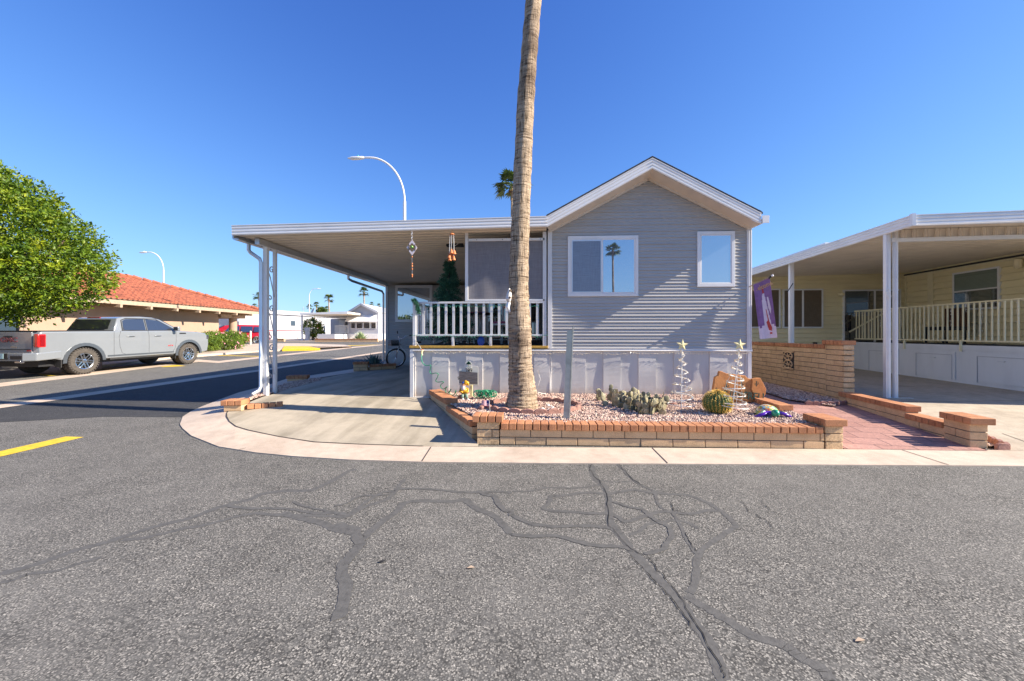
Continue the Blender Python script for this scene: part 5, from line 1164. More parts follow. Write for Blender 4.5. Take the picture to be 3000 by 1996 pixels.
mb = MB(); mb.tube([c + Vector((.02, -.02, -.06)), c + Vector((.05, -.075, -.07)), c + Vector((.07, -.09, -.125))], [.03, .026, .02], 8); mb.tube([c + Vector((-.02, -.02, -.06)), c + Vector((-.02, -.085, -.07)), c + Vector((-.01, -.095, -.125))], [.03, .026, .02], 8); build('trousers', mb, plain('gnome_trousers', (0.16, 0.24, 0.18, 1), .5), gn, smooth='all')
mb = MB(); mb.tube([c + Vector((.07, -.10, -.12)), c + Vector((.105, -.12, -.155))], [.022, .026], 8); mb.tube([c + Vector((-.01, -.10, -.12)), c + Vector((.0, -.13, -.15))], [.022, .025], 8); build('boots', mb, M['boulder'], gn, smooth='all')
mb = MB(); mb.lathe(G(800, 800), [(.075, 0), (.068, .05), (.07, .085)], 12); build('stump', mb, M['bark'], gn)
# hose with tap
hz_ = MB(); P = [W(*o4(x, y), t) for x, y, t in ((190, 60, 7.6), (183, 140, 7.55), (195, 220, 7.5), (250, 268, 7.46), (318, 262, 7.44), (322, 300, 7.46), (308, 360, 7.5), (335, 395, 7.48), (400, 382, 7.42), (438, 400, 7.40), (425, 450, 7.46), (400, 500, 7.5), (430, 522, 7.45), (500, 515, 7.38), (522, 525, 7.37), (480, 560, 7.44), (478, 600, 7.46), (520, 628, 7.4), (575, 590, 7.33), (555, 620, 7.4), (550, 670, 7.42), (585, 695, 7.36), (610, 660, 7.3), (635, 630, 7.27), (612, 680, 7.36), (640, 725, 7.3), (690, 700, 7.22), (708, 650, 7.18), (712, 700, 7.25), (735, 740, 7.2))]
Q = []
for i in range(len(P) - 1):
    p0_, p1_, p2_, p3_ = P[max(i - 1, 0)], P[i], P[i + 1], P[min(i + 2, len(P) - 1)]
    for k in range(5):
        t = k / 5; Q.append(.5 * ((2 * p1_) + (p2_ - p0_) * t + (2 * p0_ - 5 * p1_ + 4 * p2_ - p3_) * t * t + (3 * p1_ - p0_ - 3 * p2_ + p3_) * t ** 3))
hz_.tube(Q, .0075, 7); tag(build('coil_hose', hz_, M['hose'], smooth='all'), 'green coil hose stretched from the tap down across the pale skirting', 'hose')
mb = MB(); c = W(*o4(1150, 745), 7.0); rn = random.Random(9); Q = []
for i in range(520):
    f = i / 520; a = i * .42; cx_ = (f - .5) * .36; rr_k = .045 + .018 * math.sin(i * .05); Q.append(c + Vector((math.sin(f * 40) * .11 + cx_ * .35 + math.cos(a) * rr_k, math.cos(f * 29) * .05 + math.sin(a * .5) * .02, .055 + math.sin(a) * rr_k * 1.05)))
mb.tube(Q, .006, 6); tag(build('hose_heap', mb, M['hose'], smooth='all'), 'tangled heap of green coil hose on the gravel beside the lot sign', 'hose')
tp = thing('garden_tap', 'brass and red tap on the pale corner of the deck skirting', 'tap', tuple(W(*o4(190, 45), 7.62)))
c = W(*o4(190, 45), 7.60); mb = MB(); mb.lathe(c + Vector((0, .06, 0)), [(.012, 0), (.012, .08)], 8, (0, -1, 0)); mb.lathe(c + Vector((0, -.01, 0)), [(.014, 0), (.016, -.05), (.02, -.08)], 8); build('spout', mb, M['star'], tp)
mb = MB(); mb.lathe(c + Vector((0, -.01, .015)), [(.006, 0), (.03, .01), (.03, .018), (.005, .02)], 10); build('handle', mb, M['terra'], tp)
# little flag
f0 = lambda x, y, t=5.95: W(*o4(x, y), t)
uf = thing('small_flag', 'tiny stars and stripes flag on a stick in the gravel before the palm', 'flag', tuple(f0(1232, 945)))
mb = MB(); mb.tube([f0(1232, 950) - UP * .02, f0(1220, 795)], .003, 5); build('stick', mb, M['wire'], uf)
a, b, c_, d_ = f0(1218, 798), f0(1105, 800), f0(1095, 872), f0(1225, 900)
def quadpt(u, v): return (a * (1 - u) + b * u) * (1 - v) + (d_ * (1 - u) + c_ * u) * v + Vector((0, .008 * math.sin(u * 7), 0))
M['fred'] = plain('flag_red', (0.50, 0.03, 0.05, 1), .7); M['fwhite'] = plain('flag_white', (0.75, 0.70, 0.70, 1), .7); M['fblue'] = plain('flag_blue', (0.035, 0.045, 0.20, 1), .7)
mb = MB(); 
for s_ in range(13):
    for k in range(8):
        u0, u1 = k / 8, (k + 1) / 8
        mb.mi = 2 if (s_ < 7 and u1 <= .43) else (0 if s_ % 2 == 0 else 1); mb.poly([quadpt(u0, s_ / 13), quadpt(u1, s_ / 13), quadpt(u1, (s_ + 1) / 13), quadpt(u0, (s_ + 1) / 13)])
mb.mi = 0; build('cloth', mb, [M['fred'], M['fwhite'], M['fblue']], uf)
q = on(1412, 1200, gravz); mb = MB(); mb.ball(q + UP * .02, .07, .05, .04, 8, 6, .2); tag(build('pink_rock', mb, M['edging']), 'pinkish rock holding the little flag beside the palm', 'stone')
# string lights along the ledge
mb = MB(); bl = MB(); rn = random.Random(4); prev = None; X_ = XD + .35; P = []
while X_ < XW1 + .02:
    n_ = 14; w_ = rn.uniform(.55, .8); dp = rn.uniform(.02, .05)
    for i in range(n_): f = i / n_; P.append(Vector((X_ + w_ * f, YF - .052 - rn.uniform(0, .008), 1.098 - dp * 4 * f * (1 - f) + rn.uniform(-.006, .006))))
    X_ += w_
P = [p for p in P if p.x < XW1 + .03]
mb.tube(P, .0026, 4, cap=False)
for i, p in enumerate(P):
    if i % 1 == 0:
        d = Vector((rn.uniform(-.4, .4), rn.uniform(-.9, -.1), rn.uniform(-1, .5))).normalized(); mb.tube([p, p + d * .012], .003, 4); mb.tube([p + d * .012, p + d * .03], [.0042, .0015], 5)
tag(build('string_lights', mb, M['bulb']), 'clear string lights swagged under the ledge of the grey home', 'string lights')
mb = MB(); rn = random.Random(8); P = []
for i in range(150): x_ = XD + .02 + i * .0175; P.append(Vector((x_, YF - .035 - rn.uniform(0, .015), 1.40 + .016 * math.sin(i * .35) + rn.uniform(-.012, .012))))
mb.tube(P, .003, 4, cap=False)
for i in range(0, 150, 3): mb.tube([P[i], P[i] + Vector((rn.uniform(-.02, .02), -.01, rn.uniform(-.03, .02)))], [.005, .003], 5)
P2_ = [Vector((XD + .1 + i * .03, YF - .03, 1.985 - .02 * abs(math.sin(i * .11)) + rn.uniform(-.01, .01))) for i in range(80)]
mb.tube(P2_, .003, 4, cap=False)
for i in range(0, 80, 2): mb.tube([P2_[i], P2_[i] + Vector((rn.uniform(-.02, .02), -.01, rn.uniform(-.04, .02)))], [.005, .003], 5)
tag(build('string_lights', mb, plain('green_wire', (0.03, 0.22, 0.15, 1), .5)), 'green wired string lights wound along the white porch railing', 'string lights')
mb = MB(); P = [W(1234, 1024, 7.55), W(1231, 1016, 7.55), W(1224, 1009, 7.56), W(1222, 1003, 7.6)]; mb.tube(P, .004, 5); P = [W(1480 + 90 * 0 + 96, 1085, 6.9), W(1578, 1095, 7.0), W(1583, 1110, 7.0), W(1577, 1130, 7.0), W(1576, 1150, 7.1), W(1600, 1155, 7.3)]; mb.tube(P, .005, 5)
tag(build('cord', mb, M['wire']), 'white cord hanging behind the right side of the tall palm trunk', 'cord')
# welcome flag
f3 = lambda x, y, t=7.2: W(2180 + x * .1403, 790 + y * .1403, t)
wf = thing('welcome_flag', 'purple welcome flag hanging from the right corner of the grey home', 'flag', tuple(f3(95, 365, 7.35)))
mb = MB(); A_, B_ = f3(90, 370, 7.36), f3(590, 130, 7.10); mb.tube([A_, B_], .009, 7); pole = build('pole', mb, M['wood'], wf); mb = MB(); mb.ball(B_, .022, .022, .022, 10, 7); build('knob', mb, M['white'], pole, smooth='all')
mb = MB(); mb.tube([f3(520, 190, 7.13), f3(560, 140, 7.12)], [.014, .02], 8); build('clip', mb, M['dark'], pole)
mb = MB(); mb.lathe(f3(100, 370, 7.40), [(.03, 0), (.03, .02)], 8, (0, -1, 0)); build('bracket', mb, M['white'], wf)
tl, tr, br_, bl_ = f3(190, 320, 7.30), f3(535, 165, 7.14), f3(690, 1420, 7.14), f3(320, 1455, 7.26)
def fp(u, v, o_=0): 
    p = (tl * (1 - u) + tr * u) * (1 - v) + (bl_ * (1 - u) + br_ * u) * v; return p + Vector((-.15, -1, 0)).normalized() * (.018 * math.sin(u * 5.5 + 1.2) * (0.3 + v) + o_)
M['fpurp'] = plain('flag_purple', (0.24, 0.13, 0.30, 1), .8, var=.15, ns=12); M['fsnow'] = plain('flag_snow', (0.66, 0.58, 0.66, 1), .8, var=.08, ns=10); M['fred2'] = plain('flag_crimson', (0.45, 0.06, 0.05, 1), .8); M['fgold'] = plain('flag_gold_letter', (0.62, 0.36, 0.18, 1), .8)
mb = MB()
for i in range(14):
    for j in range(26):
        mb.mi = 1 if (j + 1) / 26 > .80 + .03 * math.sin(i) - .0 else 0; mb.poly([fp(i / 14, j / 26), fp((i + 1) / 14, j / 26), fp((i + 1) / 14, (j + 1) / 26), fp(i / 14, (j + 1) / 26)])
mb.mi = 0; cl = build('cloth', mb, [M['fpurp'], M['fsnow']], wf, smooth='all')
def patch(pts_, mat, nm_, o_=.003):
    # small printed shapes following the cloth: fan of grid points
    mb = MB(); us = [p[0] for p in pts_]; vs_ = [p[1] for p in pts_]; N_ = 16; M_ = 60
    for i in range(N_):
        for j in range(M_):
            u0, v0 = min(us) + (max(us) - min(us)) * i / N_, min(vs_) + (max(vs_) - min(vs_)) * j / M_; u1, v1 = min(us) + (max(us) - min(us)) * (i + 1) / N_, min(vs_) + (max(vs_) - min(vs_)) * (j + 1) / M_
            if inside((u0 + u1) / 2, (v0 + v1) / 2, pts_): mb.poly([fp(u0, v0, o_), fp(u1, v0, o_), fp(u1, v1, o_), fp(u0, v1, o_)])
    return build(nm_, mb, M[mat], cl)
patch([(.45, .22), (.58, .22), (.66, .42), (.80, .78), (.88, .98), (.36, .98), (.40, .60), (.38, .40)], 'fsnow', 'print')
patch([(.52, .72), (.66, .68), (.80, .82), (.78, .88), (.62, .86)], 'fred2', 'print', .006); patch([(.47, .16), (.54, .10), (.57, .21), (.48, .22)], 'fred2', 'print', .006); patch([(.70, .30), (.78, .30), (.86, .50), (.82, .60), (.72, .48)], 'fsnow', 'print', .006)
patch([(.56, .50), (.60, .50), (.70, .74), (.64, .74)], 'fred2', 'print', .006); patch([(.66, .90), (.78, .90), (.78, .93), (.66, .93)], 'fred2', 'print', .006)
Mx = frame_at(fp(.5, .10, .012), (tr - tl), UP); text('lettering', 'Welcome', .115, M['fgold'], cl, Mx, .001, .002, sx=.72)

for px_, py_, lb in ((1379, 1666, 'small curled tan leaf on the road near the middle of the foreground'), (1119, 1648, 'small dark leaf scrap on the road left of centre'), (2520, 1880, 'small tan leaf on the road at the lower right')):
    q = on(px_, py_, g); mb = MB(); ln_ = .028; mb.poly([q + Vector((-ln_, -.004, .004)), q + Vector((0, -.013, .012)), q + Vector((ln_, .004, .006)), q + Vector((0, .012, .014))]); mb.poly([q + Vector((-ln_, -.004, .004)), q + Vector((0, .012, .014)), q + Vector((0, -.002, .004))]); tag(build('dry_leaf', mb, M['rubber'] if 'dark' in lb else M['wood']), lb, 'leaf')
# ================================================================== VEGETATION HELPERS
def leaf_cloud(name, pts, size, mat, parent, seed, aspect=.55, out=None):
    """pts: (centre, outward) pairs; every leaf is a folded pair of small faces"""
    rn = random.Random(seed); v = []; f = []
    for c, o_ in pts:
        d = (Vector(o_) * .6 + Vector((rn.uniform(-1, 1), rn.uniform(-1, 1), rn.uniform(-.8, 1)))).normalized(); s_ = d.cross(Vector((rn.uniform(-1, 1), rn.uniform(-1, 1), rn.uniform(-1, 1))))
        if s_.length < .05: continue
        s_.normalize(); L = size * rn.uniform(.6, 1.3); w = L * aspect / 2; c = Vector(c); b = len(v); n_ = s_.cross(d) * L * .12
        v += [tuple(c), tuple(c + d * L * .5 + s_ * w + n_), tuple(c + d * L), tuple(c + d * L * .5 - s_ * w + n_)]; f.append((b, b + 1, b + 2, b + 3))
    me = bpy.data.meshes.new(name); off = wloc(parent) if parent else Vector((0, 0, 0)); me.from_pydata([(a[0] - off.x, a[1] - off.y, a[2] - off.z) for a in v], [], f); me.materials.append(mat)
    o = link(bpy.data.objects.new(name, me)); o.parent = parent; return o
def clumps(rn, lobes, n, depth=.3, cl=1.0, per=9):
    """leaf positions gathered in twig-end clumps over the skin of overlapping lobes"""
    out = []
    for _ in range(n):
        c, r = rn.choices(lobes, weights=[l[1].x * l[1].z for l in lobes])[0]
        while True:
            d = Vector((rn.gauss(0, 1), rn.gauss(0, 1), rn.gauss(0, 1)))
            if d.length > .1: break
        d.normalize(); k = 1 - depth * rn.random() ** 1.6 + rn.uniform(0, .05); p = Vector(c) + Vector((d.x * r.x, d.y * r.y, d.z * r.z)) * k
        for _ in range(per): out.append((p + Vector((rn.gauss(0, 1), rn.gauss(0, 1), rn.gauss(0, 1))) * cl, d))
    return out
# ------------------------------------------------------------------ big round tree on the left
rn = random.Random(21); tc = cw(-16.6, 12.8, 0); tr = thing('shade_tree', 'dense rounded bright green tree overhanging the pickup on the left', 'tree', (tc.x, tc.y, .15))
lob = [(cw(-16.9, 12.8, 3.95), Vector((2.75, 2.9, 2.15))), (cw(-17.9, 12.8, 5.0), Vector((2.2, 2.4, 1.95))), (cw(-15.4, 12.8, 3.3), Vector((1.75, 1.9, 1.10))), (cw(-17.2, 11.5, 3.25), Vector((2.7, 2.1, 1.2))), (cw(-18.4, 13.5, 4.6), Vector((3.0, 2.5, 2.6)))]
pp = clumps(rn, lob, 3300, .20, .085, 20); lob2 = [(c, r * .8) for c, r in lob]; pp += clumps(rn, lob2, 900, .4, .14, 8)
leaf_cloud('crown', pp, .115, M['leaf'], tr, 5)
mb = MB(); b_ = cw(-17.2, 12.8, .1)
mb.tube([b_, b_ + UP * 1.4, b_ + UP * 2.4 + Vector((.1, 0, 0))], [.24, .18, .16], 10); build('trunk', mb, M['bark'], tr, smooth=True)
mb = MB()
for k in range(9):
    a = k * .7; mb.tube([b_ + UP * 1.9, b_ + UP * 2.9 + Vector((math.cos(a) * .9, math.sin(a) * .9, .2)), b_ + UP * 4 + Vector((math.cos(a) * 1.9, math.sin(a) * 1.9, .7 * math.sin(k)))], [.10, .07, .03], 6)
build('branches', mb, M['bark'], tr)
# ------------------------------------------------------------------ Oleander shrubs
cx = -18.7
for i, (t, r, h, fl, lb) in enumerate([(20.6, 1.0, .95, 1, 'pink flowering oleander shrub just beyond the nose of the pickup'), (22.2, 1.1, .85, .3, 'light green low shrub in the planting island, second beyond the pickup'), (23.8, 1.2, .90, .05, 'broad yellow-green shrub in the middle of the row before the tiled porch'),
                                       (25.2, 1.1, .98, .5, 'oleander shrub below the round porch column, dotted with flowers'), (26.3, .95, .92, 1, 'pink flowering shrub at the far end of the row beside the white bollard')]):
    c = cw(cx + .3 * (i % 2), t, g(0, t) + .1); rn = random.Random(40 + i); s_ = thing('flowering_shrub', lb, 'shrub', tuple(c), 'shrubs in the planting island')
    lob = [(c + UP * h * .55, Vector((r, r, h * .55))), (c + Vector((.3, .5, h * .75)), Vector((r * .6, r * .6, h * .42))), (c + Vector((-.2, -.6, h * .7)), Vector((r * .6, r * .6, h * .4)))]
    leaf_cloud('foliage', clumps(rn, lob, 520, .4, .06, 8), .13, M['leaf_bush'], s_, i, .35)
    mb = MB(); [mb.tube([c, c + Vector((math.cos(k) * .4, math.sin(k) * .4, h * .7))], [.02, .008], 5) for k in range(7)]; build('stems', mb, M['bark'], s_)
    if fl > .1:
        mb = MB()
        for q, d in clumps(rn, lob, int(70 * fl), .02, .05, 2): mb.ball(q + Vector(d) * .05, .045, .045, .04, 6, 4, .2)
        build('blossoms', mb, M['flower'], s_)
# ------------------------------------------------------------------ agaves
def agave(name, label, c, n, L, w, mat, seed, spread=1.0):
    rn = random.Random(seed); mb = MB(); c = Vector(c)
    for i in range(n):
        a = i * 2.4; e = R(12 + 72 * (i / n) ** .8); d = Vector((math.cos(a) * math.cos(e), math.sin(a) * math.cos(e), math.sin(e))); s_ = Vector((-math.sin(a), math.cos(a), 0)); l_ = L * rn.uniform(.8, 1.1); n_ = s_.cross(d)
        st = [(0, .35, 0), (.3, .5, .0), (.6, .40, .02), (1.0, .01, .10)]; b = len(mb.v)
        for f, wd, up_ in st:
            q = c + d * l_ * f + UP * l_ * up_ * .5
            mb.v += [tuple(q - s_ * w * wd), tuple(q + n_ * w * wd * -.35), tuple(q + s_ * w * wd), tuple(q + n_ * w * -.9 * wd)]
        for k in range(3):
            for j in range(4): j2 = (j + 1) % 4; mb.face((b + 4 * k + j, b + 4 * k + j2, b + 4 * k + 4 + j2, b + 4 * k + 4 + j))
    return tag(build(name, mb, mat), label, 'agave')
c = W(1106, 1062, 13.9); c.z = .23; agave('agave', 'spiky blue-grey agave in shade at the foot of the corner downspout', c + Vector((-.15, .1, 0)), 34, .52, .11, M['agave'], 1)
q = onp(1056, 1001, W(1056, 1000, 44), (0, 1, 0)); agave('agave', 'pale green agave rosette on gravel before the far gabled home', q, 46, 1.05, .22, M['agave2'], 2)
# ================================================================== CARS
def wheel(par, c, ax, r, w, spokes, tw=True, rimr=.62, double=False):
    """tyre + rim; ax points out of the car"""
    c, ax = Vector(c), Vector(ax).normalized(); fw = ax.cross(UP).normalized()
    mb = MB(); n_ = 36; prof = [(r * rimr, .0), (r * .72, .012), (r * .90, .004), (r * .97, -.03), (r, -.06), (r, -w + .06), (r * .95, -w + .02), (r * rimr, -w)]
    mb.lathe(c, prof, n_, ax, loop=True); ty = build('tyre', mb, M['tyre'], par, smooth=True)
    if tw:
        mb = MB()
        for k in range(34):
            a = 2 * math.pi * k / 34; rd = fw * math.cos(a) + UP * math.sin(a); tg = ax.cross(rd)
            for j in range(3): mb.obox(c - ax * (.045 + j * (w - .09) / 2) + rd * (r + .004) + tg * (.012 * (j % 2)), ax * (w * .13), tg * (r * .055), rd * .010)
            mb.obox(c - ax * .018 + rd * r * .96, ax * .012, tg * (r * .04), rd * .022)
        build('tread', mb, M['tread'], ty)
    mb = MB(); mb.lathe(c - ax * .06, [(r * rimr * .99, -.1), (r * rimr * .99, -.095), (.01, -.095)], 28, ax); build('brake_disc', mb, M['rubber'], par)
    mb = MB(); R1 = r * rimr
    for k in range(28):
        a0, a1 = 2 * math.pi * k / 28, 2 * math.pi * (k + 1) / 28; d0, d1 = fw * math.cos(a0) + UP * math.sin(a0), fw * math.cos(a1) + UP * math.sin(a1)
        mb.poly([c + ax * .004 + d0 * R1, c + ax * .004 + d1 * R1, c - ax * .004 + d1 * R1 * .92, c - ax * .004 + d0 * R1 * .92]); mb.poly([c - ax * .004 + d0 * R1 * .92, c - ax * .004 + d1 * R1 * .92, c - ax * .12 + d1 * R1 * .9, c - ax * .12 + d0 * R1 * .9])
    for k in range(spokes):
        a = 2 * math.pi * k / spokes + .2; rd = fw * math.cos(a) + UP * math.sin(a); tg = ax.cross(rd)
        if double:
            for s_ in (-1, 1): mb.beam(c - ax * .02 + rd * R1 * .22 + tg * R1 * .14 * s_, c - ax * .005 + rd * R1 * .93 + tg * R1 * .16 * s_, .03, .022, up=ax)
            mb.beam(c - ax * .01 + rd * R1 * .90 - tg * R1 * .16, c - ax * .01 + rd * R1 * .90 + tg * R1 * .16, .03, .022, up=ax)
        else: mb.beam(c - ax * .03 + rd * R1 * .1, c - ax * .008 + rd * R1 * .95, .055, .025, up=ax)
    mb.lathe(c, [(R1 * .26, -.06), (R1 * .26, -.012), (R1 * .12, -.004)], 14, ax); build('rim', mb, M['chrome'], par)
def car_frame(P, d):
    d = Vector(d).normalized(); q = d.cross(UP).normalized(); return lambda s_, w_, z_: P + d * s_ + q * w_ + UP * z_, d, q
# pickup ----------------------------------------------------------------
Pr = cw(-13.95, 13.0, 0); Pf = cw(-13.55, 16.65, 0); Pr.z = g(0, 13.0) + .004; dv = (Pf - Pr); dv.z = .05; TF, d_, q_ = car_frame(Pr, dv)
tk = thing('pickup_truck', 'silver-white crew cab pickup parked at the left, tailgate towards us', 'pickup truck', tuple(Pr))
def arch(c_, r_, z0, n_=12, rev=False):
    L = [(c_ - r_ * math.cos(a), .42 + r_ * math.sin(a)) for a in [math.pi * i / n_ for i in range(n_ + 1)]]
    L = [(s_, max(z_, z0)) for s_, z_ in L]; return L
low = [(-1.16, .66), (-.62, .50)] + arch(0, .53, .50)[0:] + [(.62, .46), (3.08, .46)] + arch(3.70, .52, .50) + [(4.30, .46), (4.60, .50)]
upr = [(4.66, .80), (4.64, 1.10), (4.50, 1.27), (4.1, 1.33), (3.3, 1.38), (3.1, 1.40), (.85, 1.40), (-1.10, 1.40), (-1.16, 1.36)]
prof = low + upr
def side_prism(mb, pr, w0, w1, belly=.0):
    """extruded side outline with the flanks bulging a little at shoulder height"""
    ws = [w1, w1 + .04, (w0 + w1) / 2, w0 - .04, w0]; n_ = len(pr); b = len(mb.v)
    for i, w_ in enumerate(ws):
        for (s_, z_) in pr:
            k = 0 if i in (1, 2, 3) else 1; zz = z_; ss = s_
            if k: zz = z_ - .018 if z_ > 1.2 else z_ + .0; ss = s_ * 1 - (.02 if s_ > 4.4 else 0) + (.02 if s_ < -1.1 else 0)
            mb.v.append(tuple(TF(ss, w_, zz)))
    for i in range(len(ws) - 1):
        for k in range(n_): k2 = (k + 1) % n_; mb.face((b + i * n_ + k, b + i * n_ + k2, b + (i + 1) * n_ + k2, b + (i + 1) * n_ + k))
    mb.face([b + k for k in range(n_)]); mb.face([b + (len(ws) - 1) * n_ + k for k in range(n_)][::-1])
mb = MB(); side_prism(mb, prof, 0.02, -2.02); body = build('body', mb, M['truck'], tk, bevel=.025, smooth=True)
mb = MB(); mb.poly([TF(-1.0, -.12, 1.404), TF(.82, -.12, 1.404), TF(.82, -1.9, 1.404), TF(-1.0, -1.9, 1.404)]); build('bed_cover', mb, M['dark'], tk)
mb = MB(); mb.beam(TF(-1.12, -.03, 1.41), TF(.85, -.03, 1.41), .07, .03); mb.beam(TF(-1.13, -.05, 1.41), TF(-1.13, -1.95, 1.41), .06, .03); build('bed_rail_caps', mb, M['dark'], tk)
# cab
C0 = [(.88, 1.38), (3.42, 1.36)]; cabp = [(.88, 1.385), (1.10, 1.84), (1.28, 1.90), (1.9, 1.925), (2.35, 1.90), (2.62, 1.83), (3.42, 1.37)]
mb = MB(); n_ = len(cabp); b = 0
for w0, ins in ((0.0, 1), (-2.0, -1)):
    for (s_, z_) in cabp: k = (z_ - 1.38) / .54; mb.v.append(tuple(TF(s_, w0 - ins * (.03 + .15 * k), z_)))
for k in range(n_): k2 = (k + 1) % n_; mb.face((k, k2, n_ + k2, n_ + k))
mb.face(list(range(n_))); mb.face([n_ + i for i in range(n_)][::-1]); build('cab', mb, M['truck'], tk, bevel=.03, smooth=True)
def side_pt(s_, z_, o_=.006): k = (z_ - 1.38) / .54; return TF(s_, -(.03 + .15 * k) + o_, z_)
def sw(name, pts_, mat='glass_car'):
    mb = MB(); mb.prism([side_pt(*p) for p in pts_], q_ * .006); return build(name, mb, M[mat], tk)
sw('side_window', [(1.20, 1.43), (1.98, 1.415), (1.98, 1.83), (1.36, 1.82), (1.24, 1.76)]); sw('side_window', [(2.06, 1.415), (3.12, 1.42), (2.70, 1.70), (2.46, 1.80), (2.06, 1.83)])
mb = MB(); rw = [TF(.885 - .01, -.22, 1.46), TF(.885 - .01, -1.78, 1.46), TF(1.055, -1.70, 1.80), TF(1.055, -.30, 1.80)]; mb.prism([p - d_ * .03 for p in rw], -d_ * .004); rwn = build('rear_window', mb, M['glass_car'], tk)
mb = MB(); mb.beam(TF(1.03, -.75, 1.865), TF(1.03, -1.25, 1.865), .04, .04); build('brake_light', mb, M['lamp_dk'], tk)
mb = MB(); ws = [TF(3.34, -.14, 1.43), TF(3.34, -1.86, 1.43), TF(2.68, -1.74, 1.83), TF(2.68, -.26, 1.83)]; mb.prism([p + d_ * .02 + UP * .02 for p in ws], d_ * .005); build('windscreen', mb, M['glass_car'], tk)
mb = MB()                      # door seams
for pts_ in ([(1.08, 1.40), (1.02, 1.2), (1.05, .85), (1.12, .62), (1.25, .56), (3.0, .56), (3.1, .7), (3.14, 1.0), (3.14, 1.38)], [(2.02, 1.40), (2.06, 1.2), (2.06, .56)], [(.86, 1.38), (.86, .50)]):
    for a, b in zip(pts_[:-1], pts_[1:]): mb.beam(TF(a[0], .0205, a[1]), TF(b[0], .0205, b[1]), .009, .002, up=q_)
build('door_seams', mb, M['rubber'], tk)
for s_ in (1.30, 2.28): mb = MB(); mb.tube([TF(s_ - .02, .03, 1.20), TF(s_ + .05, .055, 1.21), TF(s_ + .17, .055, 1.21), TF(s_ + .24, .03, 1.20)], .016, 6); build('door_handle', mb, M['truck'], tk, smooth=True)
mb = MB(); mb.obox(TF(3.04, .16, 1.47), d_ * .06, q_ * .11, UP * .085); mr = build('wing_mirror', mb, M['truck'], tk, bevel=.03); mb = MB(); mb.obox(TF(2.976, .165, 1.47), d_ * .004, q_ * .09, UP * .065); build('mirror_glass', mb, M['dark'], mr)
for c_ in (0, 3.70):
    mb = MB()
    for i in range(14):
        a0, a1 = math.pi * i / 14 - .05, math.pi * (i + 1) / 14; r0, r1 = .50, .60; b = len(mb.v)
        for (a, r_, o_) in ((a0, r0, .045), (a1, r0, .045), (a1, r1, .04), (a0, r1, .04), (a0, r0, -.02), (a1, r0, -.02), (a1, r1, .015), (a0, r1, .015)): mb.v.append(tuple(TF(c_ - r_ * math.cos(a), o_, .42 + r_ * math.sin(a))))
        for f_ in ((0, 1, 2, 3), (0, 4, 5, 1), (3, 2, 6, 7)): mb.face([b + k for k in f_])
    build('wheel_arch_trim', mb, M['truck_dk'], tk)
mb = MB()
for a, b in (((1.17, 1.405), (3.16, 1.405)), ((1.17, 1.405), (1.20, 1.78)), ((1.20, 1.78), (1.36, 1.845)), ((1.36, 1.845), (2.46, 1.845)), ((2.46, 1.825), (3.18, 1.40)), ((2.02, 1.41), (2.02, 1.84))): mb.beam(side_pt(*a, .010), side_pt(*b, .010), .026, .006, up=q_)
build('window_trim', mb, M['dark'], tk)
for s_ in (-.62, 3.12): mb = MB(); mb.obox(TF(s_, -.10, .42), d_ * .012, q_ * .11, UP * .15); build('mud_flap', mb, M['rubber'], tk)
mb = MB(); mb.beam(TF(.66, .022, .545), TF(3.04, .022, .545), .05, .012, up=q_); build('rocker_trim', mb, M['truck_dk'], tk)
mb = MB(); mb.beam(TF(.75, -.05, .44), TF(3.05, -.05, .44), .10, .06); build('side_step', mb, M['rubber'], tk)
mb = MB(); mb.obox(TF(1.6, -1.0, .42), d_ * 2.6, q_ * .75, UP * .10); build('chassis', mb, M['dark'], tk)
for c_ in (0, 3.70):
    wheel(tk, TF(c_, .01, .425), q_, .425, .27, 6, double=True); wheel(tk, TF(c_, -2.01, .425), -q_, .425, .27, 6, tw=False, double=True)
    mb = MB(); mb.lathe(TF(c_, -.02, .45), [(.50, -.30), (.50, -.29), (.01, -.29)], 16, q_); build('wheel_well', mb, M['dark'], tk)
# rear end
tg_ = MB(); tg_.obox(TF(-1.17, -1.0, 1.06), d_ * .02, q_ * .80, UP * .32); tgo = build('tailgate', tg_, M['truck'], tk, bevel=.012)
mb = MB(); mb.obox(TF(-1.19, -1.0, .86), d_ * .012, q_ * .76, UP * .012); mb.obox(TF(-1.195, -1.0, 1.24), d_ * .008, q_ * .16, UP * .025); build('tailgate_crease', mb, M['rubber'], tgo)
Mx = frame_at(TF(-1.20, -.98, 1.14), q_, UP); text('lettering', 'GMC', .20, plain('red_black_badge', (0.20, 0.06, 0.07, 1), .3), tgo, Mx, .006, .006, sx=1.35)
Mx = frame_at(TF(-1.20, -.80, .93), q_, UP); text('lettering', 'SIERRA', .05, M['chrome'], tgo, Mx, .003, .001, sx=1.5)
Mx = frame_at(TF(-1.20, -.28, .82), q_, UP); text('lettering', 'AT4', .06, M['lamp_red'], tgo, Mx, .003, .001, sx=1.4)
Mx = frame_at(TF(2.9, .028, .80), d_, UP); text('badge', 'AT4', .075, M['lamp_red'], tk, Mx, .003, .001, sx=1.6)
for w_, wn_ in ((-.10, .10), (-1.90, .10)):
    mb = MB(); mb.obox(TF(-1.10, w_ + (.05 if w_ > -1 else -.05), 1.12), d_ * .10, q_ * .085, UP * .20); tl_ = build('taillight', mb, M['lamp_red'], tk, bevel=.03)
    mb = MB(); mb.obox(TF(-1.205, w_ + (.03 if w_ > -1 else -.03), 1.12), d_ * .006, q_ * .035, UP * .16); mb.obox(TF(-1.10, .047 if w_ > -1 else -2.047, 1.12), d_ * .05, q_ * .006, UP * .15); build('lens_bar', mb, M['lamp_dk'], tl_)
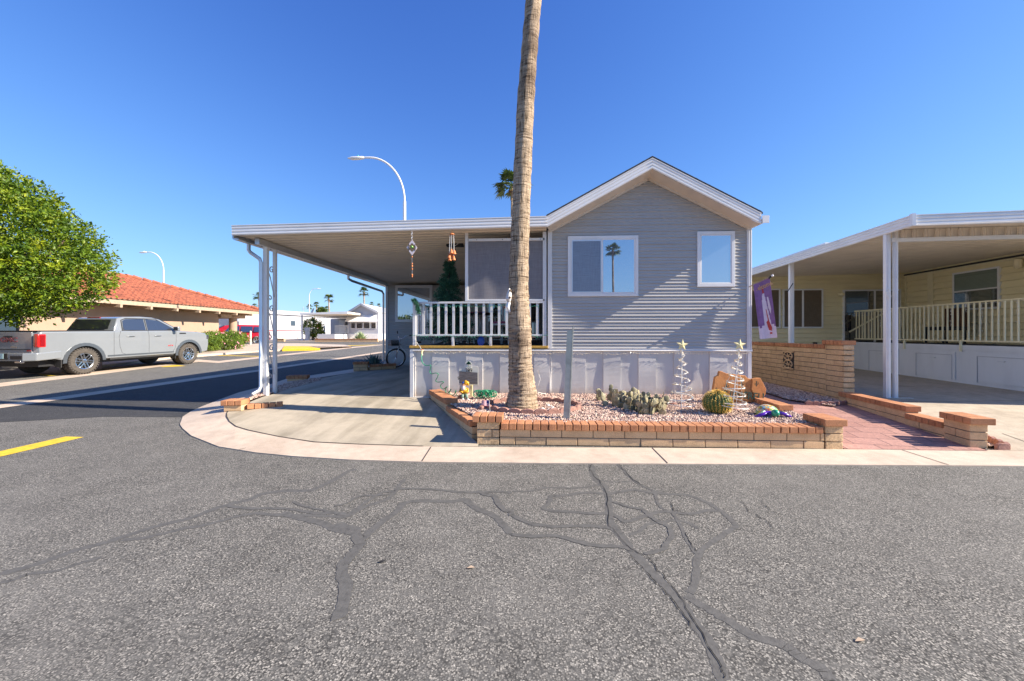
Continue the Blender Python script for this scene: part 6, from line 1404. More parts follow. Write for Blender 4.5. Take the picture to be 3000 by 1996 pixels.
mb = MB(); mb.prism([TF(-1.38, -.22, .52), TF(-1.38, -1.78, .52), TF(-1.22, -2.03, .52), TF(-.62, -2.05, .56), TF(-.62, .05, .56), TF(-1.22, .03, .52)], UP * .24); bp = build('rear_bumper', mb, M['chrome'] if 0 else M['truck'], tk, bevel=.03)
mb = MB(); mb.obox(TF(-1.385, -.42, .63), d_ * .012, q_ * .20, UP * .05); mb.obox(TF(-1.385, -1.58, .63), d_ * .012, q_ * .20, UP * .05); mb.obox(TF(-1.385, -1.0, .66), d_ * .012, q_ * .28, UP * .09); build('bumper_recess', mb, M['dark'], bp)
mb = MB(); mb.obox(TF(-1.40, -1.0, .67), d_ * .004, q_ * .15, UP * .075); npl = build('number_plate', mb, plain('plate_face', (0.35, 0.50, 0.52, 1), .5), tk); Mx = frame_at(TF(-1.407, -1.0, .66), q_, UP); text('lettering', '105', .09, M['black'], npl, Mx, .001, .001)
mb = MB(); mb.obox(TF(-1.36, -.35, .50), d_ * .05, q_ * .10, UP * .03); build('exhaust_tip', mb, M['chrome'], tk, bevel=.01)
mb = MB(); mb.obox(TF(4.60, .0 - .06, 1.10), d_ * .06, q_ * .085, UP * .09); build('headlight', mb, M['glass_car'], tk, bevel=.02)
mb = MB(); mb.obox(TF(3.42, .022, 1.28), d_ * .14, q_ * .006, UP * .025); build('side_vent', mb, M['dark'], tk)
# minivan ----------------------------------------------------------------
def sedan_like(label, name, P, d, L, paint, prof_, wins, ax0, ax1, r, W_=1.95):
    global TF
    P = Vector(P); d = Vector(d).normalized(); q = d.cross(UP).normalized(); T_ = lambda s_, w_, z_: P + d * s_ + q * w_ + UP * z_
    o = thing(name, label, 'minivan', tuple(P)); n_ = len(prof_); mb = MB()
    for (w0, sg) in ((0, 1), (-W_, -1)):
        for (s_, z_) in prof_: k = max(0, (z_ - 1.02) / .7); mb.v.append(tuple(T_(s_, w0 - sg * (.22 * k), z_)))
    for k in range(n_): k2 = (k + 1) % n_; mb.face((k, k2, n_ + k2, n_ + k))
    mb.face(list(range(n_))); mb.face([n_ + i for i in range(n_)][::-1]); build('body', mb, M[paint], o, bevel=.04, smooth=True)
    for pts_ in wins:
        mb = MB(); mb.prism([T_(s_, -.22 * (z_ - 1.02) / .7 + .008, z_) for s_, z_ in pts_], q * .006); build('side_window', mb, M['glass_dark'], o)
    for s_ in (ax0, ax1):
        wheel(o, T_(s_, .01, r), q, r, .22, 5, tw=False); wheel(o, T_(s_, -W_ - .01, r), -q, r, .22, 5, tw=False)
    return o, T_, d, q
va = W(790, 1009, 36.6); va.z = g(0, 35.4) + .01     # rear bumper; the car faces left
vd = Vector((-.87, -.50, 0)).normalized(); 
vprof = [(0, .40), (.05, .95), (.18, 1.05), (.55, 1.62), (.9, 1.74), (2.9, 1.76), (3.4, 1.68), (4.35, 1.10), (5.0, .88), (5.12, .62), (5.08, .34)] + [(4.52 - .0, .30)] + [(4.12 + .40 * math.cos(a), .33 + .38 * math.sin(a)) for a in [math.pi * i / 8 for i in range(9)]] + [(1.42, .28)] + [(1.02 + .40 * math.cos(a), .33 + .38 * math.sin(a)) for a in [math.pi * i / 8 for i in range(9)]] + [(.5, .30)]
nx = vd.cross(UP)               # side that faces the camera?
vP = va.copy()
if nx.y > 0:
    vq = -nx
else: vq = nx
mv, VT, vdd, vqq = sedan_like('red minivan parked side-on beyond the tiled porch', 'minivan', vP + (nx.normalized() * 1.95 if nx.y > 0 else Vector((0, 0, 0))), vd, 5.1, 'red_car', vprof, [], 1.02, 4.12, .34)
wz = (0.008, 0) 
side_w = 0 if nx.y < 0 else -1.95; sgn = 1 if nx.y < 0 else -1
for pts_ in ([(.50, 1.10), (1.22, 1.10), (1.22, 1.58), (.80, 1.56)], [(1.32, 1.10), (2.22, 1.10), (2.22, 1.62), (1.32, 1.60)], [(2.32, 1.10), (3.45, 1.10), (3.05, 1.60), (2.32, 1.63)]):
    mb = MB(); mb.prism([VT(s_, side_w - sgn * (.22 * (z_ - 1.02) / .7) + sgn * .02, z_) for s_, z_ in pts_], vqq * sgn * .006); build('side_window', mb, M['glass_dark'], mv)
mb = MB(); mb.prism([VT(s_, w_, z_) for s_, w_, z_ in ((3.46, -.30, 1.69), (3.46, -1.65, 1.69), (4.33, -1.85, 1.14), (4.33, -.10, 1.14))], vdd * .03 + UP * .03); build('windscreen', mb, M['glass_car'], mv)
mb = MB(); mb.obox(VT(3.35, side_w + sgn * .12, 1.08), vdd * .08, vqq * .1, UP * .07); build('wing_mirror', mb, M['red_car'], mv, bevel=.02)
mb = MB(); mb.obox(VT(.03, side_w - sgn * .06, 1.0), vdd * .05, vqq * .1, UP * .14); build('taillight', mb, M['lamp_dk'], mv)
# ================================================================== TILED BUILDING
pz = thing('tiled_building', 'tan stucco hall with long orange clay tile roof behind the pickup', 'building', tuple(cw(-20, 27, .3)))
EX, ET, EZ, RX, RZ = -19.0, 30.6, 3.08, -24.2, 4.95; T0 = 4.0; WX = -20.1; WT = 27.3
def cq(pts_): return [cw(*p) for p in pts_]
mb = MB(); mb.prism(cq([(WX, T0, 0), (WX, WT, 0), (WX - 8, WT, 0), (WX - 8, T0, 0)]), UP * 3.0); wl_ = build('wall', mb, M['stucco'], pz)
mb = MB(); sl_ = (RZ - EZ) / (EX - RX); mb.poly(cq([(EX, T0, EZ), (EX, ET, EZ), (RX, ET - (EX - RX), RZ), (RX, T0, RZ)])); mb.poly(cq([(EX, ET, EZ), (2 * RX - EX, ET, EZ), (RX, ET - (EX - RX), RZ)])); mb.poly(cq([(2 * RX - EX, ET, EZ), (2 * RX - EX, T0, EZ), (RX, T0, RZ), (RX, ET - (EX - RX), RZ)]))
mb.prism(cq([(EX + .02, T0, EZ - .16), (EX + .02, ET + .02, EZ - .16), (2 * RX - EX, ET + .02, EZ - .16), (2 * RX - EX, T0, EZ - .16)]), UP * .12); build('roof_deck', mb, M['wood'], pz)
mb = MB(); rn = random.Random(2); pitch = .27; t = T0 + .1; sv = Vector((EX - RX, 0, EZ - RZ)); 
while t < ET - .1:
    xt = RX if t < ET - (EX - RX) else EX - (ET - t); L = EX - xt; ns = max(1, int(L / .42)); prev = None
    for k in range(ns + 1):
        xa = EX + .08 - L * k / ns; 
        for e, lift in ((0, .0), (1, .035)):
            if k == ns and e: break
            if k == 0 and e == 0: lift = .035
            x = xa - (0 if e == 0 else .001) + (0); zz = EZ + (EX - x) * sl_ + lift; jr = 1 + rn.uniform(-.05, .05)
            if k == 0: zz = EZ + .035 if e == 0 else EZ + .035
            ring = [mb.vert(cw(x, t + math.cos(a) * .105 * jr, zz + math.sin(a) * .075)) for a in [math.pi * i / 5 for i in range(6)]]
            if prev:
                for i in range(5): mb.face((prev[i], prev[i + 1], ring[i + 1], ring[i]))
            else: mb.face(ring)
            prev = ring
    t += pitch
build('roof_tiles', mb, M['tile'], pz)
mb = MB()
p0, p1, p2 = cw(RX, T0, RZ + .08), cw(RX, ET - (EX - RX), RZ + .08), cw(EX + .05, ET, EZ + .10)
for a, b in ((p0, p1), (p1, p2)):
    n_ = int((b - a).length / .45)
    for i in range(n_): q = a.lerp(b, i / n_); r_ = a.lerp(b, (i + .95) / n_); mb.tube([q + UP * .03, r_], [.13, .11], 8)
build('ridge_tiles', mb, M['tile'], pz)
mb = MB(); mb.prism(cq([(EX - .02, T0, EZ - .22), (EX + .03, T0, EZ - .22), (EX + .03, ET, EZ - .22), (EX - .02, ET, EZ - .22)]), UP * .2); build('eave_board', mb, M['wood'], pz)
t = 6.3
while t < ET: mb = MB(); mb.beam(cw(EX + .12, t, EZ - .30), cw(EX - 1.1, t, EZ - .22), .12, .16); build('rafter_tail', mb, M['wood'], pz); t += 1.62
mb = MB(); mb.beam(cw(WX + .02, WT, 2.72), cw(WX + .02, ET - .8, 2.72), .28, .35); mb.beam(cw(WX, ET - .9, 2.72), cw(WX - 7, ET - .9, 2.72), .28, .35); build('porch_beam', mb, M['wood'], pz)
for (x_, t_) in ((WX, 28.7), (WX - 4.5, 29.6)): mb = MB(); mb.lathe(cw(x_, t_, g(0, t_)), [(.25, 0), (.25, 2.2), (.36, 2.25), (.36, 2.4)], 18); build('column', mb, M['stucco'], pz, smooth=True)
mb = MB(); a, b = cw(WX + .02, 12.2, 1.3), cw(WX + .02, 16.2, 1.3); mb.beam(a, b, .08, 2.5); dw = build('window', mb, M['dark'], pz, bevel=.01); dw['label'] = 'large dark framed window of the hall'
for i in range(4): mb = MB(); p_ = cw(WX + .075, 12.7 + i * .98, 1.35); mb.obox(p_, (cw(0, 1, 0) - cw(0, 0, 0)) * .43, (cw(1, 0, 0) - cw(0, 0, 0)) * .01, UP * 1.08); build('pane', mb, M['glass_car'], dw)
mb = MB(); p_ = cw(-22.0, 21.7, EZ + 3.0 * sl_); mb.tube([p_, p_ + UP * .5, p_ + UP * .55 + Vector((.15, 0, 0))], .05, 6); build('roof_vent_pipe', mb, M['wood'], pz)
# ================================================================== FAR HOMES
def fbox(mb, x0, x1, t0, t1, z0, z1): mb.prism(cq([(x0, t0, z0), (x1, t0, z0), (x1, t1, z0), (x0, t1, z0)]), UP * (z1 - z0))
def X(px, t): return (px - 1500) / F * t
def Z(py, t): return CH + (HZ - py) / F * t
def fquad(mb, px0, px1, py0, py1, t, th=.06): fbox(mb, X(px0, t), X(px1, t), t - th, t, Z(py1, t), Z(py0, t))
# gabled home
T = 48.0; fh = thing('gabled_home', 'small pale grey gabled home with awning across the street, seen under the carport', 'house', tuple(cw(X(1063, T), T, .7)))
mb = MB(); gpts = [(X(1019, T), T, .6), (X(1108, T), T, .6), (X(1108, T), T, Z(915, T)), (X(1062, T), T, Z(893, T)), (X(1019, T), T, Z(919, T))]; mb.prism(cq(gpts), cw(0, 12, 0)); build('wall', mb, M['mobile2'], fh)
mb = MB(); dv_ = cw(0, 12.6, 0)
for a, b in (((X(1017, T), T - .5, Z(918, T)), (X(1062, T), T - .5, Z(889.5, T))), ((X(1062, T), T - .5, Z(889.5, T)), (X(1110, T), T - .5, Z(913, T)))):
    a, b = cw(*a), cw(*b); mb.prism([a, b, b - UP * .12, a - UP * .12], dv_)
build('roof', mb, M['metroof'], fh)
mb = MB()
for a, b in (((X(1018, T), T - .55, Z(918, T)), (X(1062, T), T - .55, Z(890.5, T))), ((X(1062, T), T - .55, Z(890.5, T)), (X(1109, T), T - .55, Z(914, T)))): mb.beam(cw(*a) - UP * .08, cw(*b) - UP * .08, .06, .22)
build('gable_fascia', mb, M['mobile'], fh)
mb = MB(); a, b, c, d = [W(px, py, tt) for px, py, tt in ((1020, 924.5, 48), (1104, 924.5, 48), (1106, 943, 47), (1011, 943, 47))]; mb.prism([a, b, c, d], UP * .05); build('window_awning', mb, M['white'], fh)
for px0, px1 in ((1029, 1040), (1045, 1061), (1066, 1083), (1088, 1101)): mb = MB(); fquad(mb, px0 - 1, px1 + 1, 944, 963, T, .05); w_ = build('window', mb, M['white'], fh); mb = MB(); fquad(mb, px0, px1, 945, 962, T - .05, .02); build('pane', mb, M['glass_dark'], w_)
mb = MB(); fquad(mb, 1018, 1109, 978, 997.5, T, .12); fbox(mb, X(1108, T), X(1108, T) + .06, T, T + 12, .6, Z(978, T)); build('skirting', mb, M['white'], fh)
mb = MB(); fbox(mb, X(968, 53), X(1019, 48), 53, 53.2, .6, 3.4); build('porch_wall', mb, M['mobile'], fh); mb = MB(); fquad(mb, 972, 1019, 979, 997.5, T - .3, 3.5); build('porch_base', mb, M['mobile'], fh)
mb = MB(); fbox(mb, X(985, 51.8), X(1003, 51.8), 52.6, 52.9, 1.4, 3.2); build('porch_door', mb, M['white'], fh)
r_ = MB(); fquad(r_, 981, 1021, 954, 955.5, T - .35, .05); fquad(r_, 981, 1021, 974.5, 976, T - .35, .05); ro = build('railing', r_, M['white'], fh)
for i in range(17): mb = MB(); fquad(mb, 981 + i * 2.45, 981.8 + i * 2.45, 955.4, 974.5, T - .36, .03); build('baluster', mb, M['white'], ro)
mb = MB(); a, b = cw(X(878, 44), 44, 3.5), cw(X(1019, 44), 44, 3.62); mb.prism([a, b, b + UP * .22, a + UP * .16], cw(0, 12, 0)); cr = build('carport_roof', mb, M['ceil'], fh); cr['label'] = 'flat carport roof of the gabled home'
mb = MB(); mb.prism([a - UP * .01, b - UP * .01, b + UP * .25, a + UP * .19], cw(0, -.06, 0)); build('fascia', mb, M['white'], cr)
for px, tt in ((884, 45), (917, 49), (950, 54)): mb = MB(); fbox(mb, X(px, tt) - .07, X(px, tt) + .07, tt, tt + .14, .55, 3.55); build('post', mb, M['white'], fh)
# long white home
wh = thing('white_mobile_home', 'long white mobile home with red stripe behind the carport posts', 'house', tuple(cw(X(840, 54), 54, .7)))
_u0, _t0, _u1, _t1 = (700 - 1500) / F, 46.0, (985 - 1500) / F, 62.6
def AT(px):
    u = (px - 1500) / F; dx_, dt_ = _u1 * _t1 - _u0 * _t0, _t1 - _t0; k = (u * _t0 - _u0 * _t0) / (dx_ - u * dt_); return _t0 + k * dt_
def AW(px, py, o=0): t = AT(px) - o; return W(px, py, t)
def aq(mb, px0, px1, z0, z1, o, th=.05):
    a, b = AW(px0, 977, o), AW(px1, 977, o); a.z = b.z = z0; mb.prism([a, b, b + UP * (z1 - z0), a + UP * (z1 - z0)], cw(0, th, 0))
mb = MB(); aq(mb, 700, 985, .6, 3.9, 0, 5); build('wall', mb, M['mobile'], wh); mb = MB(); aq(mb, 698, 987, 3.9, 4.42, .3, 5.5); build('roof', mb, M['metroof'], wh)
mb = MB(); aq(mb, 700, 885, 1.75, 1.86, .03, .03); build('red_stripe', mb, plain('red_stripe_paint', (0.35, 0.04, 0.05, 1), .6), wh); mb = MB(); aq(mb, 700, 885, 1.45, 1.74, .02, .02); build('grey_band', mb, M['metroof'], wh)
for a, b in ((803, 812), (852, 865)): mb = MB(); aq(mb, a - 1, b + 1, 2.35, 3.25, .06, .06); w_ = build('window', mb, M['white'], wh); mb = MB(); aq(mb, a, b, 2.45, 3.15, .08, .02); build('pane', mb, M['glass_dark'], w_)
# awning home behind the porch
ah = thing('awning_home', 'white home with wide grey awning behind the red minivan', 'house', tuple(cw(X(700, 56), 56, .8)))
mb = MB(); fbox(mb, X(560, 57), X(795, 57), 57, 61, .7, 4.1); build('wall', mb, M['mobile'], ah); mb = MB(); fbox(mb, X(550, 57), X(800, 57), 56.6, 62, 4.1, 4.35); build('roof', mb, M['metroof'], ah)
mb = MB(); a, b, c, d = [W(*q) for q in ((690, 922, 57), (778, 922, 57), (770, 943, 54.5), (676, 943, 54.5))]; mb.prism([a, b, c, d], UP * .06); build('awning', mb, M['metroof'], ah)
for px0, px1 in ((714, 726), (730, 744), (752, 768)): mb = MB(); fquad(mb, px0, px1, 945, 956, 57, .08); build('window', mb, M['glass_dark'], ah)
# small street things
mb = MB(); c = W(734, 1013, 33.5); c.z = g(0, 33); mb.lathe(c, [(.07, 0), (.07, 1.18), (.03, 1.24)], 12); tag(build('bollard', mb, M['star'] if 0 else M['ycream'], smooth=True), 'cream bollard standing at the end of the flowering shrubs', 'bollard')
def farwall(px0, px1, py, t, lb):
    a, b = W(px0, py, t), W(px1, py, t); a.z = b.z = g(0, t) + .02; mb = MB(); mb.beam(a + UP * .13, b + UP * .13, .25, .26); m2 = MB(); n_ = int((b - a).length / .22)
    for i in range(n_): q = a.lerp(b, (i + .5) / n_); m2.beam(q + UP * .27 - Vector((.1, 0, 0)), q + UP * .27 + Vector((.095, 0, 0)), .3, .09)
    o = thing('brick_edging_wall', lb, 'brick wall', tuple(a)); build('blocks', mb, M['block'], o); build('brick_cap', m2, M['brick'], o)
farwall(924, 1108, 1004, 41.5, 'far low brick wall along the front of the gabled home'); farwall(806, 834, 1002, 42.5, 'short far brick wall before the white mobile home')
c = cw(X(916, 47.5), 47.5, g(0, 47)); ct = thing('citrus_tree', 'round orange tree beside the far carport posts', 'tree', tuple(c)); rn = random.Random(77); lob = [(c + UP * 1.45, Vector((1.15, 1.1, 1.1))), (c + UP * 1.1 + Vector((.3, 0, 0)), Vector((1.0, 1.0, .8)))]
leaf_cloud('crown', clumps(rn, lob, 420, .35, .1, 8), .18, M['leaf'], ct, 9); mb = MB(); mb.tube([c, c + UP * 1.2], [.12, .08], 8); build('trunk', mb, M['bark'], ct); mb = MB(); [mb.ball(q + Vector(d) * .05, .07, n=6, m=4) for q, d in clumps(rn, lob, 24, .02, .02, 1)]; build('oranges', mb, M['terra'], ct)
mb = MB(); c = W(899, 985, 45); c.z = .6; mb.box(c.x - .2, c.x + .2, c.y, c.y + .3, .6, 1.7); mb.box(c.x - .26, c.x + .26, c.y - .06, c.y + .3, 1.72, 2.1); tag(build('utility_box', mb, M['metroof']), 'grey meter cabinet between the far carport posts', 'meter box')
c = W(908, 920, 50); dsh = thing('satellite_dish', 'small grey satellite dish on the roof of the gabled home', 'satellite dish', tuple(c)); mb = MB(); mb.lathe(W(918, 912, 50), [(.40, .10), (.3, .03), (.01, 0)], 16, Vector((-.6, -.7, .4))); build('dish', mb, M['metroof'], dsh); mb = MB(); mb.tube([W(918, 912, 50), W(919, 922, 50)], .03, 6); build('mast', mb, M['metroof'], dsh)
mb = MB(); a = W(890, 920, 58); b = W(889, 899, 58); mb.tube([a, b], .03, 5); [mb.tube([W(890 - k, py, 58), W(890 + k, py, 58)], .02, 4) for k, py in ((6, 906), (4, 903), (3, 909))]; tag(build('antenna', mb, M['metroof']), 'thin television antenna above the white mobile home', 'antenna')
# ================================================================== STREET LIGHTS
def lamp(label, pole_px, t, top_py, sweep_px, side):
    base = cw(X(pole_px, t), t, g(0, t)); o = thing('street_lamp', label, 'street lamp', tuple(base), 'curved white street lamps'); zt = Z(top_py, t); u = (cw(1, 0, 0) - cw(0, 0, 0)) * side
    Rh = abs(sweep_px) / F * t * .70; zc = zt - Rh * 1.25
    mb = MB(); mb.tube([base, cw(X(pole_px, t), t, zc - .0)], [.11, .075], 12); build('pole', mb, M['white'], o, smooth=True)
    P = [base * 1]; P = [Vector((base.x, base.y, zc - .3))] + [Vector((base.x, base.y, zc)) + u * (Rh - math.cos(a) * Rh) + UP * math.sin(a) * Rh * 1.25 for a in [i * math.pi / 2 / 14 for i in range(15)]] + [Vector((base.x, base.y, zt)) + u * Rh * 1.15]
    mb = MB(); mb.tube(P, [.055] + [.05] * 15 + [.045], 10); build('arm', mb, M['white'], o, smooth=True)
    h = P[-1]; mb = MB(); mb.tube([h, h + u * .05, h + u * .30 - UP * .03, h + u * .62 - UP * .05, h + u * .85 - UP * .03], [.05, .10, .12, .12, .04], 12)
    for i, v in enumerate(mb.v): mb.v[i] = (v[0], v[1], h.z - .03 + (v[2] - h.z + .03) * .7)
    hd = build('lamp_head', mb, M['white'], o, smooth=True); mb = MB(); mb.lathe(h + u * .33 + UP * .05, [(.035, 0), (.035, .07)], 8); build('photocell', mb, plain('teal_cap', (0.05, 0.35, 0.35, 1), .5) if pole_px > 1000 else M['white'], hd)
    return o
lamp('tall curved street lamp rising above the carport roof', 1185, 20.5, 462, 146, -1)
lamp('curved street lamp above the orange tiled roof', 479, 43, 739, 60, -1)
lamp('distant street lamp curving to the right between far palms', 906, 78, 846, 26, 1)
# ================================================================== PALMS
def ppalm(px, py, wpx, t, label, seed, n=30, seg=9):
    c = W(px, py, t); gz = g(0, min(t, 85)); palm_tree(label, 'palm tree', (c.x, c.y, gz), c.z - gz, wpx / F * t / 2 * 1.35, .22 if t > 60 else .2, seed, n, 'palms on the skyline', seg)
for a in [(758, 869, 31, 100, 'single palm over the end of the tiled roof, left of the twin posts'), (747, 896, 15, 150, 'tiny palm peeping over the tiled roof end'), (907, 900, 17, 118, 'small palm behind the distant street lamp'), (928, 893, 17, 120, 'slim small palm right of the distant street lamp'),
          (966, 875, 28, 90, 'leaning palm, tallest left of the far gable'), (959, 905, 18, 100, 'short palm half behind the leaning one'), (1068, 856, 29, 82, 'tall palm standing right over the far gable ridge'), (1086, 891, 14, 140, 'tiny palm crown over the far roof, just right of its ridge'), (1113, 895, 12, 150, 'tiny palm crown beside the corner downspout')]:
    ppalm(*a, seed=int(a[0]), n=26, seg=7)
ppalm(1498, 545, 92, 43, 'palm half hidden behind the tall leaning trunk', 5, n=34, seg=11)
# palms and trees across the street behind the photographer (mirrored in the windows)
def behind(px, py, Yp, path_y, label, wpx, seed):
    u = (px - 1500) / F; t1 = Yp / (cs + u * sn); T_ = path_y; c = W(px, py, T_); d = 2 * Yp - c.y; gz = g(0, d); palm_tree(label, 'palm tree', (c.x, d, gz), c.z - gz, wpx / F * T_ / 2, .22, seed, 34, 'palms across the street', 11)
behind(1797, 735, YF, 62, 'palm across the street mirrored in the sliding window', 54, 8)
behind(1803, 868, YF, 110, 'low distant palm mirrored at the foot of the sliding window', 22, 9)
rn = random.Random(90)
for i, (x_, y_, r_, h_) in enumerate([(-26, -30, 3.2, 5.5), (-20, -34, 3.0, 4.6), (-12, -38, 3.4, 5.2), (-34, -36, 4, 7)]):
    o = thing('broad_tree', ['broad tree across the street, mirrored low in the porch window', 'low bushy tree across the street, second from the left', 'bushy tree nearest the middle of the opposite side', 'tallest broad tree on the opposite side, far left'][i], 'tree', (x_, y_, g(0, y_)), 'trees across the street'); c = Vector((x_, y_, g(0, y_) + h_ * .6)); lob = [(c, Vector((r_, r_, h_ * .4))), (c + Vector((r_ * .5, 0, -.4)), Vector((r_ * .7, r_ * .7, h_ * .3)))]
    leaf_cloud('crown', clumps(rn, lob, 420, .4, .25, 7), .42, M['leaf_far'], o, i); mb = MB(); mb.tube([(x_, y_, g(0, y_)), (x_, y_, c.z)], [.25, .15], 8); build('trunk', mb, M['bark'], o)
# green masses on the skyline under the far palms
for i, (px, py, w_, t, lb) in enumerate([(942, 909, 20, 75, 'dark green treetop between the far palms'), (700, 912, 20, 95, 'bushy crown behind the awning home')]):
    c = W(px, py, t); gz = g(0, 80); o = thing('broad_tree', lb, 'tree', (c.x, c.y, gz)); r_ = w_ / 2 / F * t; lob = [(c - UP * r_ * .6, Vector((r_, r_, r_ * 1.1)))]
    leaf_cloud('crown', clumps(random.Random(i), lob, 130, .5, .15, 7), .4, M['leaf_far'], o, i); mb = MB(); mb.tube([(c.x, c.y, gz), c - UP * r_ * .6], [.25, .15], 8); build('trunk', mb, M['bark'], o)
# ================================================================== PORCH THINGS
c = W(1316, 1000, 8.7); cx_, cy_ = c.x, c.y; xt = thing('christmas_tree', 'artificial fir tree standing on the porch behind the railing', 'christmas tree', (cx_, cy_, 1.205)); rn = random.Random(55); pts_ = []
for i in range(430):
    f = rn.random() ** .8; zc = 1.42 + 1.62 * (1 - f); rr_ = .06 + .50 * f; tier = (1 + .18 * math.sin(f * 34)); a = rn.uniform(0, 6.28)
    d = Vector((math.cos(a), math.sin(a), -.25)); c0_ = Vector((cx_, cy_, zc))
    for k in range(9):
        u = .25 + .75 * k / 8; p = c0_ + d * rr_ * tier * u
        for _ in range(5): pts_.append((p + Vector((rn.gauss(0, .012), rn.gauss(0, .012), rn.gauss(0, .012))), d))
leaf_cloud('needles', pts_, .062, M['fir'], xt, 3, .22); mb = MB(); mb.tube([(cx_, cy_, 1.2), (cx_, cy_, 3.0)], [.025, .008], 8); build('trunk', mb, M['dark'], xt)
mb = MB()
for k in range(4): a = k * 1.57 + .4; mb.beam((cx_, cy_, 1.3), (cx_ + math.cos(a) * .28, cy_ + math.sin(a) * .28, 1.215), .02, .02)
build('stand', mb, M['dark'], xt)
# mirrored wind spinner
H = lambda px, py, t=7.32: W(px, py, t)
ws_ = thing('wind_spinner', 'silvery hanging wind spinner with bead tail under the carport edge', 'wind spinner', tuple(H(1207, 676)))
mb = MB(); 
for k in range(5): mb.tube([H(1207, 678 + 5.4 * k) + Vector((.010 * math.cos(a) * (k % 2), .010 * math.cos(a) * ((k + 1) % 2), -.018 * math.sin(a) - .012)) for a in [i * .7 for i in range(10)]], .0035, 5)
build('chain', mb, M['alu'], ws_)
mb = MB()
for y_, s_ in ((703, 1), (748, -1)):
    pp_ = [H(1197, y_ + 13 * s_), H(1207, y_), H(1217, y_ + 13 * s_), H(1214, y_ + 16 * s_), H(1207, y_ + 9 * s_), H(1200, y_ + 16 * s_)]; mb.prism(pp_, (0, .015, 0))
mb.prism([H(1191, 725), H(1197, 719), H(1199, 725), H(1197, 732)], (0, .02, 0)); mb.prism([H(1222, 726), H(1217, 718), H(1215, 725), H(1217, 734)], (0, .02, 0)); build('frame', mb, plain('pearl_metal', (0.75, 0.62, 0.60, 1), .35, .3), ws_)
mb = MB(); mb.tube([H(1198, 716), H(1197, 725), H(1198, 736)], .006, 5); mb.tube([H(1216, 716), H(1217, 725), H(1216, 736)], .006, 5); build('side_bars', mb, M['dark'], ws_)
mb = MB(); mb.ball(H(1207, 724), .028, n=12, m=9); build('glass_ball', mb, plain('green_gold_glass', (0.18, 0.42, 0.10, 1), .12, .4), ws_, smooth='all')
mb = MB(); mb.tube([H(1207, 749), H(1207.5, 812)], .0025, 5); build('tail_line', mb, M['alu'], ws_)
mb = MB(); [mb.ball(H(1207.5, y_), r_, r_, r_ * 1.3, 8, 6) for y_, r_ in ((753, .012), (773, .013), (780, .016), (789, .014), (806, .016), (811, .012))]; build('beads', mb, M['terra'], ws_, smooth='all')
# terracotta wind chime
wc = thing('wind_chime', 'terracotta bell wind chime hanging in front of the fir tree', 'wind chime', tuple(H(1324, 678)))
mb = MB(); c = H(1324.5, 686); mb.lathe(c, [(.05, -.012), (.045, .0), (.02, .016), (.006, .03)], 14); mb.tube([c + UP * .03, c + UP * .10], .003, 5); build('top_plate', mb, M['terra'], wc, smooth=True)
mb = MB()
bells = ((1317, 750, -.03), (1324, 737, -.05), (1331, 738, .0), (1321, 744, .03), (1330, 756, -.02), (1316, 756, .04))
for px, py, dy in bells: b_ = H(px, py) + Vector((0, dy, 0)); a_ = c + Vector(((px - 1324) * .005, dy * .6, 0)); mb.tube([a_, b_ + UP * .03], .0035, 4)
build('cords', mb, M['wire'], wc)
for px, py, dy in bells: b_ = H(px, py) + Vector((0, dy, 0)); mb = MB(); mb.lathe(b_, [(.036, -.045), (.032, -.03), (.016, .02), (.008, .035)], 12); build('bell', mb, M['terra'], wc, smooth=True)
# heater
ht = thing('patio_heater', 'black bar heater hung from the porch ceiling beside the shade frame', 'heater', tuple(W(1332, 700, 8.6))); a, b = W(1307, 705, 8.6), W(1358, 722, 8.6); mb = MB(); mb.box(a.x, b.x, a.y, a.y + .12, b.z, a.z); build('housing', mb, M['dark'], ht, bevel=.01)
mb = MB(); mb.beam(W(1306, 702, 8.6), W(1360, 702, 8.6), .03, .03); mb.beam(W(1332, 722, 8.55), W(1352, 705, 8.55), .012, .012); build('bracket', mb, M['white'], ht)
# furniture
def pchair(loc, rz, label, cush):
    o = thing('porch_chair', label, 'chair', loc, 'white porch chairs'); mb = MB(); mb.box(-.24, .24, -.22, .22, .42, .46); build('seat', mb, M['white'], o, local=True, bevel=.01)
    mb = MB(); mb.box(-.24, .24, .20, .235, .88, .95); [mb.box(-.22 + k * .105, -.175 + k * .105, .205, .23, .46, .88) for k in range(5)]; build('backrest', mb, M['white'], o, local=True)
    for sx in (-1, 1):
        for sy in (-1, 1): mb = MB(); mb.beam((sx * .21, sy * .19, .43), (sx * .26, sy * .25, 0), .05, .04); build('leg', mb, M['white'], o, local=True)
    if cush: mb = MB(); mb.box(-.21, .21, -.20, .20, .461, .51); build('cushion', mb, M[cush], o, local=True, bevel=.02)
    o.rotation_euler = (0, 0, rz); return o
M['pinkc'] = plain('pink_floral_cloth', (0.42, 0.12, 0.22, 1), .8, var=.6, ns=50)
pchair(tuple(W(1345, 1000, 9.6).xy) + (1.205,), 2.4, 'white slatted chair left of the porch table, behind the fir tree', None); pchair(tuple(W(1480, 1000, 8.9).xy) + (1.205,), -.5, 'white chair with pink floral cushion, mostly behind the palm trunk', 'pinkc')
tb = thing('porch_table', 'round dark table with floral cloth on the porch', 'table', tuple(W(1400, 1000, 9.8).xy) + (1.205,)); l_ = Vector(tb.location)
mb = MB(); mb.lathe(l_ + UP * .70, [(.45, 0), (.45, .03)], 20); build('tabletop', mb, M['dark'], tb); mb = MB(); mb.lathe(l_ + UP * .73, [(.36, 0), (.34, .02), (.05, .05)], 16); build('table_cloth', mb, M['pinkc'], tb)
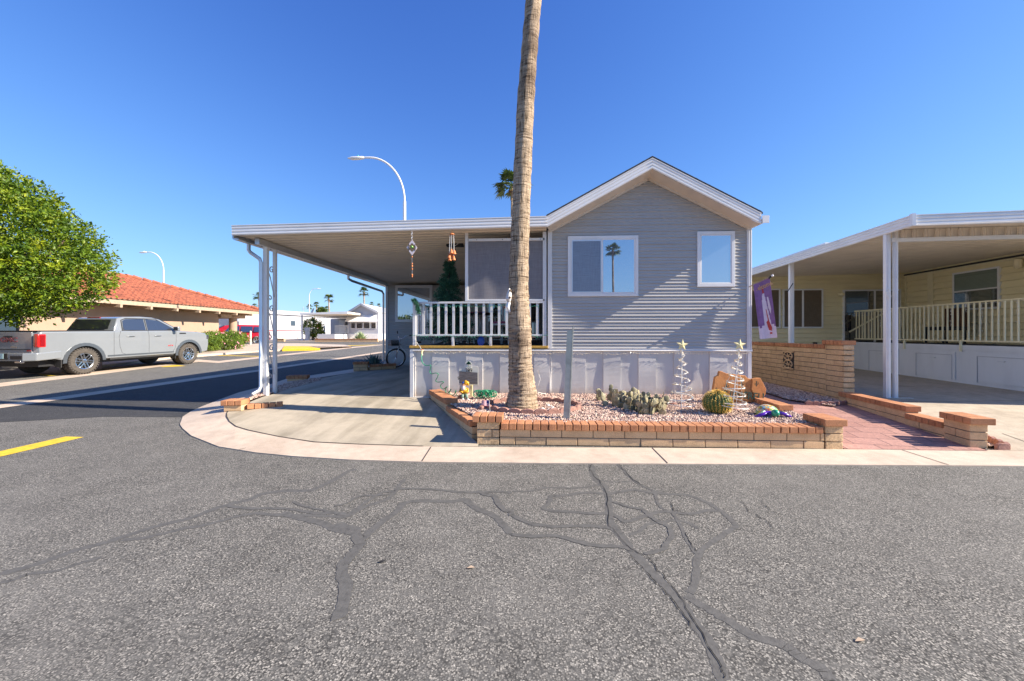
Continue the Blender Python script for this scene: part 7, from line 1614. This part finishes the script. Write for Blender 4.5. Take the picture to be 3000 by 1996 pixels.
for k in range(4): a = k * 1.57 + .7; mb = MB(); mb.beam(l_ + Vector((math.cos(a) * .1, math.sin(a) * .1, .7)), l_ + Vector((math.cos(a) * .3, math.sin(a) * .3, 0)), .045, .045); build('leg', mb, M['white'], tb)
c = W(1409, 1000, 7.75); mb = MB(); mb.lathe(c, [(.07, 0), (.055, .008), (.01, .012)], 18, (0, -1, .1))
for i, v in enumerate(mb.v): mb.v[i] = (v[0], v[1], c.z + (v[2] - c.z) * 1.35)
tag(build('blue_plate', mb, M['blue'], smooth=True), 'blue glazed oval dish standing at the deck edge', 'dish')
# garland on corner
c0_ = W(1212, 888, 7.6); rn = random.Random(5); pts_ = []
for i in range(110):
    f = i / 110; p = W(1210 + 18 * f, 880 + 38 * f - 10 * math.sin(f * 3.1), 7.58); 
    for _ in range(9): d = Vector((rn.gauss(0, 1), rn.gauss(0, 1), rn.gauss(0, 1))).normalized(); pts_.append((p, d))
o = leaf_cloud('garland', pts_, .055, M['fir'], None, 4, .2); tag(o, 'short green fir garland over the left corner post of the porch', 'garland')
c = W(1602, 950, 8.2); pts_ = [(Vector((c.x + rn.gauss(0, .03), c.y + rn.gauss(0, .05), 1.25 + rn.random() * .75)), Vector((0, 0, 1))) for _ in range(500)]
o = leaf_cloud('garland', pts_, .05, M['fir'], None, 6, .2); tag(o, 'upright dark fir garland by the right end of the porch railing', 'garland')
# cord on the deck edge and wind sock on palm
ow = thing('wall_figure', 'small white and brown ornament strapped to the left side of the palm trunk', 'ornament', tuple(W(1492, 880, 6.05)))
mb = MB(); a = W(1492, 862, 6.12); mb.tube([W(1492, 845, 6.12), a, W(1490, 876, 6.1), W(1491, 888, 6.12)], [.012, .04, .045, .02], 9); build('figure_head', mb, M['boulder'], ow, smooth=True)
mb = MB(); mb.tube([W(1491, 886, 6.12), W(1488, 900, 6.12), W(1494, 915, 6.14)], [.03, .035, .012], 8); build('figure_body', mb, M['white'], ow, smooth=True); mb = MB(); mb.ball(W(1495, 852, 6.07), .02, n=8, m=6); mb.ball(W(1494, 872, 6.06), .018, n=8, m=6); build('markings', mb, M['bark'], ow)
# ================================================================== BICYCLE
bw = W(1160, 1047, 13.75); bw.z = slabz(0, 13.7) + .345; bk = thing('bicycle', 'white cruiser bicycle with dark front basket parked under the carport', 'bicycle', (bw.x, bw.y, slabz(0, 13.7)))
fd = Vector((.55, .83, 0)).normalized(); wf_ = Vector((-.80, -.60, 0)).normalized(); nrm = Vector((.60, -.80, 0)); upl = (UP + nrm * .22).normalized()
def ring(mb, c, r, rad, n_=40): mb.tube([c + wf_ * math.cos(a) * r + upl * math.sin(a) * r for a in [2 * math.pi * i / n_ for i in range(n_ + 1)]], rad, 7, cap=False)
mb = MB(); ring(mb, bw, .325, .024); w1 = build('front_wheel', mb, M['rubber'], bk, smooth='all'); mb = MB(); ring(mb, bw, .292, .010); build('rim', mb, M['chrome'], w1)
mb = MB(); [mb.tube([bw, bw + (wf_ * math.cos(a) + upl * math.sin(a)) * .29], .0018, 3, cap=False) for a in [i * math.pi / 12 for i in range(24)]]; mb.tube([bw - nrm * .05, bw + nrm * .05], .02, 8); build('spokes', mb, M['chrome'], w1)
hd_ = bw + upl * .52 - wf_ * .10; mb = MB()
for s_ in (-1, 1): mb.tube([bw + nrm * .055 * s_, bw + upl * .36 - wf_ * .05 + nrm * .05 * s_, hd_ - upl * .1], .012, 7)
mb.tube([hd_ - upl * .15, hd_ + upl * .12], .018, 8); build('fork', mb, M['chrome'], bk, smooth='all')
bd = Vector((.93, .36, 0)).normalized(); rw_ = bw + bd * 1.12; sb = bw + bd * .72 + UP * .42; bb = bw + bd * .55 - UP * .05
mb = MB(); mb.tube([hd_, hd_.lerp(sb, .5) - UP * .05, sb], .017, 7); mb.tube([hd_ - UP * .08, bb], .019, 7); mb.tube([sb + UP * .05, bb], .016, 7); mb.tube([bb, rw_], .012, 6); mb.tube([sb - UP * .05, rw_], .012, 6); build('frame', mb, M['white'], bk, smooth='all')
mb = MB(); mb.tube([rw_ + bd * math.cos(a) * .325 + UP * math.sin(a) * .325 for a in [2 * math.pi * i / 40 for i in range(41)]], .024, 7, cap=False); build('rear_wheel', mb, M['rubber'], bk, smooth='all')
hb = hd_ + upl * .16; mb = MB(); L_ = nrm * -1; mb.tube([hb - nrm * .02, hb + nrm * .12 + UP * .0 - wf_ * .02, hb + nrm * .26 + UP * .10 - wf_ * .12, hb + nrm * .34 + UP * .12 - wf_ * .26], .011, 7); mb.tube([hb, hb - nrm * .12 + UP * .02, hb - nrm * .24 + UP * .15 - wf_ * .02, hb - nrm * .28 + UP * .20 + wf_ * .0], .011, 7)
hbr = build('handlebar', mb, M['chrome'], bk, smooth='all')
mb = MB(); mb.tube([hb + nrm * .33 + UP * .12 - wf_ * .22, hb + nrm * .38 + UP * .13 - wf_ * .34], .018, 7); build('grip', mb, M['rubber'], hbr); mb = MB(); mb.tube([hb - nrm * .27 + UP * .18, hb - nrm * .30 + UP * .27], .018, 7); build('grip', mb, M['rubber'], hbr)
mb = MB(); bc = hd_ + wf_ * .22 + UP * .02; 
def bsk(u, v, w): return bc + nrm * u * (.17 + .03 * (w + 1) / 2) + wf_ * v * (.12 + .02 * (w + 1) / 2) + UP * w * .11
for k in range(9):
    f = -1 + k / 4
    for v_ in (-1, 1): mb.tube([bsk(f, v_, -1), bsk(f, v_, 1)], .0035, 4); mb.tube([bsk(v_, f, -1), bsk(v_, f, 1)], .0035, 4)
for w_ in (-1, -.33, .33, 1): mb.tube([bsk(1, 1, w_), bsk(1, -1, w_), bsk(-1, -1, w_), bsk(-1, 1, w_), bsk(1, 1, w_)], .0045, 4)
bko = build('basket', mb, M['metroof'], bk); mb = MB(); mb.prism([bsk(.93, .93, .8), bsk(.93, -.93, .8), bsk(-.93, -.93, .8), bsk(-.93, .93, .8)], UP * -.18); build('basket_liner', mb, M['dark'], bko)
mb = MB(); mb.obox(sb + UP * .12, bd * .13, Vector((-bd.y, bd.x, 0)) * .08, UP * .03); build('saddle', mb, M['dark'], bk, bevel=.02)
mb = MB(); mb.tube([bb, bb + Vector((.05, -.12, -.16))], .012, 6); mb.obox(bb + Vector((.06, -.16, -.17)), (.05, 0, 0), (0, .05, 0), (0, 0, .012)); build('pedal', mb, M['dark'], bk)
